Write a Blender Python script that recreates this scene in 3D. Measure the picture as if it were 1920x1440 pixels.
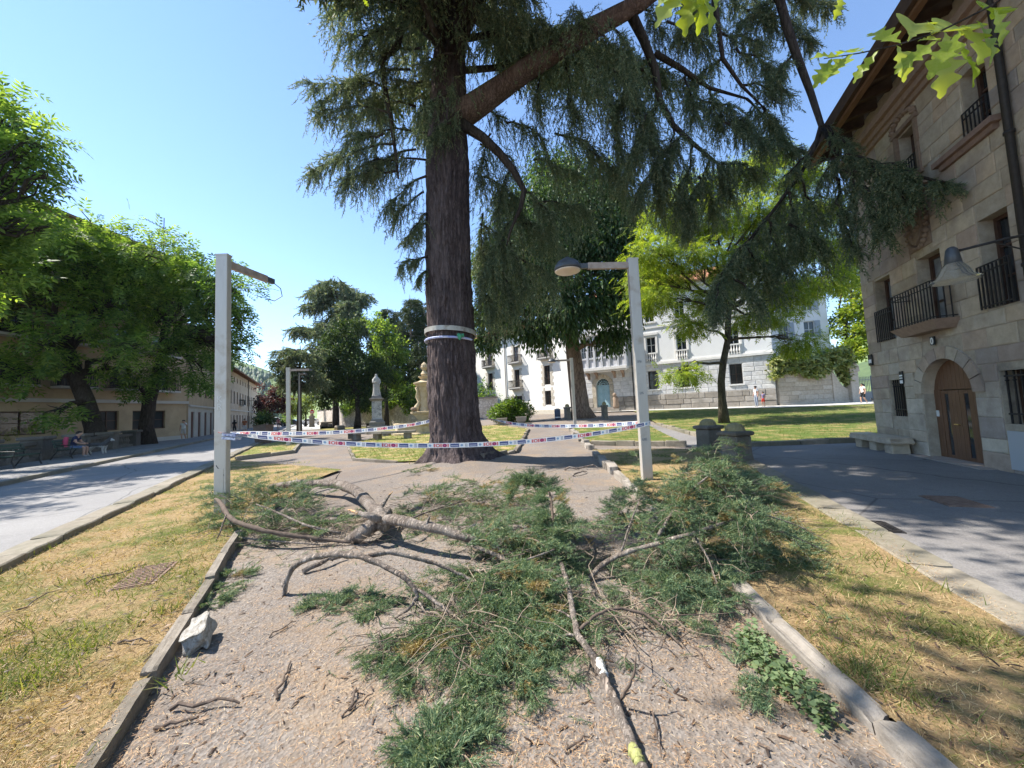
import bpy, bmesh, math, random
import numpy as np
from mathutils import Vector, Matrix, noise
for o in list(bpy.data.objects): bpy.data.objects.remove(o)
SC = bpy.context.scene
COL = SC.collection
R = math.radians
# ------------------------------------------------------------ camera, sky, sun, exposure
F_PX = 700.0
PITCH = math.atan(47/700); ROLL = .045; EYE = np.array([0, 0, 1.6])
_F = np.array([0, math.cos(PITCH), math.sin(PITCH)]); _u = np.array([0, -math.sin(PITCH), math.cos(PITCH)]); _r = np.array([1., 0, 0])
_R = math.cos(ROLL)*_r-math.sin(ROLL)*_u; _U = math.cos(ROLL)*_u+math.sin(ROLL)*_r
cam = bpy.data.objects.new('camera', bpy.data.cameras.new('camera'))
cam.data.sensor_width = 36; cam.data.lens = 36*F_PX/1920; cam.data.clip_end = 6000; cam.data.clip_start = .05
cam.matrix_world = Matrix(((_R[0], _U[0], -_F[0], 0), (_R[1], _U[1], -_F[1], 0), (_R[2], _U[2], -_F[2], 1.6), (0, 0, 0, 1)))
COL.objects.link(cam); SC.camera = cam
SUN_EL = R(53); SUN_TO = np.array([-.985, .17])      # horizontal direction towards the sun
W = bpy.data.worlds.new('World'); SC.world = W; W.use_nodes = True
nt = W.node_tree; bg = nt.nodes['Background']
sky = nt.nodes.new('ShaderNodeTexSky'); sky.sky_type = 'NISHITA'; sky.sun_disc = False
sky.sun_elevation = SUN_EL; sky.sun_rotation = math.atan2(SUN_TO[0], SUN_TO[1])
sky.air_density = 1.0; sky.dust_density = .0; sky.ozone_density = 3.5; sky.altitude = 300
nt.links.new(sky.outputs[0], bg.inputs[0]); bg.inputs[1].default_value = .14
sl = bpy.data.lights.new('sun', 'SUN'); sl.energy = 4.8; sl.angle = R(.53); sl.color = (1, .945, .86)
so = bpy.data.objects.new('sun', sl); COL.objects.link(so)
ce = math.cos(SUN_EL); sd = Vector((SUN_TO[0]*ce, SUN_TO[1]*ce, math.sin(SUN_EL)))
so.rotation_euler = sd.to_track_quat('Z', 'Y').to_euler()
vs = SC.view_settings; vs.view_transform = 'Standard'; vs.look = 'None'; vs.gamma = 1; vs.exposure = 1.18
SC.render.engine = 'CYCLES'; SC.cycles.max_bounces = 5; SC.cycles.diffuse_bounces = 3; SC.cycles.transmission_bounces = 3; SC.cycles.glossy_bounces = 2
# ------------------------------------------------------------ pixels and ground
def sst(a, b, x):
    t = np.clip((x-a)/(b-a), 0, 1); return t*t*(3-2*t)
TRUNK = np.array([-1.66, 11.9])
def gz(x, y):
    r2 = (x-TRUNK[0])**2+(y-TRUNK[1])**2
    return .75*sst(13, 40, y)*sst(-12, 4, x)+.24*np.exp(-r2/2.6)
def ray(px, py): return _F*F_PX+(px-960)*_R+(720-py)*_U
def gp(px, py, dz=0.):
    d = ray(px, py); z = 0.
    for _ in range(6):
        P = EYE+d*((z+dz-1.6)/d[2]); z = float(gz(P[0], P[1]))
    return np.array([P[0], P[1], z+dz])
def at(px, py, Y):
    d = ray(px, py); return EYE+d*(Y/d[1])
def on_ground(x, y, dz=0.): return (x, y, float(gz(x, y))+dz)
TS = np.array([-.475, .88]); NS = np.array([.88, .475])
def ST(s, n): return TS*s+NS*n
# ------------------------------------------------------------ object helpers
def tag(o, label=None, cat=None, group=None, kind=None):
    for k, v in (('label', label), ('category', cat), ('group', group), ('kind', kind)):
        if v: o[k] = v
    return o
def thing(name, label, cat, loc=(0, 0, 0), rz=0., group=None):
    o = bpy.data.objects.new(name, None); COL.objects.link(o); o.empty_display_size = .2
    o.location = [float(v) for v in loc]; o.rotation_euler = (0, 0, rz)
    return tag(o, label, cat, group)
def link(name, me, mats, parent=None, loc=None):
    for m in (mats if isinstance(mats, (list, tuple)) else [mats]): me.materials.append(m)
    o = bpy.data.objects.new(name, me); COL.objects.link(o)
    if parent: o.parent = parent
    if loc is not None: o.location = [float(v) for v in loc]
    return o
def cp(o, parent=None, loc=None, rz=None, scale=None, rot=None):
    c = o.copy(); COL.objects.link(c)
    if parent: c.parent = parent
    if loc is not None: c.location = [float(v) for v in loc]
    if rz is not None: c.rotation_euler = (0, 0, rz)
    if rot is not None: c.rotation_euler = rot
    if scale is not None: c.scale = scale
    return c
def copy_tree(o, loc=None, rz=None, scale=None, parent=None):
    c = cp(o, parent, loc, rz, scale)
    for ch in o.children: copy_tree(ch, parent=c)
    return c
class MB:
    def __init__(s): s.v = []; s.f = []; s.mi = []
    def add(s, v, f, m=0):
        n = len(s.v); s.v += [tuple(map(float, p)) for p in v]; s.f += [tuple(i+n for i in q) for q in f]; s.mi += [m]*len(f); return s
    def box(s, x0, x1, y0, y1, z0, z1, m=0):
        return s.add([(x, y, z) for z in (z0, z1) for y in (y0, y1) for x in (x0, x1)],
                     [(0, 2, 3, 1), (4, 5, 7, 6), (0, 1, 5, 4), (2, 6, 7, 3), (0, 4, 6, 2), (1, 3, 7, 5)], m)
    def bar(s, a, b, w, h=None, m=0, up=(0, 0, 1)):
        a = Vector(a); b = Vector(b); d = (b-a).normalized(); h = h or w
        x = d.cross(Vector(up))
        if x.length < 1e-4: x = d.cross(Vector((1, 0, 0)))
        x.normalize(); y = x.cross(d)
        vs = [p+x*(sx*w/2)+y*(sy*h/2) for p in (a, b) for sy in (-1, 1) for sx in (-1, 1)]
        return s.add(vs, [(0, 2, 3, 1), (4, 5, 7, 6), (0, 1, 5, 4), (2, 6, 7, 3), (0, 4, 6, 2), (1, 3, 7, 5)], m)
    def tube(s, pts, rad, n=8, m=0, jit=0., cap=True):
        pts = [Vector([float(c) for c in p]) for p in pts]
        if not isinstance(rad, (list, tuple)): rad = [rad]*len(pts)
        k = len(pts); base = len(s.v); x = None
        for i in range(k):
            d = (pts[min(i+1, k-1)]-pts[max(i-1, 0)])
            if d.length < 1e-6: d = Vector((0, 0, 1))
            d.normalize()
            if x is None:
                x = d.orthogonal().normalized()
            else:
                x = (x-d*x.dot(d));
                x = x.normalized() if x.length > 1e-5 else d.orthogonal().normalized()
            y = d.cross(x)
            for j in range(n):
                a = 2*math.pi*j/n; r = rad[i]*(1+random.uniform(-jit, jit))
                s.v.append(tuple(pts[i]+x*(r*math.cos(a))+y*(r*math.sin(a))))
        for i in range(k-1):
            for j in range(n):
                s.f.append((base+i*n+j, base+i*n+(j+1) % n, base+(i+1)*n+(j+1) % n, base+(i+1)*n+j)); s.mi.append(m)
        if cap:
            s.f.append(tuple(base+j for j in range(n))[::-1]); s.mi.append(m)
            s.f.append(tuple(base+(k-1)*n+j for j in range(n))); s.mi.append(m)
        return s
    def lathe(s, prof, n=24, c=(0, 0, 0), m=0, sq=None):
        base = len(s.v); k = len(prof)
        for r, z in prof:
            for j in range(n):
                a = 2*math.pi*(j+.5*(n == 4))/n; q = r*(math.sqrt(2) if n == 4 else 1)
                s.v.append((c[0]+q*math.cos(a), c[1]+q*math.sin(a), c[2]+z))
        for i in range(k-1):
            for j in range(n):
                s.f.append((base+i*n+j, base+i*n+(j+1) % n, base+(i+1)*n+(j+1) % n, base+(i+1)*n+j)); s.mi.append(m)
        s.f.append(tuple(base+j for j in range(n))[::-1]); s.mi.append(m)
        s.f.append(tuple(base+(k-1)*n+j for j in range(n))); s.mi.append(m)
        return s
    def prism(s, poly, y0, y1, m=0):          # outline in x,z, thickness in y
        n = len(poly)
        v = [(x, y0, z) for x, z in poly]+[(x, y1, z) for x, z in poly]
        f = [tuple(range(n)), tuple(range(2*n-1, n-1, -1))]+[(i, i+n, (i+1) % n+n, (i+1) % n) for i in range(n)]
        return s.add(v, f, m)
    def ob(s, name, mats, parent=None, loc=None, smooth=False, bevel=0.):
        me = bpy.data.meshes.new(name); me.from_pydata(s.v, [], s.f)
        if any(s.mi): me.polygons.foreach_set('material_index', s.mi)
        if smooth: me.polygons.foreach_set('use_smooth', [True]*len(me.polygons))
        bm = bmesh.new(); bm.from_mesh(me); bmesh.ops.recalc_face_normals(bm, faces=bm.faces)
        if bevel: bmesh.ops.bevel(bm, geom=bm.edges[:], offset=bevel, segments=1, affect='EDGES', profile=.7)
        bm.to_mesh(me); bm.free(); me.update()
        return link(name, me, mats, parent, loc)
def mesh_np(name, V, Fc, mats, parent=None, smooth=False):
    V = np.asarray(V, dtype=np.float32); Fc = np.asarray(Fc, dtype=np.int32); m = Fc.shape[1]
    me = bpy.data.meshes.new(name)
    me.vertices.add(len(V)); me.vertices.foreach_set('co', V.ravel())
    me.loops.add(Fc.size); me.loops.foreach_set('vertex_index', Fc.ravel())
    me.polygons.add(len(Fc)); me.polygons.foreach_set('loop_start', np.arange(0, Fc.size, m, dtype=np.int32))
    if smooth: me.polygons.foreach_set('use_smooth', np.ones(len(Fc), dtype=bool))
    me.update(calc_edges=True)
    return link(name, me, mats, parent)
def nrm(a): return a/np.maximum(np.linalg.norm(a, axis=-1, keepdims=True), 1e-9)
def inst(tv, tf, P, X, U, S):
    """copies of a small template: axis x along X, z near U"""
    X = nrm(X); Y = nrm(np.cross(U, X)); Z = np.cross(X, Y); S = np.asarray(S).reshape(-1, 1, 1)
    V = P[:, None, :]+S*(tv[None, :, 0:1]*X[:, None, :]+tv[None, :, 1:2]*Y[:, None, :]+tv[None, :, 2:3]*Z[:, None, :])
    Fc = tf[None]+(np.arange(len(P))*len(tv))[:, None, None]
    return V.reshape(-1, 3), Fc.reshape(-1, tf.shape[1])
class Acc:
    def __init__(s): s.V = []; s.F = []; s.n = 0
    def add(s, V, F_):
        s.V.append(V); s.F.append(F_+s.n); s.n += len(V)
    def ob(s, name, mats, parent=None):
        return mesh_np(name, np.concatenate(s.V), np.concatenate(s.F), mats, parent)
RNG = np.random.default_rng(7)
random.seed(7)
def rv(n, a=-1., b=1.): return RNG.uniform(a, b, (n, 3))
# ------------------------------------------------------------ materials
class T:
    def __init__(s, name):
        s.m = bpy.data.materials.new(name); s.m.use_nodes = True; s.t = s.m.node_tree
        s.p = s.t.nodes['Principled BSDF']; s.out = s.t.nodes['Material Output']
    def n(s, typ, **kw):
        x = s.t.nodes.new('ShaderNode'+typ)
        for k, v in kw.items():
            if k.startswith('i_'):
                key = k[2:]; x.inputs[int(key) if key.isdigit() else key].default_value = v
            else: setattr(x, k, v)
        return x
    def l(s, a, b): s.t.links.new(a, b)
    def coord(s, kind='Object', scale=(1, 1, 1), rnd=False):
        c = s.n('TexCoord'); mp = s.n('Mapping'); mp.inputs['Scale'].default_value = scale
        s.l(c.outputs[kind], mp.inputs[0])
        if rnd:
            oi = s.n('ObjectInfo'); mu = s.n('Math', operation='MULTIPLY'); mu.inputs[1].default_value = 37.
            s.l(oi.outputs['Random'], mu.inputs[0]); s.l(mu.outputs[0], mp.inputs['Location'])
        return mp.outputs[0]
    def noise(s, vec, scale, detail=5, rough=.55):
        x = s.n('TexNoise'); x.inputs['Scale'].default_value = scale; x.inputs['Detail'].default_value = detail; x.inputs['Roughness'].default_value = rough
        s.l(vec, x.inputs['Vector']); return x.outputs['Fac']
    def ramp(s, fac, stops, interp='LINEAR'):
        x = s.n('ValToRGB'); e = x.color_ramp; e.interpolation = interp
        while len(e.elements) < len(stops): e.elements.new(.5)
        for el, (p, c) in zip(e.elements, stops):
            el.position = p; el.color = (*c, 1) if len(c) == 3 else c
        s.l(fac, x.inputs[0]); return x.outputs[0]
    def mix(s, fac, a, b, typ='MIX'):
        x = s.n('MixRGB', blend_type=typ)
        for v, k in ((fac, 0), (a, 1), (b, 2)):
            if isinstance(v, (int, float)): x.inputs[k].default_value = v
            elif isinstance(v, tuple): x.inputs[k].default_value = (*v, 1)
            else: s.l(v, x.inputs[k])
        return x.outputs[0]
    def bump(s, h, strength=.5, dist=.02):
        b = s.n('Bump'); b.inputs['Strength'].default_value = strength; b.inputs['Distance'].default_value = dist
        s.l(h, b.inputs['Height']); s.l(b.outputs[0], s.p.inputs['Normal'])
    def math(s, op, a, b=None, c=None):
        x = s.n('Math', operation=op)
        for i, v in enumerate((a, b, c)):
            if v is None: continue
            if isinstance(v, (int, float)): x.inputs[i].default_value = v
            else: s.l(v, x.inputs[i])
        return x.outputs[0]
    def fin(s, col=None, rough=.8, spec=.3, metal=0.):
        if col is not None:
            if isinstance(col, tuple): s.p.inputs['Base Color'].default_value = (*col, 1)
            else: s.l(col, s.p.inputs['Base Color'])
        s.p.inputs['Roughness'].default_value = rough; s.p.inputs['Specular IOR Level'].default_value = spec; s.p.inputs['Metallic'].default_value = metal
        return s.m
def mat(name, c1, c2=None, scale=4., rough=.8, spec=.3, metal=0., bump=0., bs=None, bd=.02, stretch=(1, 1, 1), c3=None, s3=1., t3=(.55, .7), coord='Object', rnd=False, lo=.3, hi=.7):
    t = T(name); v = t.coord(coord, stretch, rnd)
    if c2 is None: col = tuple(c1)
    else: col = t.ramp(t.noise(v, scale), [(lo, c1), (hi, c2)])
    if c3 is not None:
        f = t.ramp(t.noise(v, s3, 6, .65), [(t3[0], (0, 0, 0)), (t3[1], (1, 1, 1))]); col = t.mix(f, col, tuple(c3))
    if bump: t.bump(t.noise(v, bs or scale*3, 8, .65), bump, bd)
    return t.fin(col, rough, spec, metal)
def leafmat(name, stops, trans=.35, tcol=None, rough=.55, spec=.25):
    t = T(name); g = t.n('NewGeometry'); col = t.ramp(g.outputs['Random Per Island'], stops)
    t.fin(col, rough, spec)
    tr = t.n('BsdfTranslucent'); t.l(t.mix(1., col, tcol or (1.9, 1.75, .75), 'MULTIPLY'), tr.inputs[0])
    mx = t.n('MixShader'); mx.inputs[0].default_value = trans
    t.l(t.p.outputs[0], mx.inputs[1]); t.l(tr.outputs[0], mx.inputs[2]); t.l(mx.outputs[0], t.out.inputs[0])
    return t.m
def stonemat(name, stops, grain=9., bump=.5, stain=(.12, .11, .1), st=(.58, .75)):
    t = T(name); oi = t.n('ObjectInfo'); v = t.coord('Object', (1, 1, 1), True)
    g = t.n('NewGeometry'); pos = g.outputs['Position']
    col = t.ramp(oi.outputs['Random'], stops)
    n1 = t.noise(pos, grain, 8, .7); n2 = t.noise(pos, .9, 6, .65)
    col = t.mix(t.ramp(n1, [(.3, (0, 0, 0)), (.75, (1, 1, 1))]), col, t.mix(1., col, (.62, .6, .58), 'MULTIPLY'))
    col = t.mix(t.ramp(n2, [(st[0], (0, 0, 0)), (st[1], (.8, .8, .8))]), col, stain)
    t.bump(t.noise(pos, grain*2.5, 8, .7), bump, .012)
    return t.fin(col, .88, .2)
# ------------------------------------------------------------ shared materials
def ground_mat():
    t = T('gravel_path'); g = t.n('NewGeometry'); p = g.outputs['Position']
    fine = t.n('TexVoronoi'); fine.inputs['Scale'].default_value = 55; t.l(p, fine.inputs['Vector'])
    grit = t.ramp(fine.outputs['Color'], [(.15, (.105, .092, .082)), (.5, (.185, .163, .145)), (.85, (.285, .255, .23))])
    n1 = t.noise(p, 26, 8, .75); n2 = t.noise(p, 1.1, 7, .62); n3 = t.noise(p, 6., 6, .7)
    grit = t.mix(t.ramp(n1, [(.35, (0, 0, 0)), (.7, (.85, .85, .85))]), grit, (.225, .193, .163))
    lit = t.mix(n3, (.34, .25, .165), (.22, .165, .115))
    f = t.math('ADD', n2, t.math('MULTIPLY', t.math('SUBTRACT', n3, .5), .55))
    col = t.mix(t.ramp(f, [(.46, (0, 0, 0)), (.66, (.8, .8, .8))]), grit, lit)
    n4 = t.noise(p, .35, 5, .6); col = t.mix(t.ramp(n4, [(.42, (0, 0, 0)), (.62, (.55, .55, .55))]), col, (.15, .125, .11)); t.bump(t.math('ADD', n1, fine.outputs['Distance']), .55, .012)
    return t.fin(col, .93, .12)
def lawn_mat(name, dry, green, bias):
    t = T(name); g = t.n('NewGeometry'); p = g.outputs['Position']
    n1 = t.noise(p, 38, 8, .75); n2 = t.noise(p, 1.3, 6, .6); n3 = t.noise(p, 9, 6, .7)
    d = t.ramp(n1, [(.25, tuple(c*.5 for c in dry)), (.5, dry), (.8, tuple(min(1, c*1.35) for c in dry))])
    gr = t.ramp(n1, [(.25, tuple(c*.45 for c in green)), (.55, green), (.85, tuple(c*1.6 for c in green))])
    f = t.math('ADD', n2, t.math('MULTIPLY', t.math('SUBTRACT', n3, .5), .5))
    col = t.mix(t.ramp(f, [(bias-.09, (0, 0, 0)), (bias+.09, (1, 1, 1))]), d, gr)
    t.bump(n1, .8, .03)
    return t.fin(col, .95, .08)
def asphalt_mat(name, a, b):
    t = T(name); g = t.n('NewGeometry'); p = g.outputs['Position']
    v = t.n('TexVoronoi'); v.inputs['Scale'].default_value = 90; t.l(p, v.inputs['Vector'])
    n2 = t.noise(p, .55, 6, .6); n1 = t.noise(p, 40, 6, .7)
    col = t.mix(t.ramp(n2, [(.35, (0, 0, 0)), (.65, (1, 1, 1))]), a, b)
    col = t.mix(t.ramp(v.outputs['Color'], [(.2, (.35, .35, .35)), (.8, (0, 0, 0))]), col, tuple(c*.5 for c in a))
    n5 = t.noise(p, 2.2, 7, .65); col = t.mix(t.ramp(n5, [(.56, (0, 0, 0)), (.72, (.5, .5, .5))]), col, tuple(c*.55 for c in a)); n6 = t.noise(p, 7., 6, .7); col = t.mix(t.ramp(n6, [(.6, (0, 0, 0)), (.75, (.4, .4, .4))]), col, tuple(min(1, c*1.5) for c in b))
    cr = t.n('TexVoronoi', feature='DISTANCE_TO_EDGE'); cr.inputs['Scale'].default_value = .32
    t.l(t.mix(.12, p, t.noise(p, 1.5, 4), 'ADD'), cr.inputs['Vector'])
    col = t.mix(t.ramp(cr.outputs['Distance'], [(.002, (.75, .75, .75)), (.006, (0, 0, 0))]), col, tuple(c*.35 for c in a))
    t.bump(t.math('ADD', n1, v.outputs['Distance']), .4, .008)
    return t.fin(col, .86, .25)
M_GROUND = ground_mat()
M_LAWN = lawn_mat('dry_lawn', (.33, .235, .125), (.135, .155, .045), .545)
M_LAWN_G = lawn_mat('green_lawn', (.30, .225, .10), (.105, .145, .035), .43)
M_LAWN_S = lawn_mat('mixed_lawn', (.40, .29, .145), (.16, .19, .05), .47)
M_ROAD = asphalt_mat('street_asphalt', (.235, .225, .22), (.29, .28, .27))
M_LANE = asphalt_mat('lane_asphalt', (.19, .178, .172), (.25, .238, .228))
M_PAVE = asphalt_mat('pavement_surface', (.20, .195, .19), (.27, .26, .25))
M_PLAZA = mat('pale_paving', (.42, .40, .37), (.52, .50, .46), 1.5, .9, bump=.2, bs=30)
M_KERB = stonemat('kerb_stone', [(0, (.20, .17, .135)), (.5, (.27, .235, .19)), (1, (.33, .29, .245))], 14, .9, (.10, .088, .068), (.46, .66))
M_KERB_L = stonemat('pale_kerb_stone', [(0, (.29, .255, .215)), (1, (.41, .37, .325))], 12, .8, (.15, .135, .11), (.44, .68))
M_KERB_F = stonemat('flat_kerb_stone', [(0, (.25, .22, .17)), (1, (.33, .29, .23))], 10, .5, (.13, .13, .09), (.45, .7))
# ------------------------------------------------------------ ground sheets
def sheet(name, poly, dz, m, cell=1.2, und=0., label=None):
    bm = bmesh.new(); vs_ = [bm.verts.new((float(p[0]), float(p[1]), 0)) for p in poly]; bm.faces.new(vs_)
    a = np.array([[p[0], p[1]] for p in poly]); lo = a.min(0); hi = a.max(0)
    for ax in (0, 1):
        for c in np.arange(lo[ax]+cell*.5, hi[ax], cell):
            co = [0, 0, 0]; no = [0, 0, 0]; co[ax] = float(c); no[ax] = 1
            bmesh.ops.bisect_plane(bm, geom=bm.verts[:]+bm.edges[:]+bm.faces[:], plane_co=co, plane_no=no)
    for v in bm.verts:
        v.co.z = float(gz(v.co.x, v.co.y))+dz+(und*noise.noise(Vector((v.co.x*1.3, v.co.y*1.3, 3.1))) if und else 0)
    bmesh.ops.recalc_face_normals(bm, faces=bm.faces)
    if sum(f.normal.z for f in bm.faces) < 0: bmesh.ops.reverse_faces(bm, faces=bm.faces)
    me = bpy.data.meshes.new(name); bm.to_mesh(me); bm.free()
    return tag(link(name, me, m), label, kind='structure')
# the one big sheet to the horizon
xs = np.concatenate([[-3000, -1200, -500, -200, -110, -70], np.arange(-50, -14, 2.), np.arange(-14, 14, .7), np.arange(14, 52, 2.), [70, 110, 200, 500, 1200, 3000]])
ys = np.concatenate([[-3000, -600, -100, -30, -10], np.arange(-4, 20, .7), np.arange(20, 72, 2.), [80, 110, 200, 500, 1200, 3000]])
GX, GY = np.meshgrid(xs, ys)
near = (np.abs(GX) < 14) & (GY > -4) & (GY < 20)
GZ = gz(GX, GY)+np.where(near, .012*np.sin(GX*3.1+GY*1.7)*np.sin(GY*2.3-GX), 0)
nx = len(xs); idx = np.arange(nx*len(ys)).reshape(len(ys), nx)
Q = np.stack([idx[:-1, :-1], idx[:-1, 1:], idx[1:, 1:], idx[1:, :-1]], -1).reshape(-1, 4)
tag(mesh_np('ground', np.stack([GX, GY, GZ], -1).reshape(-1, 3), Q, M_GROUND, smooth=True), kind='structure')
def P2(*pp): return [tuple(gp(x, y)[:2]) for x, y in pp]
KB = lambda t: np.array([3.3, 2.58])+np.array([.342, .94])*t          # edge of the right lane
KR = lambda y: np.array([1.52+.085*y, y])                             # right kerb of the path
LN = -.88                                                             # left kerb of the path, street frame
left_lawn = [ST(-7, -3.02), ST(38, -3.02), *P2((478, 842), (440, 866), (520, 872), (600, 880), (640, 884), (585, 905), (545, 935), (470, 985)), ST(6.3, LN-.02), ST(-7, LN-.02)]
sheet('lawn', left_lawn, .06, M_LAWN, .35, .03)
right_lawn = [KR(-2)+(.04, 0), KB(-5), KB(7.3), (6.1, 11.9), (3.5, 13.0), KR(13)+(.04, 0)]
sheet('lawn', right_lawn, .07, M_LAWN, .35, .03)
centre_lawn = P2((652, 838), (664, 864), (720, 868), (800, 866), (905, 858), (966, 848), (992, 803), (930, 797), (820, 806), (700, 822))
sheet('lawn', centre_lawn, .05, M_LAWN_S, .8)
bed_lawn = P2((444, 863), (550, 849), (563, 833), (520, 831), (478, 840))
sheet('lawn', bed_lawn, .1, M_LAWN_S, .8)
lawn2 = P2((1104, 833), (1064, 806), (1100, 799), (1215, 798), (1284, 835), (1200, 836))
sheet('lawn', lawn2, .1, M_LAWN_G, .8)
lawn3 = P2((1232, 786), (1316, 820), (1338, 835), (1400, 837), (1655, 828))+[(17, 14), (33, 24), (33, 31), (23.5, 31.9), (12.3, 38.5)]
sheet('lawn', lawn3, .1, M_LAWN_G, 1.)
far_lawn = P2((600, 806), (690, 815), (760, 806), (790, 797), (700, 796), (600, 798))
sheet('lawn', far_lawn, .05, M_LAWN_S, 2.)
sheet('street', [ST(-14, -7.6), ST(170, -7.6), ST(170, -3.36), ST(-14, -3.36)], .1, M_ROAD, 4.)
sheet('pavement', [ST(-14, -12.5), ST(90, -10.9), ST(90, -7.74), ST(-14, -7.74)], .21, M_PAVE, 4.)
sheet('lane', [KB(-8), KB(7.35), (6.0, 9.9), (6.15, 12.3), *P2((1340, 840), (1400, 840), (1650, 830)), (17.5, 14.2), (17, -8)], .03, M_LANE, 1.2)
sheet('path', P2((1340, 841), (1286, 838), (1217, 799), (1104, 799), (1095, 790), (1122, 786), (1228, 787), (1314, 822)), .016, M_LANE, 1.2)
sheet('pavement', [(6.5, 43.2), (12.1, 38.7), (23.4, 32.1), (33.2, 31.2), (34, 36), (25.2, 35.7), (8.2, 45.7)], .12, M_PLAZA, 2.)
sheet('plaza', [ST(58, -3.2), ST(150, -3.2), ST(150, 13), ST(58, 9)], .05, M_PLAZA, 5.)
# ------------------------------------------------------------ kerbs, stone by stone
def rough_block(seed, amp=.035, cuts=3, name='block'):
    bm = bmesh.new(); bmesh.ops.create_cube(bm, size=1.)
    bmesh.ops.bevel(bm, geom=bm.edges[:], offset=.045, segments=1, affect='EDGES')
    bmesh.ops.subdivide_edges(bm, edges=[e for e in bm.edges if e.calc_length() > .5], cuts=cuts, use_grid_fill=True)
    for v in bm.verts:
        q = Vector((v.co.x*2.2+seed*5.3, v.co.y*2, v.co.z*2))
        v.co += Vector((noise.noise(q), noise.noise(q+Vector((9, 0, 0))), noise.noise(q+Vector((0, 9, 0)))))*amp
    me = bpy.data.meshes.new(name); bm.to_mesh(me); bm.free(); return me
def unit_block(name='stone_block'):
    me = bpy.data.meshes.new(name); b = MB(); e = .035
    v = [(x, .5, z) for x, z in ((-.5, -.5), (.5, -.5), (.5, .5), (-.5, .5))]+[(x, -.2, z) for x, z in ((-.5, -.5), (.5, -.5), (.5, .5), (-.5, .5))]+[(x, -.5, z) for x, z in ((-.5+e, -.5+2*e), (.5-e, -.5+2*e), (.5-e, .5-2*e), (-.5+e, .5-2*e))]
    f = [(0, 3, 2, 1), (8, 9, 10, 11)]+[(i, (i+1) % 4, (i+1) % 4+4, i+4) for i in range(4)]+[(i+4, (i+1) % 4+4, (i+1) % 4+8, i+8) for i in range(4)]
    me.from_pydata(v, [], f); bm = bmesh.new(); bm.from_mesh(me); bmesh.ops.recalc_face_normals(bm, faces=bm.faces); bm.to_mesh(me); bm.free(); return me
def kerb(label, pts, w, top, depth, seg, m, jit=.02, tilt=.02, gap=.012, skip=0., cuts=3, amp=.035):
    root = bpy.data.objects.new('kerb', None); COL.objects.link(root); tag(root, label, kind='structure')
    meshes = []
    for k in range(4):
        me = rough_block(random.random()*50, amp, cuts, 'kerb_stone'); me.materials.append(m); meshes.append(me)
    pts = [np.array(p[:2], float) for p in pts]
    for a, b in zip(pts[:-1], pts[1:]):
        L = np.linalg.norm(b-a); d = (b-a)/L; n = max(1, round(L/seg)); cuts_ = np.sort(np.concatenate([[0, 1], (np.arange(1, n)+RNG.uniform(-.22, .22, n-1))/n]))*L
        for c0, c1 in zip(cuts_[:-1], cuts_[1:]):
            if random.random() < skip: continue
            c = a+d*(c0+c1)/2; o = bpy.data.objects.new('kerb_stone', random.choice(meshes)); COL.objects.link(o); o.parent = root
            h = depth+random.uniform(0, jit); zt = top+random.uniform(-jit, jit)
            o.location = (c[0]+random.uniform(-jit, jit)*.5, c[1]+random.uniform(-jit, jit)*.5, float(gz(*c))+zt-h/2)
            o.scale = (c1-c0-gap, w*random.uniform(.93, 1.05), h)
            o.rotation_euler = (random.uniform(-tilt, tilt)*2, random.uniform(-tilt, tilt), math.atan2(d[1], d[0])+random.uniform(-tilt, tilt)+(math.pi if random.random() < .5 else 0))
    return root
kerb('thin stone kerb along the left edge of the gravel path', [ST(-4.5, LN), ST(1.55, LN)], .08, .1, .3, .8, M_KERB, .025, .03, amp=.08, cuts=5)
kerb('thin stone kerb along the left edge of the gravel path beyond the white rock', [ST(2.25, LN-.02), ST(6.4, LN)], .085, .1, .3, .85, M_KERB, .025, .03)
kerb('wide stone kerb between the street and the dry lawn', [ST(-6, -3.19), ST(10, -3.19), ST(30, -3.19)], .36, .15, .34, 1.05, M_KERB_F, .012, .012)
kerb('pale stone kerb along the right edge of the gravel path', [KR(.2), KR(4.2), KR(8.4)], .125, .108, .36, .8, M_KERB_L, .03, .045, amp=.085, cuts=5)
kerb('broken stone kerb near the right lamp post', [KR(8.7), KR(12.6)], .19, .17, .36, .6, M_KERB_L, .03, .05, skip=.06)
kerb('broken stone kerb beyond the trench', [(2.75, 13.6), (3.0, 17), (3.4, 24)], .22, .2, .4, .5, M_KERB_L, .06, .12, skip=.12)
kerb('flat stone edging of the shaded lane', [KB(-6), KB(7.3)], .34, .085, .25, 1.1, M_KERB_F, .01, .012)
kerb('kerb of the raised street pavement', [ST(-6, -7.67), ST(85, -7.67)], .16, .225, .3, 1.6, M_KERB_F, .006, .006)
kerb('low kerb in front of the rear lawn', [gp(1108, 835)[:2], gp(1288, 837)[:2]], .22, .2, .35, .8, M_KERB_F, .02, .02)
kerb('kerb in front of the shaded green lawn', [gp(1338, 837)[:2], gp(1400, 838)[:2], gp(1652, 829)[:2], (16.8, 14)], .26, .17, .3, .9, M_KERB_F, .02, .02)
kerb('kerb along the diagonal path', [gp(1316, 820)[:2], gp(1232, 787)[:2]], .2, .16, .3, 1.0, M_KERB_F, .02, .02)
kerb('kerb of the lawn in front of the fountain', [gp(652, 838)[:2], gp(664, 864)[:2], gp(745, 868)[:2]], .12, .1, .3, 1.0, M_KERB, .02, .03)
kerb('kerb of the lawn behind the cedar trunk', [gp(905, 860)[:2], gp(964, 850)[:2], gp(991, 804)[:2]], .14, .12, .3, .9, M_KERB, .03, .04)
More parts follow.
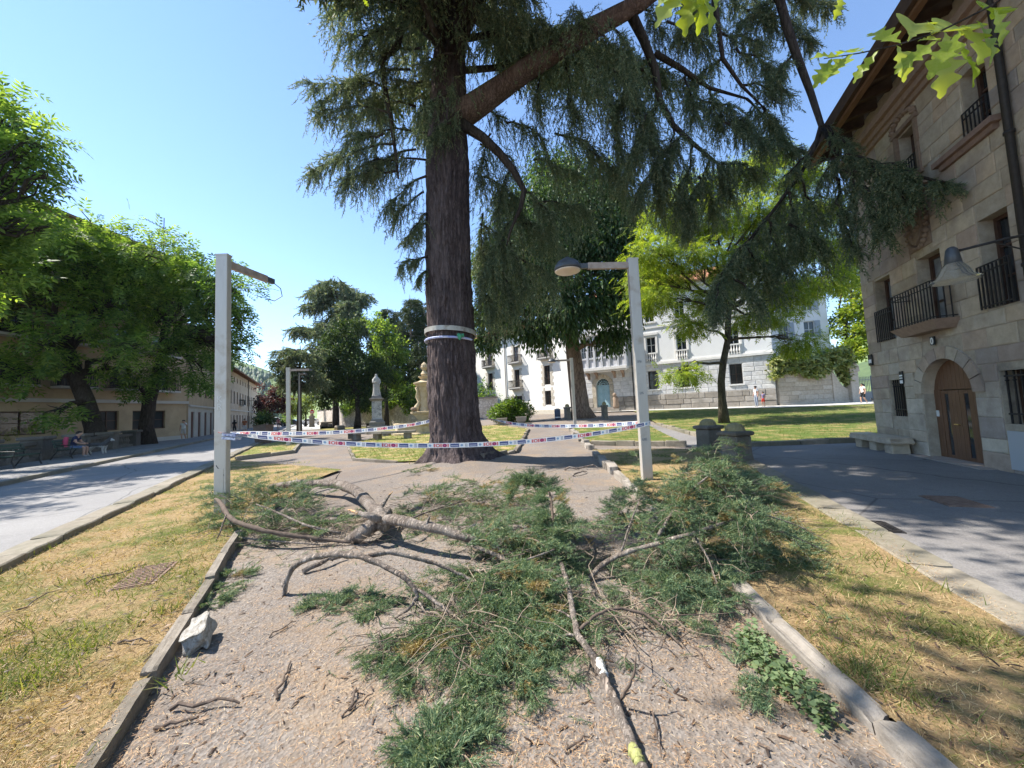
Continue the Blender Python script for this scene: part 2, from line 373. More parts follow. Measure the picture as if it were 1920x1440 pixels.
kerb('kerb of the raised bed around the far lamp post', [gp(442, 864)[:2], gp(550, 850)[:2], gp(564, 832)[:2], gp(520, 830)[:2]], .14, .16, .3, 1.0, M_KERB_F, .02, .02)
# ------------------------------------------------------------ hills
def hill_mat():
    t = T('hillside'); g = t.n('NewGeometry'); p = g.outputs['Position']
    n = t.noise(p, .006, 4, .5); n2 = t.noise(p, .06, 6, .6)
    col = t.ramp(n, [(.44, (.05, .085, .035)), (.5, (.20, .27, .09)), (.62, (.25, .31, .12))])
    return t.fin(t.mix(.35, col, t.mix(n2, (.04, .06, .03), (.25, .3, .12)), 'MIX'), .95, .1)
def hh(a, r):
    a = np.asarray(a, float); r = np.asarray(r, float)
    x = r*np.sin(a); y = r*np.cos(a)
    env = sst(350, 1150, r)
    base = 118+34*np.sin(a*7.+.6)+22*np.sin(a*17+1)+8*np.sin(a*41)
    return env*base*(1-.25*sst(1200, 2600, r))+env*10*np.sin(x*.011)*np.sin(y*.013)
aa = np.linspace(R(-75), R(75), 160); rr = np.concatenate([np.linspace(330, 1300, 40), np.linspace(1400, 2900, 12)])
A_, R_ = np.meshgrid(aa, rr); H_ = hh(A_, R_)-2
idx = np.arange(A_.size).reshape(A_.shape); Q = np.stack([idx[:-1, :-1], idx[:-1, 1:], idx[1:, 1:], idx[1:, :-1]], -1).reshape(-1, 4)
tag(mesh_np('hills', np.stack([R_*np.sin(A_), R_*np.cos(A_), H_], -1).reshape(-1, 3), Q, hill_mat(), smooth=True), kind='structure')
M_FARWOOD = leafmat('far_wood', [(0, (.035, .06, .03)), (1, (.075, .11, .045))], .1)
k = 9000; a = RNG.uniform(R(-48), R(20), k); r = RNG.uniform(450, 1250, k)
msk = (np.sin(a*23+r*.006)+np.sin(r*.011-a*9)+RNG.uniform(-.5, .5, k)) > .25
a = a[msk]; r = r[msk]; pos = np.stack([r*np.sin(a), r*np.cos(a), hh(a, r)-3], -1)
cv = np.array([[math.cos(q)*.32, math.sin(q)*.32, z] for z in (.05, .5) for q in np.arange(5)*1.2566]+[[0, 0, 1.]]); cv[5:10, :2] *= .8
cf = np.array([[i, (i+1) % 5, 5+(i+1) % 5] for i in range(5)]+[[i, 5+(i+1) % 5, 5+i] for i in range(5)]+[[5+i, 5+(i+1) % 5, 10] for i in range(5)])
tmp = cv[:, [2, 0, 1]]
V, Fc = inst(tmp, cf, pos, np.tile([0, 0, 1.], (len(pos), 1)), np.tile([1., 0, 0], (len(pos), 1))+rv(len(pos))*.2, RNG.uniform(9, 17, len(pos)))
tag(mesh_np('far_wood', V, Fc, M_FARWOOD), 'dark far wood covering the hill on the horizon', 'wood', kind='stuff')
# ------------------------------------------------------------ buildings: helpers
M_GLASS = mat('window_glass', (.025, .03, .035), None, rough=.06, spec=.6)
M_GLASS2 = mat('curtained_glass', (.30, .31, .31), (.12, .13, .14), 2.5, .1, .5)
M_IRON = mat('wrought_iron', (.018, .017, .017), (.035, .03, .028), 20, .55, .4)
M_WOOD = mat('brown_door_wood', (.125, .06, .032), (.20, .10, .052), 5, .5, .4, bump=.25, bs=30, stretch=(8, 8, .6), bd=.01)
M_WOODD = mat('dark_frame_wood', (.05, .026, .018), (.085, .045, .03), 8, .55, .35)
M_EAVE = mat('eave_timber', (.16, .085, .045), (.24, .135, .07), 4, .75, stretch=(1, 6, 6))
M_TILE = mat('roof_tiles', (.33, .13, .07), (.48, .23, .13), 6, .85, bump=.8, bs=5, bd=.06, stretch=(3, 1, 1))
M_SOFFIT = mat('soffit_boards', (.06, .038, .025), (.10, .06, .035), 5, .85)
def wall_core(name, parent, u0, u1, z0, z1, ops, m, depth=.28, y=0.):
    us = sorted({u0, u1, *[o[0] for o in ops], *[o[1] for o in ops]}); zs = sorted({z0, z1, *[o[2] for o in ops], *[o[3] for o in ops]})
    us = [u for u in us if u0 <= u <= u1]; zs = [z for z in zs if z0 <= z <= z1]; b = MB()
    def hole(u, z): return any(o[0] < u < o[1] and o[2] < z < o[3] for o in ops)
    for a, c in zip(us[:-1], us[1:]):
        for e, f in zip(zs[:-1], zs[1:]):
            if not hole((a+c)/2, (e+f)/2): b.add([(a, y, e), (c, y, e), (c, y, f), (a, y, f)], [(0, 1, 2, 3)])
    for o in ops:
        a, c, e, f = o[:4]; d = y+depth
        b.add([(a, y, e), (a, d, e), (a, d, f), (a, y, f)], [(0, 1, 2, 3)]); b.add([(c, y, e), (c, d, e), (c, d, f), (c, y, f)], [(3, 2, 1, 0)])
        b.add([(a, y, f), (a, d, f), (c, d, f), (c, y, f)], [(0, 1, 2, 3)]); b.add([(a, y, e), (c, y, e), (c, d, e), (a, d, e)], [(0, 1, 2, 3)])
    me = bpy.data.meshes.new(name); me.from_pydata(b.v, [], b.f); return link(name, me, m, parent)
def window(parent, u0, u1, z0, z1, fm, y=.2, nx=2, nz=2, fw=.06, glass=None, name='window', gap=0.):
    b = MB(); t = .05
    b.box(u0, u0+fw, y-t, y, z0, z1); b.box(u1-fw, u1, y-t, y, z0, z1); b.box(u0+fw, u1-fw, y-t, y, z1-fw, z1); b.box(u0+fw, u1-fw, y-t, y, z0, z0+fw)
    for i in range(1, nx): x = u0+(u1-u0)*i/nx; b.box(x-fw*.45, x+fw*.45, y-t*.9, y, z0+fw, z1-fw)
    for i in range(1, nz): z = z0+(z1-z0)*i/nz; b.box(u0+fw, u1-fw, y-t*.8, y, z-fw*.3, z+fw*.3)
    o = b.ob(name, fm, parent)
    g = MB(); g.box(u0+fw*.5, u1-fw*.5, y+.004, y+.016, z0+fw*.5, z1-fw*.5); g.ob('pane', glass or M_GLASS, o)
    return o
def railing(parent, u0, u1, y0, y1, z0, z1, m, step=.11, r=.011, name='railing'):
    """bars on three sides from the wall (y1) out to y0"""
    b = MB(); pts = [(u0, y1), (u0, y0), (u1, y0), (u1, y1)] if y1 > y0+.05 else [(u0, y0), (u1, y0)]
    for (a, c), (d, e) in zip(pts[:-1], pts[1:]):
        L = math.hypot(d-a, e-c); n = max(1, round(L/step))
        for z in (z0+.05, z1, z1-.12): b.bar((a, c, z), (d, e, z), r*2.6, r*2)
        for i in range(n+1): x = a+(d-a)*i/n; q = c+(e-c)*i/n; b.bar((x, q, z0), (x, q, z1), r*2, r*2)
    return b.ob(name, m, parent)
UB = unit_block()
def ashlar(parent, u0, u1, z0, z1, ops, m, ch, cl, depth=.035, y=0., gap=.012, name='stone_block', ends=True):
    me = UB.copy(); me.materials.append(m); z = z0; k = 0
    while z < z1-.06:
        h = min(random.uniform(*ch), z1-z)
        if z1-z-h < ch[0]*.5: h = z1-z
        iv = [(u0, u1)]
        for o in ops:
            f = o(z, z+h) if callable(o) else ((o[0], o[1]) if o[2] < z+h-.03 and o[3] > z+.03 else None)
            if f is None: continue
            nv = []
            for a, c in iv:
                if f[1] <= a or f[0] >= c: nv.append((a, c)); continue
                if f[0] > a: nv.append((a, f[0]))
                if f[1] < c: nv.append((f[1], c))
            iv = nv
        for a, c in iv:
            L = c-a
            if L < .08: continue
            n = max(1, round(L/random.uniform(*cl))); cut = np.concatenate([[0], (np.arange(1, n)+RNG.uniform(-.28, .28, max(n-1, 0)))/n, [1]])*L+a
            for p, q in zip(cut[:-1], cut[1:]):
                o = bpy.data.objects.new(name, me); COL.objects.link(o); o.parent = parent
                dd = depth*random.uniform(.8, 1.25); o.location = ((p+q)/2, y-dd/2+.004, z+h/2); o.scale = (q-p-gap, dd, h-gap); k += 1
        z += h
    return k
def arch_poly(c, r, zs, z0, n=14):
    return [(c-r, z0)]+[(c-r*math.cos(math.pi*i/n), zs+r*math.sin(math.pi*i/n)) for i in range(n+1)]+[(c+r, z0)]
def spandrels(b, c, r, zs, y0, y1, n=12):
    for s in (-1, 1):
        pts = [(c+s*r*math.cos(math.pi/2*i/n), zs+r*math.sin(math.pi/2*i/n)) for i in range(n+1)]
        for (x0, a0), (x1, a1) in zip(pts[:-1], pts[1:]): b.prism([(x0, a0), (x1, a1), (x1, zs+r+.001), (x0, zs+r+.001)], y0, y1)
def voussoirs(parent, c, r0, r1, zs, m, n=9, y0=-.05, y1=.02, name='arch_stone'):
    for i in range(n):
        a0 = math.pi*i/n+.012; a1 = math.pi*(i+1)/n-.012; am = (a0+a1)/2
        p = [(c-r0*math.cos(t), zs+r0*math.sin(t)) for t in (a0, am, a1)]+[(c-r1*math.cos(t), zs+r1*math.sin(t)) for t in (a1, am, a0)]
        b = MB(); b.prism(p, y0, y1); b.ob(name, m, parent)
# ------------------------------------------------------------ sandstone house on the right
M_SAND = stonemat('sandstone', [(0, (.38, .31, .23)), (.2, (.58, .48, .355)), (.42, (.54, .465, .365)), (.62, (.60, .47, .335)), (.78, (.47, .36, .285)), (.9, (.38, .33, .29)), (1, (.64, .55, .43))], 4, .8, (.27, .215, .175), (.5, .68))
M_SANDCORE = stonemat('sandstone_mortar', [(0, (.46, .39, .30)), (1, (.46, .39, .30))], 7, .5)
M_CARVED = stonemat('carved_sandstone', [(0, (.28, .20, .15)), (1, (.36, .27, .20))], 12, .9, (.12, .09, .07))
M_TRIM = stonemat('sandstone_trim', [(0, (.30, .20, .155)), (1, (.40, .29, .215))], 8, .5)
HX = np.array([-.35, -.937]); HX /= np.linalg.norm(HX)
house = thing('stone_house', 'tall sandstone house with arched wooden door and iron balconies beside the shaded lane', 'house', (9.87, 9.03, 0), math.atan2(HX[1], HX[0]))
DC, DR, DZ = .82, .77, 1.52
H_OPS = [(DC-DR, DC+DR, -.1, DZ+DR), (-1.45, -.72, 3.0, 4.72), (.35, 1.12, 3.1, 4.7), (2.15, 2.8, 3.08, 4.8), (-1.26, -.62, .95, 1.92), (2.2, 3.2, .92, 1.9), (.25, .85, 6.7, 7.8), (2.2, 2.75, 6.4, 7.7), (4.6, 5.3, 3.08, 4.8), (4.6, 5.3, 6.4, 7.7)]
wall_core('wall', house, -2.1, 7.0, -.1, 9.25, H_OPS, M_SANDCORE, .3)
b = MB(); spandrels(b, DC, DR, DZ, 0, .3); b.ob('arch_reveal', M_SAND, house)
b = MB(); b.box(-2.1, -1.8, .003, 9, -.1, 8.7); b.box(6.7, 7.0, .003, 9, -.1, 8.7); b.box(-1.8, 6.7, 8.7, 9, -.1, 8.7); b.box(-1.8, 6.7, .5, .55, -.1, 8.7); b.ob('wall', M_SANDCORE, house)
def door_ex(za, zb):
    if za > DZ+1.04: return None
    zz = max(0, za-DZ); zz2 = max(0, min(zb, DZ+1.04)-DZ)
    w = 1.05 if za < DZ-.02 else math.sqrt(max(0, 1.05**2-zz*zz))
    if za < DZ-.02 and zb > DZ: w = 1.05
    if za < DZ-.35: w = DR+.02
    return (DC-w, DC+w)
ashlar(house, -2.1, 7.0, 0, 8.28, [door_ex]+[(o[0]-.02, o[1]+.02, o[2]-.02, o[3]+.02) for o in H_OPS[1:]]+[(-.2, 1.1, 6.15, 6.33), (1.45, 2.95, 6.2, 6.42), (.18, .96, 4.85, 6.2)], M_SAND, (.25, .42), (.38, .95), .028, gap=.007)
voussoirs(house, DC, DR, 1.04, DZ, M_SAND, 9, -.04, .02)
# door
dr = bpy.data.objects.new('door', None); COL.objects.link(dr); dr.parent = house
x = DC-DR
for i in range(13):
    x0 = DC-DR+2*DR*i/13; x1 = DC-DR+2*DR*(i+1)/13; top = lambda q: DZ+math.sqrt(max(0, DR*DR-(q-DC)**2))
    b = MB(); b.prism([(x0+.003, 1.6), (x1-.003, 1.6), (x1-.003, max(1.62, top(x1-.003))), ((x0+x1)/2, max(1.62, top((x0+x1)/2))), (x0+.003, max(1.62, top(x0+.003)))], .2, .235); b.ob('plank', M_WOOD, dr)
for x0, x1, z0, z1 in ((DC-DR, DC-DR+.2, 0, 1.6), (DC+DR-.14, DC+DR, 0, 1.6)): b = MB(); b.box(x0, x1, .19, .235, z0, z1); b.ob('door_post', M_WOOD, dr)
for x0, x1 in ((.26, .81), (.815, 1.44)):
    n = 5; lf = bpy.data.objects.new('door_leaf', None); COL.objects.link(lf); lf.parent = dr
    for i in range(n):
        a = x0+(x1-x0)*i/n; c = x0+(x1-x0)*(i+1)/n
        if i == (1 if x0 < .5 else 1):
            b = MB(); b.box(a+.003, c-.003, .205, .225, .12, 1.5); b.ob('pane', M_GLASS, lf); [MB().box(a+.002, c-.002, .195, .23, z0, z1).ob('rail', M_WOOD, lf) for z0, z1 in ((0.005, .12), (1.5, 1.58))]
        else: b = MB(); b.box(a+.002, c-.002, .195, .23, 0.005, 1.58); b.ob('plank', M_WOOD, lf)
    if x0 < .5: b = MB(); b.bar((x1-.06, .165, .82), (x1-.19, .165, .82), .018); b.bar((x1-.07, .165, .82), (x1-.07, .2, .82), .02); b.ob('handle', mat('brass', (.75, .6, .3), None, rough=.3, metal=1), lf)
b = MB(); b.box(DC-DR+.03, DC-DR+.1, .17, .19, .98, 1.12); b.ob('intercom', mat('white_plastic', (.7, .7, .68)), dr)
b = MB(); b.box(DC-DR-.35, DC+DR+.35, -.28, .3, -.1, .045); b.ob('threshold', M_SAND, house)
# windows
for o, nx, nz, gl in ((H_OPS[1], 2, 3, M_GLASS2), (H_OPS[2], 2, 3, M_GLASS2), (H_OPS[3], 2, 3, M_GLASS), (H_OPS[6], 2, 2, M_GLASS), (H_OPS[7], 2, 3, M_GLASS), (H_OPS[8], 2, 3, M_GLASS), (H_OPS[9], 2, 3, M_GLASS)):
    window(house, *o[:4], M_WOODD, .27, nx, nz, .07, gl)
for o in (H_OPS[4], H_OPS[5]):
    w = window(house, *o[:4], M_WOODD, .28, 2, 1, .05); b = MB(); n = 7
    for i in range(n): q = o[0]+.05+(o[1]-o[0]-.1)*i/(n-1); b.bar((q, .06, o[2]), (q, .06, o[3]), .022); b.lathe([(.01, -.0), (.035, .02), (.01, .04)], 8, (q, .06, o[3]-.2))
    for z in (o[2]+.18, o[3]-.1): b.bar((o[0], .06, z), (o[1], .06, z), .02, .03)
    b.ob('window_grille', M_IRON, house)
bal = bpy.data.objects.new('balcony', None); COL.objects.link(bal); bal.parent = house
b = MB(); b.add([(-.02, .02, 3.1), (1.5, .02, 3.1), (1.5, -.46, 3.1), (-.02, -.46, 3.1), (.12, .02, 2.9), (1.36, .02, 2.9), (1.36, -.32, 2.9), (.12, -.32, 2.9)], [(0, 1, 2, 3), (7, 6, 5, 4), (0, 3, 7, 4), (1, 5, 6, 2), (3, 2, 6, 7), (0, 4, 5, 1)]); b.ob('balcony_slab', M_TRIM, bal)
railing(bal, .03, 1.45, -.41, 0, 3.1, 3.92, M_IRON, .1, .009)
railing(house, -1.47, -.7, -.06, -.06, 3.0, 3.85, M_IRON, .09, .01, 'window_railing'); railing(house, 2.13, 2.82, -.08, -.08, 3.08, 3.9, M_IRON, .085, .011, 'window_railing')
railing(house, 2.2, 2.75, -.05, -.05, 6.42, 6.95, M_IRON, .09, .009, 'window_railing'); railing(house, .25, .85, -.05, -.05, 6.7, 7.1, M_IRON, .09, .009, 'window_railing')
b = MB(); b.box(-.2, 1.1, -.12, .02, 6.23, 6.32); b.box(-.12, 1.02, -.07, .02, 6.16, 6.228); b.ob('sill', M_TRIM, house)
b = MB(); b.box(1.45, 2.95, -.16, .02, 6.31, 6.42); b.box(1.53, 2.87, -.09, .02, 6.2, 6.308); b.ob('sill', M_TRIM, house)
# ornate surround of the upper window and the coat of arms
b = MB()
for x0 in (.14, .88): b.box(x0, x0+.09, -.07, .02, 6.55, 7.85)
b.box(.08, 1.03, -.09, .02, 7.85, 7.95)
for i in range(9): a = math.pi*i/8; b.lathe([(.02, -.05), (.07, -.02), (.075, .03), (.03, .07)], 8, (.55-.4*math.cos(a), -.06, 8.0+.2*math.sin(a)))
b.ob('window_surround', M_CARVED, house)
sh = MB(); sh.prism([(.3, 5.95), (.84, 5.95), (.86, 5.4), (.72, 5.1), (.57, 4.98), (.42, 5.1), (.28, 5.4)], -.11, .01)
sh.prism([(.2, 4.9), (.95, 4.9), (.95, 6.15), (.2, 6.15)], -.03, .012)
for i in range(26):
    a = 2*math.pi*i/26; q = (.575+.36*math.cos(a), -.06, 5.5+.58*math.sin(a)); r = random.uniform(.04, .075); sh.lathe([(.01, -r), (r*.8, -r*.5), (r, 0), (r*.7, r*.6), (.01, r)], 7, q)
for i in range(10): q = (.38+random.random()*.4, -.12, 5.2+random.random()*.65); sh.lathe([(.01, -.06), (.05, 0), (.01, .06)], 6, q)
sh.ob('coat_of_arms', M_CARVED, house)
# cornice, eaves, roof
b = MB(); b.box(-2.2, 7, -.1, .02, 8.24, 8.36); b.box(-2.26, 7, -.17, .02, 8.362, 8.5); b.box(-2.34, 7, -.27, .02, 8.502, 8.68); b.ob('cornice', M_TRIM, house)
rf = MB(); rf.add([(-2.62, -.85, 9.14), (8, -.85, 9.14), (8, 4.6, 11.1), (-2.62, 4.6, 11.1), (-2.62, -.85, 9.26), (8, -.85, 9.26), (8, 4.6, 11.22), (-2.62, 4.6, 11.22), (-2.62, 10, 9.1), (8, 10, 9.1)],
    [(0, 1, 2, 3), (4, 5, 6, 7), (0, 1, 5, 4), (0, 3, 7, 4), (1, 2, 6, 5), (7, 6, 9, 8), (3, 2, 9, 8)]); rf = rf.ob('roof', M_SOFFIT, house)
b = MB(); b.box(-2.66, 8, -.93, -.83, 9.06, 9.4); b.ob('fascia', M_SOFFIT, rf); b = MB(); b.box(-2.6, 8, -.826, -.7, 8.98, 9.13); b.ob('eave_beam', M_EAVE, rf)
for i in range(16): b = MB(); x0 = -2.5+.66*i; b.add([(x0, -.7, 9.0), (x0+.12, -.7, 9.0), (x0+.12, -.003, 9.14), (x0, -.003, 9.14), (x0, -.7, 9.19), (x0+.12, -.7, 9.19), (x0+.12, -.003, 9.44), (x0, -.003, 9.44)], [(0, 1, 2, 3), (0, 1, 5, 4), (1, 2, 6, 5), (0, 3, 7, 4)]); b.ob('rafter', M_SOFFIT, rf)
for i in range(38):
    b = MB(); x0 = -2.62+.28*i; b.tube([(x0+.15, -.8, 9.28), (x0+.15, 4.6, 11.24)], .1, 6); b.ob('roof_tile_row', M_TILE, rf)
b = MB(); b.tube([(3.17, -.1, 0), (3.17, -.1, 8.6), (3.17, -.5, 9.0)], .055, 10); [b.tube([(3.17, -.1, z), (3.17, -.1, z+.05)], .07, 10) for z in (1.5, 3.6, 5.9)]; b.ob('downpipe', M_IRON, house, smooth=True)
M_WHITE = mat('white_enamel', (.78, .78, .76), None, rough=.4); M_BLACKP = mat('black_enamel', (.02, .025, .03), None, rough=.4)
b = MB(); b.box(.6, .73, -.062, -.04, 2.62, 2.81); b.ob('number_plate', M_BLACKP, house)
b = MB(); b.prism([(.665+.05*math.cos(q), 2.715+.08*math.sin(q)) for q in np.arange(16)*math.pi/8], -.07, -.063); b.box(.658, .672, -.075, -.0705, 2.68, 2.75, 1); b.ob('number_oval', [M_WHITE, M_BLACKP], house)
b = MB(); b.box(-.68, -.54, -.062, -.04, 1.8, 2.12, 0); b.box(-.67, -.55, -.067, -.063, 1.99, 2.03, 1); b.box(-.67, -.55, -.067, -.063, 1.93, 1.96, 1); b.box(-.67, -.55, -.067, -.063, 1.81, 1.89, 1); b.ob('house_sign', [M_BLACKP, M_WHITE], house)
b = MB(); b.box(-2.04, -1.84, -.072, -.05, 2.4, 2.72, 0); b.box(-2.02, -1.86, -.078, -.073, 2.47, 2.57, 1); b.ob('corner_sign', [M_BLACKP, M_WHITE], house)
b = MB(); b.box(2.3, 3.05, -.07, -.04, .1, .8); b.ob('meter_cabinet', mat('cabinet_grey', (.42, .43, .44), None, rough=.5), house, bevel=.006)
bn = thing('stone_bench', 'rough sandstone slab bench against the house wall beside the arched door', 'bench', (0, 0, 0))
bn.location = house.location; bn.rotation_euler = house.rotation_euler
o = link('seat', rough_block(3, .03, 3, 'seat'), M_SAND, bn, (-1.35, -.33, .36)); o.scale = (2.1, .5, .16)
for q in (-2.1, -1.35, -.6): o = link('support', rough_block(q, .03, 2, 'support'), M_SAND, bn, (q, -.3, .14)); o.scale = (.34, .36, .3)
# bracket lamp on the house
hl = thing('bracket_lamp', 'dark bell shaped wall lamp with clear glass shade on a long iron arm', 'lamp'); hl.location = house.location; hl.rotation_euler = house.rotation_euler
b = MB(); b.tube([(3.5, .0, 4.05), (3.45, -.5, 4.02), (3.3, -.95, 3.98), (3.3, -1.06, 3.97)], .022, 8); b.tube([(3.5, -.02, 3.6), (3.4, -.6, 4.0)], .012, 6); b.ob('arm', M_IRON, hl)
M_LAMPD = mat('lamp_grey_paint', (.06, .066, .075), None, rough=.4, spec=.5)
b = MB(); b.lathe([(.04, .12), (.075, .08), (.11, -.16), (.1, -.17)], 20, (3.3, -1.08, 3.93)); b.ob('cap', M_LAMPD, hl, smooth=True)
tg = T('clear_shade'); tg.p.inputs['Transmission Weight'].default_value = .92; tg.p.inputs['IOR'].default_value = 1.1; tg.fin((.9, .91, .87), .12, .5)
b = MB(); b.lathe([(.1, -.16), (.17, -.26), (.23, -.4), (.31, -.46), (.3, -.48), (.2, -.45), (.05, -.47)], 24, (3.3, -1.08, 3.93)); b.ob('glass_shade', tg.m, hl, smooth=True)
# ------------------------------------------------------------ grey-white stone building behind
M_ASHL = stonemat('pale_ashlar', [(0, (.60, .61, .62)), (.5, (.68, .68, .68)), (1, (.74, .73, .71))], 3, .3, (.42, .42, .42), (.6, .85))
M_ASHC = mat('pale_ashlar_joint', (.40, .40, .40), (.48, .48, .47), 3)
M_PLIN = stonemat('plinth_stone', [(0, (.30, .27, .235)), (1, (.42, .39, .35))], 4, .4, (.14, .13, .11), (.5, .75))
M_REND = mat('white_render', (.68, .68, .67), (.75, .75, .73), .8, .9, c3=(.55, .54, .5), s3=.4, t3=(.55, .8))
M_BAND = mat('pale_stone_trim', (.62, .61, .58), (.72, .70, .66), 2, .85)
KX = np.array([8.3, 45.5]); GX_ = np.array([.861, -.509]); GX_ = GX_/np.linalg.norm(GX_)
grey = thing('stone_mansion', 'white stone mansion with enclosed bay above a pale blue arched door', 'building', (*KX, 0), math.atan2(GX_[1], GX_[0]))
gw = [(8.0, 9.0), (11.1, 12.12), (15.85, 16.9)]
G_OPS = [(2.0, 3.6, .6, 4.72)]+[(a, c, 3.1, 5.08) for a, c in gw]+[(a, c, 6.2, 8.9) for a, c in gw]+[(a, c, 10.6, 12.5) for a, c in gw]+[(1.4, 2.6, 10.8, 12.5), (3.9, 5.1, 10.8, 12.5)]
wall_core('wall', grey, 0, 19.5, 0, 5.8, [o for o in G_OPS if o[3] < 5.8], M_ASHC, .35)
wall_core('wall', grey, 0, 19.5, 5.8, 14.2, [o for o in G_OPS if o[3] > 5.8], M_REND, .3, -.02)
b = MB(); b.box(19.2, 19.5, .003, 12, 0, 14.2); b.box(0, .3, .003, 12, 0, 14.2); b.box(.3, 19.2, 11.7, 12, 0, 14.2); b.box(.3, 19.2, .6, .66, 0, 14.1); b.ob('wall', M_REND, grey)
def gdoor(za, zb): return (1.55, 4.05) if za < 5.2 and zb > .6 else None
ashlar(grey, 0, 19.5, .3, 2.45, [gdoor], M_PLIN, (.5, .62), (.9, 1.4), .12, gap=.02)
ashlar(grey, 0, 19.5, 2.45, 5.75, [gdoor]+[(o[0]-.04, o[1]+.04, o[2]-.05, o[3]+.05) for o in G_OPS[1:4]], M_ASHL, (.42, .46), (.85, 1.15), .05, gap=.03)
b = MB(); b.box(0, 19.62, -.2, .02, 5.76, 5.98); b.box(0, 19.56, -.12, .02, 5.983, 6.1); b.ob('string_course', M_BAND, grey)
b = MB(); b.box(0, 19.56, -.1, .02, 9.85, 10.05); b.ob('string_course', M_BAND, grey)
b = MB(); b.box(0, 19.7, -.3, .02, 13.75, 14.2); b.ob('cornice', M_BAND, grey)
M_WFRAME = mat('white_window_frame', (.62, .62, .6), None, rough=.6)
for i, o in enumerate(G_OPS[1:4]):
    window(grey, *o[:4], M_WOODD, .3, 2, 2, .08); b = MB()
    for k in range(8): q = o[0]+.06+(o[1]-o[0]-.12)*k/7; b.bar((q, .02, o[2]), (q, .02, o[3]), .03)
    for z in (o[2]+.25, o[3]-.25): b.bar((o[0], .02, z), (o[1], .02, z), .03)
    b.ob('window_grille', M_IRON, grey); b = MB(); b.box(o[0]-.15, o[1]+.15, -.14, 0, o[2]-.16, o[2]-.01); b.ob('sill', M_BAND, grey)
for o in G_OPS[4:7]:
    window(grey, *o[:4], M_WFRAME, .25, 2, 3, .08); bl = bpy.data.objects.new('balustrade', None); COL.objects.link(bl); bl.parent = grey
    a, c = o[0]-.1, o[1]+.1; b = MB(); b.box(a, c, -.2, -.05, 6.98, 7.12); b.ob('rail', M_BAND, bl)
    for k in range(5): q = a+.15+(c-a-.3)*k/4; b = MB(); b.lathe([(.07, 0), (.05, .1), (.1, .35), (.045, .65), (.07, .87)], 8, (q, -.13, 6.1)); b.ob('baluster', M_BAND, bl)
    b = MB(); b.box(o[0]-.2, o[0]-.02, -.08, -.02, 6.1, 9.1); b.box(o[1]+.02, o[1]+.2, -.08, -.02, 6.1, 9.1); b.box(o[0]-.3, o[1]+.3, -.14, -.02, 9.1, 9.35); b.ob('window_surround', M_BAND, grey)
for o in G_OPS[7:12]:
    window(grey, *o[:4], M_WFRAME, .25, 2, 2, .08); b = MB(); b.box(o[0]-.2, o[1]+.2, -.16, 0, o[2]-.18, o[2]-.01); b.ob('sill', M_BAND, grey)
# door, steps, oriel
M_BLUE = mat('pale_blue_paint', (.23, .38, .44), (.31, .46, .52), 3, .6)
gd = bpy.data.objects.new('door', None); COL.objects.link(gd); gd.parent = grey
for x0, x1 in ((2.0, 2.795), (2.805, 3.6)):
    b = MB(); b.box(x0, x1, .25, .31, 1.35, 3.86); b.ob('door_leaf', M_BLUE, gd)
    for z0, z1 in ((1.5, 2.2), (2.32, 3.0), (3.12, 3.75)): b = MB(); b.box(x0+.12, x1-.12, .22, .249, z0, z1); b.ob('door_panel', M_BLUE, gd)
b = MB(); b.prism(arch_poly(2.8, .79, 3.93, 3.93), .29, .3); b.ob('fanlight_pane', M_GLASS, gd)
b = MB(); b.box(2.0, 3.6, .22, .3, 3.86, 3.95)
for i in range(1, 8): a = math.pi*i/8; b.bar((2.8-.2*math.cos(a), .26, 3.95+.2*math.sin(a)), (2.8-.78*math.cos(a), .26, 3.95+.78*math.sin(a)), .035)
for r in (.2, .5, .77):
    for i in range(10): a = math.pi*i/10; c = math.pi*(i+1)/10; b.bar((2.8-r*math.cos(a), .255, 3.95+r*math.sin(a)), (2.8-r*math.cos(c), .255, 3.95+r*math.sin(c)), .04)
b.ob('fanlight_bars', M_BLUE, gd)
b = MB(); spandrels(b, 2.8, .8, 3.92, -.02, .3); b.ob('arch_reveal', M_BAND, grey)
M_ARCH = stonemat('golden_arch_stone', [(0, (.46, .40, .30)), (1, (.56, .50, .40))], 6, .4)
voussoirs(grey, 2.8, .8, 1.27, 3.92, M_ARCH, 9, -.1, .02)
for s, x0 in ((0, 1.53), (1, 3.62)):
    for k in range(4): b = MB(); b.box(x0, x0+.45, -.1, .02, 1.3+.65*k+.01, 1.3+.65*(k+1)-.01); b.ob('jamb_stone', M_ARCH, grey)
for k in range(4): b = MB(); b.box(1.2-.25*k, 4.4+.25*k, -.55-.35*k, -.12 if k == 0 else -.2-.35*k+.0, .3, 1.33-.2*k); b.ob('step', M_PLIN, grey)
b = MB(); b.box(1.55, 4.05, -.2, .3, .3, 1.332); b.ob('step', M_PLIN, grey)
orl = bpy.data.objects.new('bay_window', None); COL.objects.link(orl); orl.parent = grey
M_BAY = mat('bay_paint', (.50, .51, .53), (.58, .58, .60), 2, .7)
b = MB(); b.box(.55, 6.0, -1.35, -.02, 5.62, 5.9); b.box(.7, 5.85, -1.2, -.02, 5.45, 5.617); b.ob('bay_floor', M_BAND, orl)
for q in (1.2, 2.2, 4.3, 5.3): b = MB(); b.prism([(0, 4.7), (.12, 4.75), (.2, 5.1), (.9, 5.4), (.9, 5.45), (0, 5.45)], -.14, .14); o = b.ob('bracket', M_CARVED, orl, (q, -.02, 0)); o.rotation_euler = (0, 0, -math.pi/2)
xs_ = [.65, 1.5, 2.35, 3.2, 4.05, 5.9]
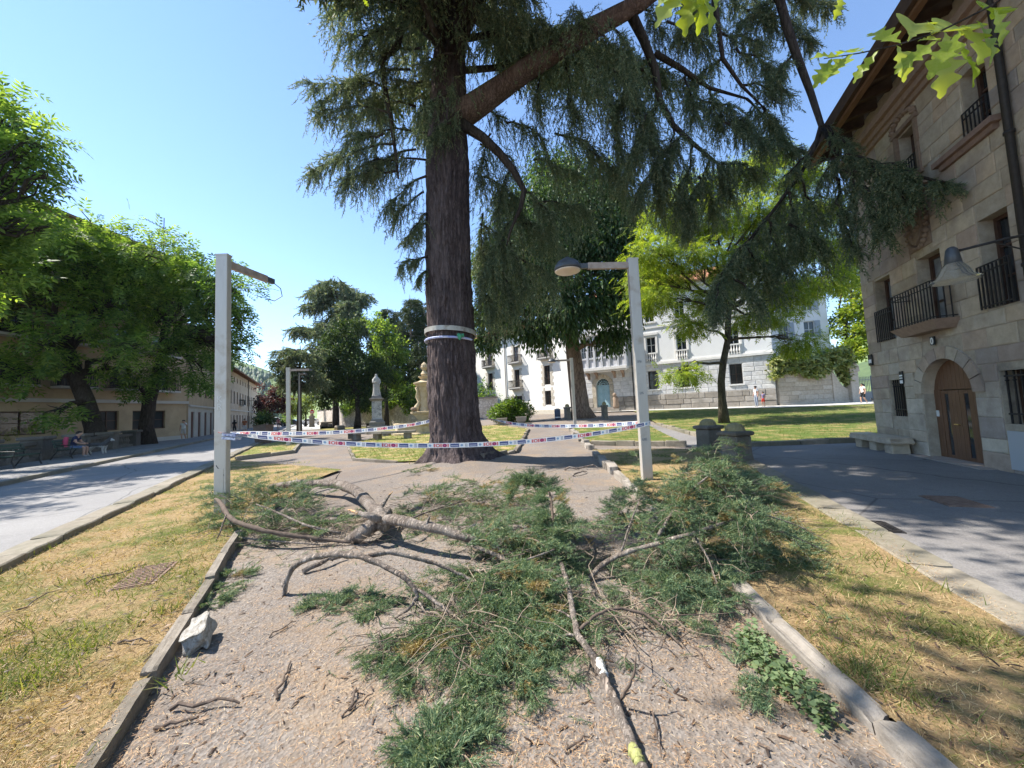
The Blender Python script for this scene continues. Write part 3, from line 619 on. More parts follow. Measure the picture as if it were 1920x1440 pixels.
b = MB(); b.box(.65, 5.9, -1.2, -.95, 6.95, 7.12); b.box(.65, 5.9, -1.2, -.95, 5.9, 6.02); b.ob('parapet_rail', M_BAY, orl)
for i, q in enumerate(xs_+[5.05]): b = MB(); b.box(q-.12, q+.12, -1.23, -.93, 5.9, 9.75); b.ob('pilaster', M_BAY, orl)
for a, c in ((.77, 1.38), (1.62, 2.23), (2.47, 3.08), (3.32, 3.93), (4.17, 4.93), (5.17, 5.78)):
    b = MB(); b.box(a, c, -1.1, -1.0, 6.02, 6.95); b.ob('parapet_panel', M_BAY, orl); window(orl, a, c, 7.12, 9.5, M_WFRAME, -1.0, 2, 3, .07)
b = MB(); b.box(.5, 6.05, -1.4, -.02, 9.75, 10.1); b.box(.6, 5.95, -1.25, -.02, 9.5, 9.747); b.ob('bay_roof', M_BAND, orl)
for q in (.65, 5.9):
    b = MB(); b.box(q-.06, q+.06, -.95, -.02, 5.9, 7.1); b.ob('parapet_side', M_BAY, orl); b = MB(); b.box(q-.02, q+.02, -.93, -.03, 7.1, 9.5); b.ob('pane', M_GLASS, orl)
b = MB(); b.tube([(6.35, -.18, .6), (6.35, -.18, 13.8)], .06, 8); b.ob('downpipe', M_IRON, grey)
for x0 in (.75, 4.65):
    st = thing('stone_lion', 'weathered carved stone figure standing %s of the blue arched door' % ('left' if x0 < 2 else 'right'), 'statue', (0, 0, 0)); st.location = grey.location; st.rotation_euler = grey.rotation_euler
    b = MB(); b.box(x0-.45, x0+.45, -2.1, -1.2, .5, 1.15); b.ob('plinth', M_PLIN, st)
    b = MB(); b.lathe([(.3, 0), (.36, .3), (.28, .8), (.33, 1.1), (.2, 1.35), (.1, 1.42)], 10, (x0, -1.6, 1.15)); b.ob('body', M_CARVED, st, smooth=True)
    b = MB(); b.lathe([(.1, 0), (.2, .12), (.22, .26), (.15, .4), (.02, .46)], 10, (x0-.05, -1.75, 2.45)); b.ob('head', M_CARVED, st, smooth=True)
def tile_roof(parent, u0, u1, y0, y1, ze, zr, over=.7, step=.55):
    b = MB(); b.add([(u0-over, y0-over, ze), (u1+over, y0-over, ze), (u1+over-3, (y0+y1)/2, zr), (u0-over+3, (y0+y1)/2, zr), (u1+over, y1+over, ze), (u0-over, y1+over, ze)], [(0, 1, 2, 3), (3, 2, 4, 5), (0, 3, 5), (1, 4, 2), (0, 5, 4, 1)])
    o = b.ob('roof', M_TILE, parent); b = MB(); b.box(u0-over, u1+over, y0-over-.04, y0-over+.1, ze-.16, ze+.02); b.ob('eave_board', M_EAVE, o); return o
tile_roof(grey, 0, 19.5, 0, 12, 14.24, 17.3, .6)
# ------------------------------------------------------------ white left wing
LX = np.array([.735, -.677]); LX /= np.linalg.norm(LX); org = KX-LX*26
wing = thing('white_house', 'bright white three storey house with small iron balconies behind the ginkgo', 'building', (*org, 0), math.atan2(LX[1], LX[0]))
cols = [10.35, 15.73, 21.05]
W_OPS = [(c-.5, c+.5, 1.95, 3.8) for c in (cols[0], cols[2])]+[(cols[1]-.8, cols[1]+.8, .6, 3.4)]+[(c-.5, c+.5, 4.6, 7.12) for c in cols]+[(c-.5, c+.5, 8.2, 10.42) for c in cols]
M_WREND = mat('lime_white_render', (.78, .75, .68), (.83, .80, .74), .6, .9)
wall_core('wall', wing, 0, 26, 0, 12.6, W_OPS, M_WREND, .3)
b = MB(); b.box(0, .3, .003, 11, 0, 12.6); b.box(.3, 25.9, 10.7, 11, 0, 12.6); b.box(.3, 25.9, .6, .66, 0, 12.5); b.ob('wall', M_WREND, wing)
b = MB(); b.box(-.02, 25.9, -.07, -.003, .3, 1.3); b.ob('plinth', mat('cream_plinth', (.52, .47, .38), (.6, .55, .46), 3), wing)
M_QUOIN = stonemat('cream_quoin', [(0, (.56, .51, .42)), (1, (.68, .62, .53))], 5, .3, (.5, .45, .36))
for o in W_OPS:
    if o[2] > 7: gl = M_GLASS2
    else: gl = M_GLASS
    window(wing, *o[:4], M_WOODD, .24, 2, 3, .09, gl)
    for s in (-1, 1):
        k = 0; z = o[2]-.1
        while z < o[3]+.1: w = .3 if k % 2 else .48; xx = o[0]-w if s < 0 else o[1]; b = MB(); b.box(xx, xx+w, -.035, .002, z, z+.37); b.ob('quoin', M_QUOIN, wing); z += .4; k += 1
for c, z in [(q, 8.15) for q in cols]+[(cols[1], 4.58)]:
    bl = bpy.data.objects.new('balcony', None); COL.objects.link(bl); bl.parent = wing
    b = MB(); b.box(c-1.1, c+1.1, -.75, .01, z-.16, z); b.box(c-1.0, c+1.0, -.65, .01, z-.28, z-.163); b.ob('balcony_slab', mat('balcony_stone', (.42, .4, .37)), bl); railing(bl, c-1.06, c+1.06, -.7, 0, z, z+1.0, M_IRON, .13, .018)
for o in (W_OPS[0], W_OPS[1], W_OPS[3], W_OPS[5]):
    b = MB(); n = 6
    for k in range(n): q = o[0]+.08+.84*k/(n-1); b.bar((q, .03, o[2]), (q, .03, o[2]+(1.0 if o[2] > 4 else o[3]-o[2])), .03)
    b.bar((o[0], .03, o[2]+.9), (o[1], .03, o[2]+.9), .04); b.ob('window_grille', M_IRON, wing)
b = MB(); b.tube([(26-12.4, -.12, .6), (26-12.4, -.12, 12.4)], .07, 8); b.ob('downpipe', mat('grey_pipe', (.25, .25, .25)), wing)
tile_roof(wing, 0, 26, 0, 11, 12.65, 15.2, .75)
# ------------------------------------------------------------ garden wall, gate, annex
gwall = thing('garden_wall', 'pale stone garden wall with swept end under thick ivy by the iron gate', 'wall', (25.3, 35.55, 0), math.atan2(.07, .997))
M_GW = stonemat('garden_wall_stone', [(0, (.44, .38, .30)), (1, (.56, .50, .42))], 5, .4, (.30, .26, .2))
swp = [(5.6, .3), (7.1, .3), (7.1, 2.1), (6.8, 2.2), (6.5, 2.45), (6.2, 2.85), (5.95, 3.4), (5.6, 3.9)]
b = MB(); b.box(0, 5.6, 0, .5, .3, 3.9); b.ob('wall_core', M_GW, gwall); ashlar(gwall, 0, 5.6, .4, 3.9, [], M_GW, (.4, .5), (.9, 1.5), .05, gap=.02)
b = MB(); b.prism(swp, -.02, .5); b.ob('swept_end', M_GW, gwall); b = MB(); b.box(0, 7.15, -.14, -.05, .3, 1.0); b.ob('plinth', M_GW, gwall)
b = MB(); b.box(5.45, 5.65, -.12, .5, 1.0, 3.95); b.ob('buttress', M_GW, gwall)
gpil = thing('gate_pillar', 'square stone gate pillar with gabled cap beside the iron gate', 'pillar', (32.75, 36.1, 0), .07)
b = MB(); b.box(-.4, .4, -.4, .4, .3, 3.7); b.ob('shaft', M_GW, gpil); b = MB(); b.box(-.5, .5, -.5, .5, 3.703, 3.9); b.prism([(-.48, 3.9), (.48, 3.9), (.48, 4.2), (0, 4.75), (-.48, 4.2)], -.48, .48); b.ob('cap', M_GW, gpil)
gate = thing('iron_gate', 'grey iron bar gate between the garden wall pillar and the stone house', 'gate', (33.2, 36.1, 0), .07)
M_GATE = mat('grey_gate_paint', (.20, .21, .22), None, rough=.5, spec=.4)
b = MB(); [b.bar((.1+.16*i, 0, .75), (.1+.16*i, 0, 3.2), .035) for i in range(20)]; b.ob('bars', M_GATE, gate)
b = MB(); [b.bar((0, 0, z), (3.3, 0, z), .06) for z in (.8, 1.75, 2.9)]; b.box(0, 3.3, -.015, .015, .85, 1.7); b.ob('frame', M_GATE, gate)
b = MB(); b.bar((0, 0, .6), (0, 0, 3.3), .09); b.bar((1.65, 0, .6), (1.65, 0, 3.3), .09); b.ob('post', M_GATE, gate)
annex = thing('annex', 'pale rendered annex with shuttered windows rising behind the ivy wall', 'building', (29.5, 42.5, 0), math.atan2(-.2, .98))
A_OPS = [(1.2+2.6*i, 2.3+2.6*i, z, z+1.9) for i in range(2) for z in (4.6, 8.1, 11.2)]
wall_core('wall', annex, 0, 6.2, 0, 14.2, A_OPS, M_REND, .25); b = MB(); b.box(0, .3, .003, 8, 0, 14.2); b.box(5.9, 6.2, .003, 8, 0, 14.2); b.box(.3, 5.9, .6, .65, 0, 14.1); b.ob('wall', M_REND, annex)
M_SHUT = mat('grey_shutter', (.30, .34, .38), None, rough=.7)
for o in A_OPS: window(annex, *o[:4], M_WFRAME, .2, 2, 2, .08); b = MB(); b.box(o[1]+.02, o[1]+.5, -.06, -.01, o[2], o[3]); b.ob('shutter', M_SHUT, annex)
tile_roof(annex, 0, 6.2, 0, 8, 14.24, 16, .5)
# ------------------------------------------------------------ left buildings along the street
M_OCHRE = mat('ochre_render', (.42, .31, .19), (.50, .385, .25), .7, .9, c3=(.30, .23, .15), s3=.5, t3=(.5, .8), bump=.1, bs=20)
M_OCH2 = mat('beige_render', (.44, .35, .26), (.52, .43, .33), .6, .9, c3=(.34, .27, .2), s3=.4, t3=(.5, .8))
M_LTREN = mat('light_ground_floor', (.46, .43, .38), (.54, .51, .46), .8, .9)
M_SHUTB = mat('brown_shutter', (.12, .07, .045), (.16, .1, .06), 4, .7); M_DOORR = mat('dark_red_door', (.15, .05, .045), (.2, .08, .06), 4, .6)
AX = np.array([.057, .998]); a0 = np.array([-31, 28])-AX*12
apt = thing('apartment_block', 'ochre apartment block with dark shuttered windows behind the street trees', 'building', (*a0, 0), math.atan2(AX[1], AX[0]))
L_OPS = [(11.85, 13.3, 1.35, 2.85), (14.3, 17.0, 1.3, 2.85), (6.5, 9, 1.35, 2.85)]+[(3+3.2*i, 4.5+3.2*i, z, z+1.7) for i in range(5) for z in (4.6, 7.7, 10.8, 13.6)]
wall_core('wall', apt, 0, 19, -.1, 3.45, L_OPS[:3], M_OCHRE, .25); wall_core('wall', apt, 0, 19, 3.7, 16.6, L_OPS[3:], M_OCHRE, .25)
b = MB(); b.box(0, 19.1, -.16, .02, 3.452, 3.698); b.ob('string_course', M_LTREN, apt); b = MB(); b.box(0, 19.03, -.05, -.002, -.1, .55); b.ob('plinth', M_LTREN, apt)
for o in L_OPS: window(apt, *o[:4], M_WOODD, .2, 2, 2, .08); 
for i in range(5):
    for z in (4.6, 7.7, 10.8): o = MB(); c = 3.75+3.2*i; o.box(c-1.1, c+1.1, -.8, 0, z-.2, z-.05); o.ob('balcony_slab', M_LTREN, apt); railing(apt, c-1.05, c+1.05, -.76, 0, z-.05, z+.95, M_IRON, .14, .016)
b = MB(); b.box(0, .3, .003, 12, -.1, 16.6); b.box(.3, 18.9, .6, .65, -.1, 16.5); b.ob('wall', M_OCHRE, apt); tile_roof(apt, 0, 19, 0, 12, 16.64, 18.6, .7)
def street_house(name, label, s0, w, h, mg, mu, ops, doors):
    o0 = np.array([-30.6, 35])+TS*s0; th = thing(name, label, 'building', (*o0, 0), math.atan2(TS[1], TS[0]))
    wall_core('wall', th, 0, w, -.1, 3.3, [o for o in ops if o[3] < 3.3], mg, .25); wall_core('wall', th, 0, w, 3.3, h, [o for o in ops if o[3] > 3.3], mu, .25, -.02)
    b = MB(); b.box(0, w, -.14, .02, 3.22, 3.4); b.ob('string_course', M_LTREN, th)
    b = MB(); b.box(w-.3, w, .003, 10, -.1, h); b.box(0, .3, .003, 10, -.1, h); b.box(.3, w-.3, .6, .65, -.1, h-.1); b.ob('wall', mu, th)
    for i, o in enumerate(ops): window(th, *o[:4], M_DOORR if i in doors else M_SHUTB, .16, 2, 1 if i in doors else 2, .1, M_SHUTB if i in doors else None, 'door' if i in doors else 'window')
    r = tile_roof(th, 0, w, 0, 10, h+.04, h+1.7, 1.0)
    for i in range(int(w/1.3)): b = MB(); b.bar((.3+1.3*i, -.95, h-.02), (.3+1.3*i, .1, h-.02), .12, .1); b.ob('rafter', M_EAVE, r)
    b = MB(); b.tube([(w*.62, -.1, 0), (w*.62, -.1, h)], .06, 6); b.ob('downpipe', M_IRON, th); return th
ops1 = [(.9+2.6*i, 2.1+2.6*i, -.05, 2.75) for i in range(6)]+[(1+2.6*i, 2.1+2.6*i, z, z+1.7) for i in range(6) for z in (4.3, 7.4)]
s1 = street_house('corner_house', 'beige street house with dark red doors between the ochre block and the long house', 0.6, 16.6, 10.8, M_LTREN, M_OCHRE, ops1, range(6))
ops2 = [(1.2+2.7*i, 2.2+2.7*i, .1 if i % 3 == 1 else 1.0, 2.6) for i in range(12)]+[(1.2+2.7*i, 2.25+2.7*i, 4.3, 6.2) for i in range(12)]+[(1.3+2.7*i, 2.1+2.7*i, 7.6, 8.4) for i in range(12)]
s2 = street_house('long_street_house', 'long beige house with red tiled eaves at the far end of the street', 17.4, 34, 9.1, M_OCH2, M_OCH2, ops2, (1, 4, 7, 10))
bl = bpy.data.objects.new('balcony', None); COL.objects.link(bl); bl.parent = s2
b = MB(); b.box(11.4, 13.4, -.7, 0, 4.05, 4.2); b.ob('balcony_slab', M_LTREN, bl); railing(bl, 11.45, 13.35, -.66, 0, 4.2, 5.1, M_IRON, .14, .02)
hlamp = thing('wall_lantern', 'dark lantern on the street facade of the long beige house', 'lantern', (0, 0, 0)); hlamp.location = s2.location; hlamp.rotation_euler = s2.rotation_euler
b = MB(); b.bar((22, 0, 5.4), (22, -1.1, 5.5), .06); b.ob('arm', M_IRON, hlamp); b = MB(); b.lathe([(.12, 0), (.28, .5), (.32, .55), (.05, .85)], 6, (22, -1.1, 4.6)); b.ob('lantern_body', M_IRON, hlamp)
ant = thing('roof_antenna', 'thin television antenna on the roof above the street trees', 'antenna', (-33.5, 35.5, 17.0), .6)
b = MB(); b.bar((0, 0, 0), (0, 0, 4.9), .06); b.ob('mast', M_IRON, ant); b = MB(); b.bar((-1.4, 0, 4.5), (.1, 0, 3.8), .04); [b.bar((-1.3+.25*i, -.35, 4.45-.11*i), (-1.3+.25*i, .35, 4.45-.11*i), .025) for i in range(6)]; b.ob('boom', M_IRON, ant)
# ------------------------------------------------------------ vegetation: templates and materials
def T_leaf(w=.5, fold=.1): return np.array([[0, 0, 0], [.45, w/2, fold], [1, 0, -.06], [.45, -w/2, fold]]), np.array([[0, 3, 2, 1]])
def T_pinnate(n=4, ll=.36, lw=.11, droop=.28):
    v = []; f = []
    ts = np.linspace(.22, .92, n)
    for t in ts:
        for s in (-1, 1):
            b = np.array([t, 0, -droop*t*t]); d = np.array([.5, s*.86, -.22]); q = ll*(1-.35*abs(t-.55)); e = np.array([.86, -s*.5, 0.])*lw*.5
            k = len(v); v += [b, b+d*q*.45+e, b+d*q, b+d*q*.45-e]; f.append([k, k+1, k+2, k+3])
    b = np.array([.93, 0, -droop*.87]); k = len(v); v += [b, b+[.15, lw*.5, -.06], b+[.34, 0, -.16], b+[.15, -lw*.5, -.06]]; f.append([k, k+1, k+2, k+3])
    return np.array(v), np.array(f)
def T_oak():
    v = []; f = []; n = 34
    for i in range(n+1):
        t = i/n; env = .012+.27*max(0, math.sin(math.pi*min(1, t**1.15)))**.7*min(1, t*3); lob = .70-.30*math.cos(2*math.pi*(4.5*t)) if .1 < t < .95 else .7; w = env*lob if t < .98 else .012; z = -.22*t*t+.02*math.sin(t*11)
        v += [[t+w*.12, w, z+w*.22+.012*math.sin(t*23)], [t, 0, z], [t+w*.12, -w, z+w*.22+.012*math.sin(t*19+1)]]
    for i in range(n):
        for k in (0, 1): f.append([3*i+k, 3*i+k+1, 3*i+k+4, 3*i+k+3])
    return np.array(v), np.array(f)
def T_needles(n, nl, w, a0=.5, a1=1.1, seed=1, tipr=.3):
    g = np.random.default_rng(seed); v = []; f = []
    for i in range(n):
        t = (i+.3)/n; ph = g.uniform(0, 6.28); an = g.uniform(a0, a1); d = np.array([math.cos(an), math.sin(an)*math.cos(ph), math.sin(an)*math.sin(ph)])
        q = np.cross(d, g.uniform(-1, 1, 3)); q /= np.linalg.norm(q); b = np.array([t, 0, 0]); L = nl*g.uniform(.7, 1.2)*(1-tipr*t)
        k = len(v); v += [b-q*w/2, b+q*w/2, b+d*L]; f.append([k, k+1, k+2])
    k = len(v); v += [[0, -w*.4, 0], [0, w*.4, 0], [1, 0, 0]]; f.append([k, k+1, k+2])
    return np.array(v), np.array(f)
LM_WALNUT = leafmat('walnut_leaf', [(0, (.06, .125, .028)), (.5, (.125, .215, .05)), (1, (.24, .33, .09))], .52, (1.85, 1.7, .62))
LM_WALNUT2 = leafmat('dark_walnut_leaf', [(0, (.045, .10, .025)), (.6, (.10, .18, .048)), (1, (.20, .29, .085))], .5, (1.8, 1.7, .65))
LM_LIME = leafmat('lime_leaf', [(0, (.10, .155, .03)), (1, (.20, .245, .05))], .45)
LM_LOCUST = leafmat('locust_leaf', [(0, (.10, .17, .024)), (.6, (.18, .26, .036)), (1, (.29, .33, .06))], .5)
LM_GINKGO = leafmat('ginkgo_leaf', [(0, (.03, .065, .028)), (.6, (.055, .105, .038)), (1, (.11, .17, .06))], .35)
LM_MAGN = leafmat('evergreen_leaf', [(0, (.02, .045, .016)), (.6, (.04, .08, .024)), (1, (.12, .17, .045))], .2, rough=.6, spec=.25)
LM_PLUM = leafmat('plum_leaf', [(0, (.045, .02, .02)), (.7, (.09, .042, .038)), (1, (.17, .09, .07))], .3, (1.6, .8, .6))
LM_HEDGE = leafmat('hedge_leaf', [(0, (.06, .12, .02)), (.6, (.11, .19, .03)), (1, (.2, .28, .055))], .35, rough=.4, spec=.4)
LM_IVY = leafmat('ivy_leaf', [(0, (.09, .14, .035)), (.5, (.24, .28, .09)), (1, (.42, .43, .19))], .3, rough=.4, spec=.4)
LM_GIVY = leafmat('ground_ivy_leaf', [(0, (.07, .12, .055)), (1, (.22, .28, .14))], .3)
LM_OAK = leafmat('oak_leaf', [(0, (.14, .21, .02)), (.7, (.21, .29, .03)), (1, (.27, .33, .07))], .6, (1.6, 1.5, .4))
LM_CEDAR = leafmat('cedar_needle', [(0, (.06, .095, .058)), (.5, (.12, .165, .10)), (.85, (.22, .255, .155)), (1, (.38, .35, .19))], .34, (1.5, 1.5, .9))
LM_CEDAR_F = leafmat('fallen_cedar_needle', [(0, (.045, .09, .048)), (.45, (.11, .175, .095)), (.85, (.23, .30, .16)), (1, (.42, .42, .2))], .25, (1.5, 1.5, .9))
LM_CONIF = leafmat('conifer_needle', [(0, (.03, .055, .025)), (.7, (.055, .085, .035)), (1, (.10, .13, .055))], .2)
def veined():
    t = T('oak_leaf_near'); g = t.n('NewGeometry'); n1 = t.noise(g.outputs['Position'], 60, 6, .7); n2 = t.noise(g.outputs['Position'], 14, 4)
    col = t.ramp(g.outputs['Random Per Island'], [(0, (.17, .25, .02)), (.7, (.28, .36, .035)), (1, (.36, .42, .12))]); col = t.mix(t.ramp(n1, [(.4, (0, 0, 0)), (.7, (.6, .6, .6))]), col, (.33, .38, .10)); col = t.mix(t.ramp(n2, [(.58, (0, 0, 0)), (.8, (.5, .5, .5))]), col, (.10, .13, .02)); t.bump(n1, .4, .004); t.fin(col, .45, .4)
    tr = t.n('BsdfTranslucent'); t.l(t.mix(1., col, (1.7, 1.6, .4), 'MULTIPLY'), tr.inputs[0]); mx = t.n('MixShader'); mx.inputs[0].default_value = .45; t.l(t.p.outputs[0], mx.inputs[1]); t.l(tr.outputs[0], mx.inputs[2]); t.l(mx.outputs[0], t.out.inputs[0]); return t.m
LM_OAK = veined()
def barkmat(name, a, b, c, sc=5., moss=None):
    t = T(name); g = t.n('NewGeometry'); p = g.outputs['Position']; mp = t.n('Mapping'); mp.inputs['Scale'].default_value = (1, 1, .22); t.l(p, mp.inputs[0]); v = mp.outputs[0]
    n1 = t.noise(v, sc*2.2, 8, .7); n2 = t.noise(v, sc*.5, 5)
    w = t.n('TexVoronoi', feature='DISTANCE_TO_EDGE'); w.inputs['Scale'].default_value = sc*2.2; t.l(t.mix(.18, v, n1, 'ADD'), w.inputs['Vector'])
    col = t.ramp(n1, [(.3, a), (.55, b), (.75, c)])
    col = t.mix(t.ramp(w.outputs['Distance'], [(.0, (.8, .8, .8)), (.14, (0, 0, 0))]), col, tuple(q*.45 for q in a))
    col = t.mix(t.ramp(n2, [(.42, (0, 0, 0)), (.7, (.35, .35, .35))]), col, tuple(min(1, q*1.15) for q in c))
    if moss:
        s = t.n('SeparateXYZ'); t.l(g.outputs['Normal'], s.inputs[0]); f = t.math('MULTIPLY', t.ramp(s.outputs['Z'], [(.35, (0, 0, 0)), (.75, (1, 1, 1))]), t.ramp(t.noise(p, 2.2, 5), [(.38, (0, 0, 0)), (.55, (1, 1, 1))]))
        col = t.mix(f, col, moss)
    t.bump(t.math('ADD', t.math('MULTIPLY', w.outputs['Distance'], 1.6), n1), .9, .035); return t.fin(col, .93, .12)
M_BARK = barkmat('cedar_bark', (.055, .041, .041), (.11, .084, .081), (.225, .18, .172), 6.)
M_LIMB = barkmat('cedar_limb_bark', (.085, .055, .044), (.155, .108, .088), (.25, .185, .155), 5., (.20, .21, .02))
M_TRUNKD = barkmat('dark_bark', (.03, .024, .02), (.06, .048, .04), (.10, .085, .07), 4.)
M_TRUNKG = barkmat('ginkgo_bark', (.14, .095, .07), (.24, .17, .13), (.34, .26, .2), 3.)
M_TRUNKL = barkmat('locust_bark', (.04, .033, .025), (.085, .07, .05), (.16, .15, .09), 5.)
M_FALLB = barkmat('fallen_bark', (.17, .13, .105), (.36, .295, .245), (.56, .50, .44), 9.)
M_TWIG = mat('twig_bark', (.20, .15, .11), (.37, .29, .21), 14, .9, bump=.5, bs=40, bd=.01)
M_DTWIG = mat('dark_twig_bark', (.07, .052, .04), (.15, .11, .085), 14, .9, bump=.5, bs=40, bd=.01)
M_SPLIT = mat('split_wood', (.45, .25, .12), (.60, .40, .22), 18, .8, stretch=(1, 1, 4), bump=.5, bs=30)
M_DEADW = mat('dead_wood', (.17, .15, .13), (.27, .24, .21), 6, .9)
def curve(a, b, sag=.0, n=6, jit=.0):
    a = np.array(a, float); b = np.array(b, float); t = np.linspace(0, 1, n)[:, None]
    p = a+(b-a)*t; p[:, 2] += sag*np.sin(np.pi*t[:, 0])*np.linalg.norm(b-a); p[1:-1] += RNG.normal(0, jit*np.linalg.norm(b-a), (n-2, 3)); return p
def leaves(acc, tmpl, centre, rad, n, size, subs, spread=.33, droop=.3, out=.7, flat=1., shell=.5):
    """leaves in sub-clumps through an ellipsoid; returns the sub-clump centres"""
    d = nrm(RNG.normal(size=(subs, 3))); rr = RNG.uniform(0, 1, (subs, 1))**shell; sub = centre+d*rr*rad
    k = RNG.integers(0, subs, n); P = sub[k]+RNG.normal(size=(n, 3))*rad*spread*np.array([1, 1, flat])
    X = (P-centre)/np.maximum(np.linalg.norm(P-centre, axis=1, keepdims=True), .01)*out+rv(n)*.9; X[:, 2] -= droop
    U = np.array([0, 0, 1.])+rv(n)*.55
    V, Fc = inst(*tmpl, P, X, U, size*RNG.uniform(.65, 1.25, n)); acc.add(V, Fc); return sub
def blob_tree(name, label, base, trunk, tr, blobs, dens, tmpl, size, lm, bm, cat='tree', group=None, subs=18, droop=.3, flat=.8, out=.7, spread=.2, limb=None, twig=True, shell=.5):
    """trunk: list of points; blobs: list of (centre, radius); limbs run from the trunk to the blobs and on to the clumps"""
    base = np.array(base, float); th = thing(name, label, cat, base, 0, group); off = Vector([float(c) for c in base])
    tp = [np.array(p, float)-base for p in trunk]; w = MB(); k = len(tp)
    w.tube(tp, [tr[0]+(tr[1]-tr[0])*(i/(k-1))**.7 if i else tr[0]*1.35 for i in range(k)], 14, jit=.05)
    br = MB(); acc = Acc()
    for c, r in blobs:
        c = np.array(c, float)-base; r = np.array(r, float)*np.ones(3)
        src = tp[-1] if limb is None else min(tp[k//2:], key=lambda q: np.linalg.norm(q-c)); L = np.linalg.norm(c-src); r0 = tr[1]*.62
        p = curve(src, c, .06, 7, .035); br.tube(list(p), list(np.linspace(r0, max(.02, r0*.22), 7)), 7, jit=.08)
        n = int(dens*float(r.mean())**2); sub = leaves(acc, tmpl, c, r, n, size, subs, spread, droop, out, flat, shell)
        if twig:
            for q in sub: br.tube(list(curve(p[RNG.integers(3, 7)], q, .04, 4, .06)), [r0*.2+.008, r0*.14+.006, r0*.09+.004, .004], 5, cap=False)
    w.ob('trunk', bm, th, smooth=True); br.ob('branches', bm, th, smooth=True); acc.ob('crown', lm, th); return th
def B(lst, dY=0.): return [(at(x, y, Y+dY), np.array([r*Y/700, r*Y/700*.9, r*Y/700*s])) for x, y, r, Y, s in [(*q, 1.)[:5] if len(q) == 4 else q for q in lst]]
PIN = T_pinnate(4, .42, .13); PINF = T_pinnate(5, .3, .1); LEAF = T_leaf(.55); LEAFN = T_leaf(.36)
# street trees on the left
ba = gp(191, 848); blob_tree('walnut_tree', 'large leaning street tree with dark trunk rising behind the stone parapet', ba,
    [ba-(0, 0, .2), at(176, 800, ba[1]), at(160, 750, ba[1]), at(142, 705, ba[1]), at(128, 660, ba[1])], (.55, .36),
    B([(60, 560, 72, 23), (150, 485, 70, 24), (85, 650, 42, 22, .8), (205, 570, 70, 24), (172, 432, 42, 24), (45, 470, 70, 22), (15, 700, 40, 22, .8), (250, 655, 36, 23, .7), (282, 480, 58, 25), (110, 770, 30, 22, .6), (215, 690, 30, 25, .6), (200, 500, 60, 27)]), 95, PIN, .82, LM_WALNUT, M_TRUNKD, group='street trees', limb=1)
bb = gp(277, 838); blob_tree('walnut_tree', 'street tree with short dark trunk in front of the ochre block near the walking man', bb,
    [bb-(0, 0, .2), at(274, 800, bb[1]), at(280, 750, bb[1]), at(295, 700, bb[1]), at(308, 655, bb[1])], (.5, .32),
    B([(330, 505, 52, 27), (400, 525, 55, 26), (362, 605, 58, 27), (442, 545, 40, 25), (455, 612, 26, 25), (300, 570, 60, 29), (300, 690, 40, 27, .7), (378, 690, 36, 27, .8), (255, 725, 26, 27, .6), (458, 655, 16, 25), (420, 650, 30, 26), (350, 540, 50, 30)]), 95, PIN, .8, LM_WALNUT2, M_TRUNKD, group='street trees', limb=1)
bc = np.array([-23.5, 13.5, 0.]); blob_tree('walnut_tree', 'near street tree whose bright crown fills the upper left edge', bc,
    [bc-(0, 0, .2), bc+(.3, 0, 3), bc+(.8, .2, 6), bc+(1.5, .3, 8.5)], (.45, .28),
    B([(5, 235, 62, 15), (45, 320, 52, 15), (30, 410, 60, 15), (66, 268, 26, 14.5), (-60, 330, 90, 15), (-10, 520, 55, 15), (88, 330, 14, 14.5), (75, 425, 26, 14.5), (-60, 180, 80, 15)]), 140, PIN, .72, LM_WALNUT, M_TRUNKD, group='street trees', limb=1)
for i, (x, y, r, Y, lab) in enumerate([(20, 790, 38, 24, 'bright green bush behind the parapet at the left edge'), (85, 800, 26, 26, 'sunlit bush behind the parapet left of the seated person'), (225, 780, 16, 31, 'small leafy sucker shoots in front of the ochre block')]):
    c = at(x, y, Y); blob_tree('bush', lab, (c[0], c[1], 0), [(c[0], c[1], -.1), (c[0], c[1], .6), c-(0, 0, .4)], (.12, .05), [(c, np.array([1.1, 1, .9])*r*Y/700)], 330, PIN, .36, LM_LIME, M_TRUNKD, 'bush', subs=20)
st_ = gp(87, 842); b = MB(); stub = thing('cut_trunk', 'pale cut tree trunk standing behind the parapet', 'tree stump', st_); b.tube([(0, 0, -.1), (-.1, 0, 1.2), (-.25, 0, 2.3)], [.33, .28, .24], 12, jit=.06); b.ob('trunk', M_TRUNKG, stub)
be = np.array([-23, 8.5, 0.]); blob_tree('walnut_tree', 'street tree beyond the left edge that shades the street', be, [be-(0, 0, .2), be+(.2, 0, 3), be+(.5, .2, 6), be+(.8, .3, 7.5)], (.4, .26),
    [((-22, 9.5, 9), (3, 2.2, 1.8)), ((-20.2, 11.5, 10.5), (1.7, 2, 1.4)), ((-23, 6, 10), (2.6, 2.4, 2)), ((-21, 8, 12), (2.4, 2.4, 1.6)), ((-25, 12, 10), (2, 2, 2))], 120, PIN, .75, LM_WALNUT, M_TRUNKD, group='street trees', limb=1, subs=12)
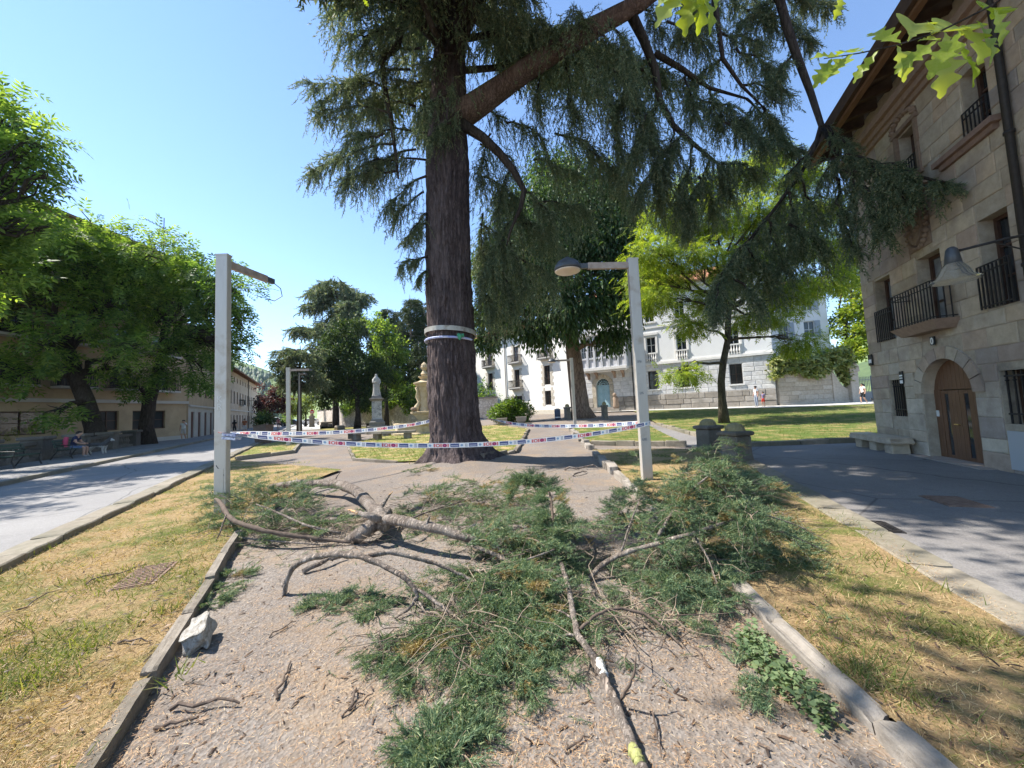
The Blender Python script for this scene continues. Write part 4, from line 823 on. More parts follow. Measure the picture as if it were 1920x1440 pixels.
# ginkgo, locust and other park trees
bg_ = gp(1092, 785); bg_ = np.array([5.95, 32, float(gz(5.95, 32))]); blob_tree('ginkgo_tree', 'broad dark ginkgo with reddish ribbed trunk in front of the mansion', bg_,
    [bg_-(0, 0, .3), at(1088, 765, 32), at(1082, 720, 32), at(1075, 660, 32), at(1068, 600, 32), at(1062, 540, 32)], (.95, .5),
    B([(985, 545, 70, 31), (1080, 575, 65, 29), (1150, 560, 58, 31), (930, 595, 50, 32), (985, 470, 75, 31), (1060, 440, 85, 33), (1150, 465, 62, 31), (1100, 360, 65, 33), (1010, 395, 65, 33), (1150, 630, 30, 30), (1005, 625, 36, 31), (940, 500, 52, 32), (1165, 400, 45, 32), (905, 640, 26, 32), (1040, 330, 50, 34), (1185, 515, 38, 30)]), 620, LEAFN, .46, LM_GINKGO, M_TRUNKG, subs=26, droop=1.3, limb=1, spread=.3)
bl_ = gp(1358, 796); blob_tree('locust_tree', 'slender forked tree with bright yellow green feathery leaves on the rear lawn', bl_,
    [bl_-(0, 0, .2), at(1354, 750, bl_[1]), at(1352, 715, bl_[1]), at(1356, 680, bl_[1]), at(1364, 640, bl_[1]), at(1366, 580, bl_[1])], (.24, .15),
    B([(1250, 405, 46, 22, .6), (1330, 420, 52, 22, .6), (1420, 400, 52, 23, .6), (1285, 480, 44, 21, .5), (1370, 500, 50, 22, .5), (1460, 465, 46, 23, .6), (1232, 560, 40, 21, .5), (1300, 605, 34, 21, .5), (1425, 600, 44, 22, .5), (1485, 555, 48, 22, .5), (1545, 520, 40, 23, .6), (1500, 640, 32, 21, .5), (1275, 700, 30, 20, .5), (1405, 335, 40, 23, .7), (1480, 330, 44, 24, .7), (1535, 400, 36, 24, .7), (1220, 470, 36, 21, .6), (1310, 345, 36, 23, .6), (1250, 520, 40, 24, .7), (1205, 520, 30, 23, .7), (1290, 440, 40, 24, .7), (1400, 470, 40, 24, .7), (1500, 420, 44, 25, .7), (1550, 470, 36, 25, .7), (1440, 290, 36, 25, .7), (1330, 560, 36, 22, .5), (1440, 540, 36, 23, .5)]), 560, PINF, .52, LM_LOCUST, M_TRUNKL, subs=16, droop=.35, flat=.7, limb=1, spread=.36)
for nm, lab, bx, tr, bl, dn, tm, sz, lm in [
    ('broadleaf_tree', 'leafy green tree rising behind the annex by the stone house', (37, 41), (.3, .2), [(1600, 525, 44, 42), (1590, 600, 38, 41), (1605, 640, 32, 40), (1572, 480, 34, 43), (1630, 580, 40, 42), (1592, 660, 24, 39)], 380, LEAF, .4, LM_LOCUST),
    ('magnolia_tree', 'dense dark evergreen tree left of the robed statue', (-19.2, 46), (.36, .27), [(660, 685, 52, 46), (620, 668, 38, 46), (702, 700, 40, 47), (640, 730, 34, 46), (690, 735, 30, 47), (650, 632, 34, 47), (600, 705, 26, 46), (610, 740, 26, 45)], 520, LEAF, .34, LM_MAGN),
    ('broadleaf_tree', 'lighter green tree crown behind the dark evergreen', (-17, 50), (.3, .2), [(722, 625, 26, 50), (742, 660, 28, 50), (700, 606, 20, 51), (715, 680, 30, 50), (740, 710, 24, 49)], 330, LEAF, .34, LM_WALNUT),
    ('plum_tree', 'purple leaved plum tree beside the long beige house', (-36.5, 56), (.22, .15), [(506, 742, 24, 56), (528, 740, 20, 56), (488, 756, 16, 55), (512, 762, 22, 55), (535, 760, 16, 56)], 330, LEAF, .34, LM_PLUM),
    ('lime_tree', 'small bright green tree at the end of the street', (-40, 72), (.2, .12), [(556, 758, 17, 72), (570, 770, 13, 72), (585, 750, 14, 74), (545, 775, 12, 72)], 330, LEAF, .4, LM_LIME),
    ('broadleaf_tree', 'green tree behind the purple plum tree', (-48, 74), (.25, .15), [(494, 775, 15, 74), (540, 785, 10, 70)], 330, LEAF, .4, LM_WALNUT)]:
    zb = float(gz(*bx)); top = min(b_[0][2] for b_ in B(bl)); blob_tree(nm, lab, (*bx, zb), [(*bx, zb-.2), (bx[0]+.1, bx[1], zb+.4*(top-zb)), (bx[0], bx[1]+.1, top)], tr, B(bl), dn, tm, sz, lm, M_TRUNKD, subs=18, limb=1)
hb = gp(960, 788); c = np.array([hb[0], 31, .62]); hz = float(gz(c[0], 31))
blob_tree('hedge_bush', 'rounded clipped laurel bush between two stone planters', (c[0], 31, hz), [(c[0], 31, hz-.1), (c[0], 31, hz+.3), (c[0], 31, hz+.5)], (.2, .1), [((c[0]-.75, 31, hz+.85), (1.15, .9, .82)), ((c[0]+.75, 31, hz+.95), (1.1, .9, .88)), ((c[0], 31, hz+1.05), (1.2, .9, .9))], 2300, LEAF, .2, LM_HEDGE, M_TRUNKD, 'bush', subs=90, spread=.14, droop=0, shell=.2)
# ------------------------------------------------------------ conifers
SPR = T_needles(11, .36, .10, .4, 1.1, 3); SPRF = T_needles(9, .4, .14, .4, 1.1, 5)
def strands(acc, P0, D0, L, g, K, tmpl, size):
    n = len(P0); t = ((np.arange(K)+.4)/K)[None, :, None]; L = np.asarray(L).reshape(-1, 1, 1)
    P = P0[:, None]+D0[:, None]*L*t; P[:, :, 2] -= (g*L*t*t)[:, :, 0]
    X = D0[:, None]+np.zeros_like(P); X[:, :, 2] -= (2*g*t)[:, :, 0]; X = nrm(X).reshape(-1, 3)+rv(n*K)*.45
    U = rv(n*K)+np.array([0, 0, .6]); V, Fc = inst(*tmpl, P.reshape(-1, 3), X, U, size*RNG.uniform(.65, 1.25, n*K)); acc.add(V, Fc)
def bough(acc, wood, pts, r0, r1, every, slen, g, K, tmpl, size, side=1., start=.1, n=3, m=0):
    """a limb with curtains of drooping foliage along it"""
    pts = np.array(pts, float); seg = np.linalg.norm(np.diff(pts, axis=0), axis=1); cum = np.concatenate([[0], np.cumsum(seg)]); L = cum[-1]
    if wood is not None: wood.tube(list(pts), list(np.linspace(r0, r1, len(pts))), 8, m, jit=.06)
    k = max(2, int(L/every)); s = RNG.uniform(start, 1, k*n)**.8*L
    P = np.stack([np.interp(s, cum, pts[:, i]) for i in range(3)], -1); tg = np.stack([np.interp(np.minimum(s+.2, L), cum, pts[:, i])-np.interp(np.maximum(s-.2, 0), cum, pts[:, i]) for i in range(3)], -1); tg = nrm(tg)
    sd = nrm(np.cross(tg, np.array([0, 0, 1.])+1e-3)); sg = RNG.choice([-1, 1], (k*n, 1)); D = nrm(tg*RNG.uniform(-.1, .9, (k*n, 1))+sd*sg*side*RNG.uniform(.1, 1, (k*n, 1))+rv(k*n)*.45-[0, 0, .25])
    strands(acc, P, D, slen*RNG.uniform(.4, 1.25, k*n)*(1-.35*s/L), g, K, tmpl, size)
def pxl(Y, *pp):
    return [at(p[0], p[1], p[2] if len(p) > 2 else Y) for p in pp]
ced = thing('cedar_tree', 'huge old cedar with thick furrowed trunk and drooping blue green boughs', 'tree', (TRUNK[0], TRUNK[1], float(gz(*TRUNK))))
CB = np.array(ced.location)
# furrowed trunk
tc = [(868, 885, 1.42), (866, 868, 1.18), (862, 845, .93), (857, 810, .80), (852, 760, .76), (847, 690, .735), (844, 600, .72), (841, 480, .70), (840, 380, .685), (838, 280, .66), (840, 200, .6), (844, 100, .5), (848, 0, .45), (850, -150, .4), (852, -400, .3), (856, -750, .16), (858, -1000, .05)]
tp = np.array([at(x, y, 11.9) for x, y, r in tc]); tr_ = np.array([r for *_, r in tc])
hs = np.concatenate([np.linspace(-.25, 1.2, 40), np.linspace(1.24, 11.5, 150), np.linspace(11.7, 26, 40)])
NA = 150; ang = np.arange(NA)*2*math.pi/NA; V = np.zeros((len(hs), NA, 3))
for i, h in enumerate(hs):
    c = [np.interp(h, tp[:, 2], tp[:, k]) for k in (0, 1)]; r = np.interp(h, tp[:, 2], tr_)
    rg = np.zeros(NA)
    for j, a in enumerate(ang):
        ca, sa = math.cos(a), math.sin(a); q = Vector((ca*7.5, sa*7.5, h*.62)); wv = noise.noise(Vector((ca*2, sa*2, h*.9)))*.5
        f = abs(noise.noise(Vector((ca*8.5+wv, sa*8.5+wv, h*.75)))); f2 = noise.noise(Vector((ca*21, sa*21, h*2.4)))
        rt = max(0, 1-h/.95)**2*.62*max(0, noise.noise(Vector((ca*1.5+4, sa*1.5, .3)))+.12*math.cos(5*a+1))*1.6
        f3 = noise.noise(Vector((ca*6, sa*6, h*3.4))); rg[j] = r*(1+.06*noise.noise(Vector((ca*1.2, sa*1.2, h*.4))))+.09*min(f*2.4, 1)*(.75+.5*f3)-.035+.018*f2+rt
    V[i, :, 0] = c[0]+rg*np.cos(ang); V[i, :, 1] = c[1]+rg*np.sin(ang); V[i, :, 2] = h
V -= CB; idx = np.arange(len(hs)*NA).reshape(-1, NA); nj = np.roll(idx, -1, 1)
Q = np.stack([idx[:-1], nj[:-1], nj[1:], idx[1:]], -1).reshape(-1, 4); mesh_np('trunk', V.reshape(-1, 3), Q, M_BARK, ced, smooth=True)
cw = MB(); acc = Acc()
def cb(pts): return [np.array(p)-CB for p in pts]
# the limbs the photograph shows
limbs = MB()
limbs.tube(cb(pxl(11.5, (850, 225), (900, 192), (960, 150), (1040, 95, 11.2), (1110, 55, 11), (1200, 5, 10.8), (1300, -70, 10.6), (1400, -160, 10.5))), [.44, .38, .345, .315, .29, .24, .19, .12], 16, jit=.06)
o = limbs.ob('limb', M_LIMB, ced, smooth=True); o['label'] = 'thick mossy limb rising to the right'
MB().tube(cb(pxl(11.3, (865, 232), (905, 258), (935, 285), (962, 318), (983, 358), (976, 390), (958, 430), (950, 460))), [.17, .145, .13, .115, .1, .07, .04, .02], 10, jit=.06).ob('branch', M_TRUNKD, ced, smooth=True)
MB().tube(cb(pxl(11.5, (830, -20), (790, 15), (752, 55), (746, 85), (716, 112), (722, 165), (733, 225), (742, 290), (747, 335))), [.2, .15, .12, .11, .1, .085, .07, .05, .03], 9, jit=.06).ob('branch', M_TRUNKD, ced, smooth=True)
MB().tube(cb(pxl(11., (1180, 20), (1205, 70), (1228, 130), (1238, 190), (1262, 235), (1300, 270), (1350, 310))), [.16, .14, .12, .1, .085, .06, .03], 8, jit=.06).ob('branch', M_TRUNKD, ced, smooth=True)
MB().tube(cb(pxl(11., (1228, 100), (1280, 130), (1330, 165), (1400, 185))), [.1, .075, .055, .03], 7, jit=.06).ob('branch', M_TRUNKD, ced, smooth=True)
MB().tube(cb(pxl(10.6, (1330, -60), (1345, 40), (1355, 110), (1390, 160), (1430, 200))), [.09, .075, .06, .045, .02], 7, jit=.06).ob('branch', M_TRUNKD, ced, smooth=True)
MB().tube(cb(pxl(10.2, (1430, -60), (1462, 0), (1478, 60), (1500, 120), (1520, 175), (1540, 235), (1530, 270), (1505, 320), (1450, 395), (1400, 455), (1352, 515))), [.13, .12, .11, .1, .085, .07, .06, .05, .045, .035, .02], 8, jit=.06).ob('branch', M_TRUNKD, ced, smooth=True)
MB().tube(cb(pxl(9.6, (1540, 235, 10.2), (1570, 290, 9.5), (1620, 318, 8.9), (1680, 330, 8.3), (1740, 335, 7.7), (1785, 345, 7.3))), [.06, .05, .045, .035, .025, .012], 7, jit=.06).ob('branch', M_TRUNKD, ced, smooth=True)

SBX = [(780, 200, 640, 215, 12, .9, 1.2), (790, 40, 690, 60, 11.4, 1., 1.2), (770, 130, 650, 150, 11.8, .9, 1.1), (740, 300, 650, 330, 11.8, .9, 1.2), (795, 360, 745, 400, 11.8, .8, 1.2), (780, 280, 690, 320, 12., .9, 1.2), (800, 400, 770, 440, 11.6, .8, 1.2), (700, 160, 600, 190, 11.6, .8, 1.1), (720, 250, 620, 290, 11.6, .8, 1.1), (660, 0, 620, 40, 11.2, .9, 1.2), (720, -10, 650, 20, 10.8, 1.1, 1.3), (880, 20, 960, 40, 10.6, 1.1, 1.3), (900, -20, 1000, 0, 10.2, 1.1, 1.3), (1540, 300, 1600, 330, 9.5, .9, 1.3), (1600, 320, 1680, 345, 9.4, .9, 1.3), (1640, 330, 1740, 350, 9.4, .6, 1.2), (1560, 330, 1590, 420, 9.6, .8, 1.3), (1620, 350, 1650, 440, 9.6, .7, 1.3), (1570, 400, 1600, 470, 9.7, .6, 1.2), (1480, 420, 1540, 470, 10., .8, 1.2), (1350, 530, 1340, 590, 10.2, .4, 1.), (1370, 520, 1420, 560, 10.2, .6, 1.1)]
SB = SBX+[  # secondary boughs: start, end, depth, strand length, droop, sag
 (725, 165, 583, 156, 11.3, .75, .7), (733, 212, 595, 216, 11.2, .75, .7), (742, 270, 583, 319, 11.4, .8, .7), (745, 320, 640, 345, 11.6, .8, .8), (800, 330, 723, 392, 11.4, .7, .9), (805, 480, 747, 506, 11.5, .45, .8), (808, 505, 780, 525, 11.6, .4, .8),
 (800, 20, 625, -30, 11, 1.2, 1.1), (760, 60, 640, 70, 11.2, .9, .9), (790, 90, 660, 110, 11.6, .8, .8), (800, 150, 690, 190, 11.8, .7, .8), (800, 250, 660, 250, 12.2, .8, .8), (800, 300, 700, 300, 12.3, .8, .9), (820, -20, 720, -40, 10.2, 1.2, 1.2), (840, -60, 800, -20, 9.8, 1.1, 1.3), (860, -60, 880, 0, 9.8, 1.1, 1.3), (800, 420, 760, 445, 12, .5, .8),
 (850, 100, 790, 120, 10.9, .8, 1.2), (850, 140, 850, 170, 10.9, .75, 1.3), (840, 180, 780, 215, 10.9, .7, 1.2), (865, 210, 830, 235, 10.9, .6, 1.4), (860, 60, 880, 90, 10.8, .9, 1.3), (845, 230, 800, 262, 10.95, .5, 1.3),
 (980, 130, 920, 60, 12.5, .9, .9), (1000, 120, 960, 20, 12.6, .9, .9), (920, 250, 900, 340, 12.5, .9, 1.2), (960, 310, 930, 400, 12.6, 1., 1.2), (985, 360, 1040, 420, 12.2, 1., 1.2), (970, 400, 930, 470, 12, 1., 1.3), (945, 450, 905, 520, 11.9, .9, 1.3), (950, 440, 990, 540, 12.2, .9, 1.3), (940, 500, 960, 580, 12.3, .7, 1.3), (905, 400, 900, 480, 12.8, .9, 1.2), (900, 270, 960, 300, 13, 1.1, 1.3), (900, 330, 980, 380, 13.2, 1.2, 1.3), (920, 380, 1020, 430, 13.4, 1.2, 1.3), (900, 420, 960, 470, 13, 1.1, 1.3), (905, 470, 940, 530, 12.8, 1., 1.3), (980, 420, 1060, 470, 13, 1.1, 1.2), (900, 530, 930, 590, 12.6, .7, 1.2), (970, 480, 1040, 530, 13, 1., 1.2), (1000, 300, 1080, 330, 12.8, 1.1, 1.2), (1040, 250, 1130, 290, 12.6, 1.1, 1.2), (950, 230, 1020, 260, 12.6, 1., 1.2), (900, 200, 940, 220, 12.8, .9, 1.2), (1100, 280, 1170, 350, 12.2, 1., 1.1), (1010, 380, 1100, 400, 12.9, 1., 1.2), (1150, 240, 1180, 330, 12., 1., 1.1),
 (1110, 60, 1080, 20, 10.3, 1.3, 1.3), (1120, 60, 1150, 90, 10.2, 1.4, 1.4), (1140, 40, 1190, 110, 10.2, 1.2, 1.3), (1060, 90, 1020, 40, 10.8, 1., 1.1), (1080, 85, 1120, 160, 10.3, 1.2, 1.4), (1010, 120, 1010, 200, 11.8, 1., 1.2), (1060, 110, 1080, 230, 11.9, 1.1, 1.2), (1120, 120, 1160, 240, 11.6, 1.1, 1.2),
 (1240, 190, 1180, 300, 11, .8, 1.), (1240, 190, 1200, 250, 11.2, .8, .9), (1262, 235, 1250, 340, 11, .9, 1.), (1280, 250, 1190, 380, 11, .7, .9), (1300, 270, 1280, 400, 11, .8, 1.), (1300, 270, 1360, 330, 11, .8, .9), (1350, 310, 1370, 370, 11, .8, 1.), (1330, 300, 1290, 430, 11.2, .6, .9), (1350, 310, 1420, 320, 11, .7, .9), (1230, 120, 1150, 210, 11.1, .8, .9),
 (1280, 130, 1300, 220, 11.4, .8, .8), (1330, 165, 1350, 240, 11.3, .8, .8), (1400, 185, 1450, 230, 11.2, .8, .8), (1390, 160, 1470, 170, 10.8, .8, .8), (1345, 40, 1270, 60, 11, .9, .8), (1345, 60, 1420, 80, 11, .9, .8), (1355, 110, 1300, 150, 11.2, .8, .8), (1460, 0, 1560, 10, 10.4, .6, .7), (1470, 40, 1520, 80, 10.4, .5, .7), (1462, 0, 1390, 40, 10.6, .8, .8), (1200, 10, 1240, 60, 11.5, 1., .9), (1260, -30, 1300, 30, 11.5, 1., .9), (1330, -40, 1380, 10, 11.4, .9, .8), (1400, -30, 1440, 30, 11.2, .9, .8), (1490, 100, 1450, 150, 10.4, .5, .8), (1430, 200, 1460, 260, 10.8, .6, .9), (1250, 40, 1330, 90, 11.2, .9, .9), (1380, 90, 1450, 130, 10.9, .8, .9), (1300, 180, 1400, 230, 11.2, .8, .9), (1360, 230, 1440, 280, 11, .8, 1.), (1200, 130, 1260, 160, 11.3, .9, .9), (1180, 180, 1230, 280, 11.4, .9, 1.), (1310, 330, 1340, 400, 11.1, .6, 1.), (1230, 300, 1240, 380, 11.2, .7, 1.), (1400, 20, 1480, 40, 11, .8, .8), (1240, -20, 1330, 20, 11.8, 1., .9), (1420, 260, 1500, 280, 10.8, .5, .9), (1150, 130, 1200, 200, 11.2, .9, 1.1),
 (1540, 235, 1600, 290, 10, .45, .8), (1520, 290, 1470, 330, 10.2, .5, .9), (1505, 320, 1440, 430, 10.2, .7, 1.), (1500, 330, 1540, 420, 10, .8, 1.1), (1450, 395, 1380, 520, 10.2, .6, 1.), (1400, 455, 1330, 560, 10.2, .5, .9), (1480, 360, 1500, 470, 10.1, .8, 1.2), (1440, 410, 1470, 500, 10.1, .7, 1.1), (1400, 460, 1450, 540, 10.2, .6, 1.1),
 (1570, 290, 1530, 360, 9.6, .7, 1.2), (1600, 315, 1600, 380, 9.6, .75, 1.3), (1640, 322, 1660, 400, 9.6, .7, 1.3), (1680, 328, 1700, 380, 9.6, .6, 1.2), (1720, 333, 1785, 345, 9.6, .35, .9), (1620, 310, 1720, 325, 9.5, .6, 1.), (1560, 300, 1640, 300, 9.7, .5, 1.)]
Yb = lambda x: float(np.interp(x, [1540, 1570, 1620, 1680, 1740, 1785], [10.0, 9.4, 8.8, 8.2, 7.6, 7.2]))
for x0, y0, x1, y1, Y, sl, g in SB:
    nr = x0 >= 1540; sl = sl*(.8 if nr else 1); p = curve(at(x0, y0, Yb(x0) if nr else Y), at(x1, y1, Yb(x1) if nr else Y+RNG.uniform(-.5, .5)), .08, 6, .03)-CB
    bough(acc, cw, p, .04, .01, .085 if 870 < x0 < 1500 else (.1 if x0 < 1500 else .12), sl*(1.15 if 870 < x0 < 1300 else 1), g, 9, SPR, .215, side=.9, start=.05, n=4 if 870 < x0 < 1500 else 3)
# upper crown above the frame and limbs on the far side
for i in range(46):  # unseen limbs towards the camera, added to shade the lane and house
    h = RNG.uniform(13, 21); a = R(-74)+RNG.normal(0, .6); L = RNG.uniform(5, 10)*(1-.4*(h-12.5)/9); c = np.array([np.interp(h, tp[:, 2], tp[:, 0]), np.interp(h, tp[:, 2], tp[:, 1]), h]); e = c+np.array([math.cos(a)*L, math.sin(a)*L, RNG.uniform(-.3, .8)])
    if e[2]-1.6 < 2.0+1.14*max(e[1], 1.5): e[2] = 4.2+1.14*max(e[1], 1.5)
    if e[2] > h+2.0: continue
    p = curve(c, e, .06, 6, .03)-CB; cw.tube(list(p), list(np.linspace(.12, .02, 6)), 6); bough(acc, None, p, 0, 0, .2, .9, .6, 6, SPRF, .42, side=1.1, start=.42, n=4)
for ex_, ey_, ez_, hh_ in ((-3.6, 6.4, 12.4, 14), (-2.3, 7.4, 12.9, 14.2), (-4.3, 7.6, 12.8, 14), (-3., 5.3, 12.2, 14.5), (-1.5, 5.8, 12.4, 14.8), (-4.9, 9, 13.4, 14.2), (-.4, 7, 12.8, 14.6)):  # extra limbs out of view, aimed to dapple the right lawn
    c = np.array([np.interp(hh_, tp[:, 2], tp[:, 0]), np.interp(hh_, tp[:, 2], tp[:, 1]), hh_]); p = curve(c, np.array([ex_, ey_, ez_]), .05, 6, .03)-CB; cw.tube(list(p), list(np.linspace(.12, .02, 6)), 6); bough(acc, None, p, 0, 0, .2, .8, .4, 6, SPRF, .45, side=1.2, start=.55, n=4)
for i in range(52):
    h = RNG.uniform(12.5, 25.5); a = RNG.uniform(0, 2*math.pi); dx, dy = math.cos(a), math.sin(a)
    L = (4.2+4.2*max(0, dx)+1.2*max(0, -dy)+.8*max(0, dy))*(1-.62*(h-12.5)/13)*RNG.uniform(.7, 1.05)
    if dx < -.3: L = min(L, 3.6)
    c = np.array([np.interp(h, tp[:, 2], tp[:, 0]), np.interp(h, tp[:, 2], tp[:, 1]), h]); e = c+np.array([dx*L, dy*L, RNG.uniform(-.4, .9)])
    dist = e[1]
    if dy < -.1 and e[2] < 2.6+1.1*max(dist, 3): continue
    p = curve(c, e, .08, 6, .03)-CB; cw.tube(list(p), list(np.linspace(.13, .02, 6)), 6)
    bough(acc, None, p, 0, 0, .16, 1.05, .75, 7, SPRF, .34, side=1., start=.15, n=4)
tag(cw.ob('twigs', M_TRUNKD, ced), kind='stuff'); tag(acc.ob('foliage', LM_CEDAR, ced), kind='stuff')
# steel band, strap and knot round the trunk
ring = thing('steel_band', 'tilted galvanised band around the cedar trunk', 'band', at(845, 626, 11.9))
b = MB(); n = 48; vv = []; ff = []
for i in range(n):
    a = 2*math.pi*i/n; r = .80; z = .03*math.cos(a+2.6)*2.0
    for dr_, dz_ in ((0, -.07), (.025, -.07), (.025, .07), (0, .07)): vv.append(((r+dr_)*math.cos(a), (r+dr_)*math.sin(a), z+dz_))
for i in range(n):
    for k in range(4): j = (i+1) % n; ff.append((4*i+k, 4*i+(k+1) % 4, 4*j+(k+1) % 4, 4*j+k))
b.add(vv, ff); b.ob('band', mat('galvanised_band', (.34, .315, .27), (.48, .45, .40), 5, .5, metal=.5, c3=(.2, .16, .12), s3=4), ring, smooth=False)
strap = thing('blue_strap', 'blue and white strap with a green knot tied under the steel band', 'strap', at(845, 640, 11.9))
b = MB(); b.tube([(.80*math.cos(a), .80*math.sin(a), .04*math.cos(a+2.6)-.03) for a in np.linspace(math.pi*.95, math.pi*1.85, 30)], .035, 6); b.ob('strap', mat('blue_strap', (.25, .3, .62), (.62, .64, .75), 8, .7), strap)
b = MB(); b.tube([(.35, -.78, .06), (.42, -.80, -.0), (.40, -.8, -.12)], [.05, .08, .03], 7); b.tube([(.38, -.78, 0), (.52, -.74, .03)], [.05, .06], 7); b.ob('knot', mat('green_cloth', (.05, .25, .14), (.1, .35, .2), 9, .9), strap)
# more distant cedars and conifers
def deodar(label, base, top, tiers, tr, size, sl):
    base = np.array(base, float); th = thing('cedar_tree', label, 'tree', base, 0, 'distant cedars'); w = MB(); a_ = Acc(); top = np.array(top)-base
    w.tube([(0, 0, -.2), top*.5, top*.9, top*1.03], [tr, tr*.6, .1, .02], 9)
    for h, L, a in tiers:
        c = top*h; e = c+np.array([L*math.cos(a), L*math.sin(a), RNG.uniform(.0, .08)*L]); p = curve(c, e, .07, 5, .04); w.tube(list(p), list(np.linspace(tr*.35, .02, 5)), 5); bough(a_, None, p, 0, 0, .5, sl, .6, 5, SPRF, size, side=1.2, start=.1, n=4)
    w.ob('trunk', M_TRUNKD, th); a_.ob('foliage', LM_CEDAR, th); return th
random.seed(3)
t1 = [(random.uniform(.3, .98), 0, random.uniform(0, 6.28)) for _ in range(48)]; t1 = [(h, (5.6*(1-abs(h-.72)*1.25))*random.uniform(.6, 1.1), a) for h, _, a in t1]+[(.66, 7, 3.2), (.66, 5.5, 2.9), (.93, 5., 3.0), (.9, 5.2, .2), (.96, 3., 1.2), (.985, 1.6, 4.5), (.97, 2.2, 5.6)]
deodar('tall flat topped cedar behind the dark evergreen', (-28.5, 60, 0), at(632, 528, 60), t1, .55, 1.15, 2.1)
t2 = [(random.uniform(.55, .98), random.uniform(1.4, 2.6), random.uniform(0, 6.28)) for _ in range(26)]+[(.97, 2.6, 3.1), (.95, 2.4, 0), (.8, 2.5, 3.2)]
deodar('smaller umbrella shaped cedar near the far lamp post', (-22.9, 40, 0), at(563, 652, 40), t2, .3, .75, 1.1)
def conifer(label, x, y, h, r, bare, ivy):
    th = thing('conifer', label, 'tree', (x, y, 2.2), 0, 'conifers behind the retaining wall'); w = MB(); a_ = Acc(); w.tube([(0, 0, -2.5), (.1, 0, h*.5), (0, 0, h)], [.26, .17, .03], 8)
    for i in range(46):
        q = RNG.uniform(bare, 1); L = r*(1-(q-bare)/(1-bare))**.7*RNG.uniform(.6, 1.1)+.3; a = RNG.uniform(0, 6.28); p = curve((0, 0, q*h), (L*math.cos(a), L*math.sin(a), q*h-.12*L), .06, 4, .03); w.tube(list(p), [.05, .04, .03, .01], 4, cap=False); bough(a_, None, p, 0, 0, .5, 1.0, .5, 4, SPRF, .7, side=1, start=.1, n=3)
    for i in range(16): q = RNG.uniform(.12, bare+.1); a = RNG.uniform(0, 6.28); L = RNG.uniform(.8, 2); w.tube([(0, 0, q*h), (L*math.cos(a), L*math.sin(a), q*h-.2*L)], [.035, .01], 4, cap=False)
    w.ob('trunk', M_DEADW, th); a_.ob('crown', LM_CONIF, th)
    if ivy:
        v_ = Acc(); z = RNG.uniform(-1, h*ivy, 900); a = RNG.uniform(0, 6.28, 900); rr = RNG.uniform(.2, .75, 900)*(1-.6*np.clip(z/(h*ivy), 0, 1)); P = np.stack([rr*np.cos(a), rr*np.sin(a), z], -1); V, Fc = inst(*LEAF, P, rv(900)+[0, 0, -.4], rv(900), RNG.uniform(.25, .5, 900)); v_.add(V, Fc); v_.ob('ivy', LM_WALNUT, th)
for i, (px, top, Y, r, bare, iv) in enumerate([(712, 597, 62, 2.2, .35, 0), (727, 575, 58, 1.9, .55, .4), (741, 580, 60, 2.0, .5, .3), (752, 600, 64, 2.4, .3, 0), (768, 553, 57, 2.5, .6, .45), (779, 560, 60, 2.4, .6, 0), (795, 575, 57, 2.3, .45, .5), (806, 560, 62, 2.6, .35, 0), (735, 640, 55, 2.0, .2, .5), (757, 650, 56, 2.2, .2, 0), (785, 640, 54, 2.2, .2, .6), (700, 620, 66, 2.4, .2, 0)]):
    c = at(px, top, Y); conifer(['shaggy conifer right of the tall cedar above the retaining wall', 'thin conifer with bare pale stem above the statue', 'thin conifer beside the bare pale stem right of the statue', 'dark full conifer between the statue and the fountain', 'tallest conifer with bare stem left of the fountain', 'tall bare stemmed conifer next to the tallest one', 'ivy clad conifer rising behind the fountain finial', 'wide conifer half hidden by the cedar trunk', 'low bushy conifer with ivy right behind the statue', 'low dark conifer between the bare stems', 'low ivy covered conifer behind the fountain bowl', 'broad conifer behind the lighter green tree'][i], c[0], Y, c[2]-2.2, r, bare, iv)
# ------------------------------------------------------------ ivy, palm, oak
iv = thing('ivy', 'thick pale green ivy hanging over the garden wall', 'ivy', (25.3, 35.55, 0), .07); acc = Acc()
P = np.stack([RNG.uniform(-.7, 7.4, 9000), RNG.uniform(-.55, 1.2, 9000), RNG.uniform(3.55, 5.5, 9000)], -1); P[:, 2] += .3*np.sin(P[:, 0]*1.3)+.12*np.clip(P[:, 0]-3, 0, 4); k = (P[:, 1] < -.1) | (RNG.random(9000) < .3); P = P[k]
ex = np.stack([RNG.uniform(5.6, 7.2, 1500), RNG.uniform(-.3, .4, 1500), RNG.uniform(2.2, 5, 1500)], -1); ex = ex[ex[:, 2] > 4.9-(ex[:, 0]-5.6)*1.6]; P = np.concatenate([P, ex])
V, Fc = inst(*LEAF, P, rv(len(P))+[0, -.5, -.4], rv(len(P))*.6+[0, -.6, .6], RNG.uniform(.28, .55, len(P))); acc.add(V, Fc); acc.ob('leaves', LM_IVY, iv)
b = MB(); [b.tube([(x, .2, 3.2), (x+.2, -.1, 4.2), (x+.5, -.2, 4.9)], .03, 5) for x in (.5, 2, 3.6, 5, 6.2)]; tag(b.ob('stems', M_TRUNKD, iv), kind='stuff')
pm = thing('palm', 'fan palm with spiky green fronds behind the gate pillar', 'palm', (32.2, 38.5, .7)); b = MB(); b.tube([(0, 0, -.1), (0, 0, 4.4)], [.22, .18], 9, jit=.1); b.ob('trunk', M_TRUNKD, pm); acc = Acc(); n = 34
fan = []; ff = []
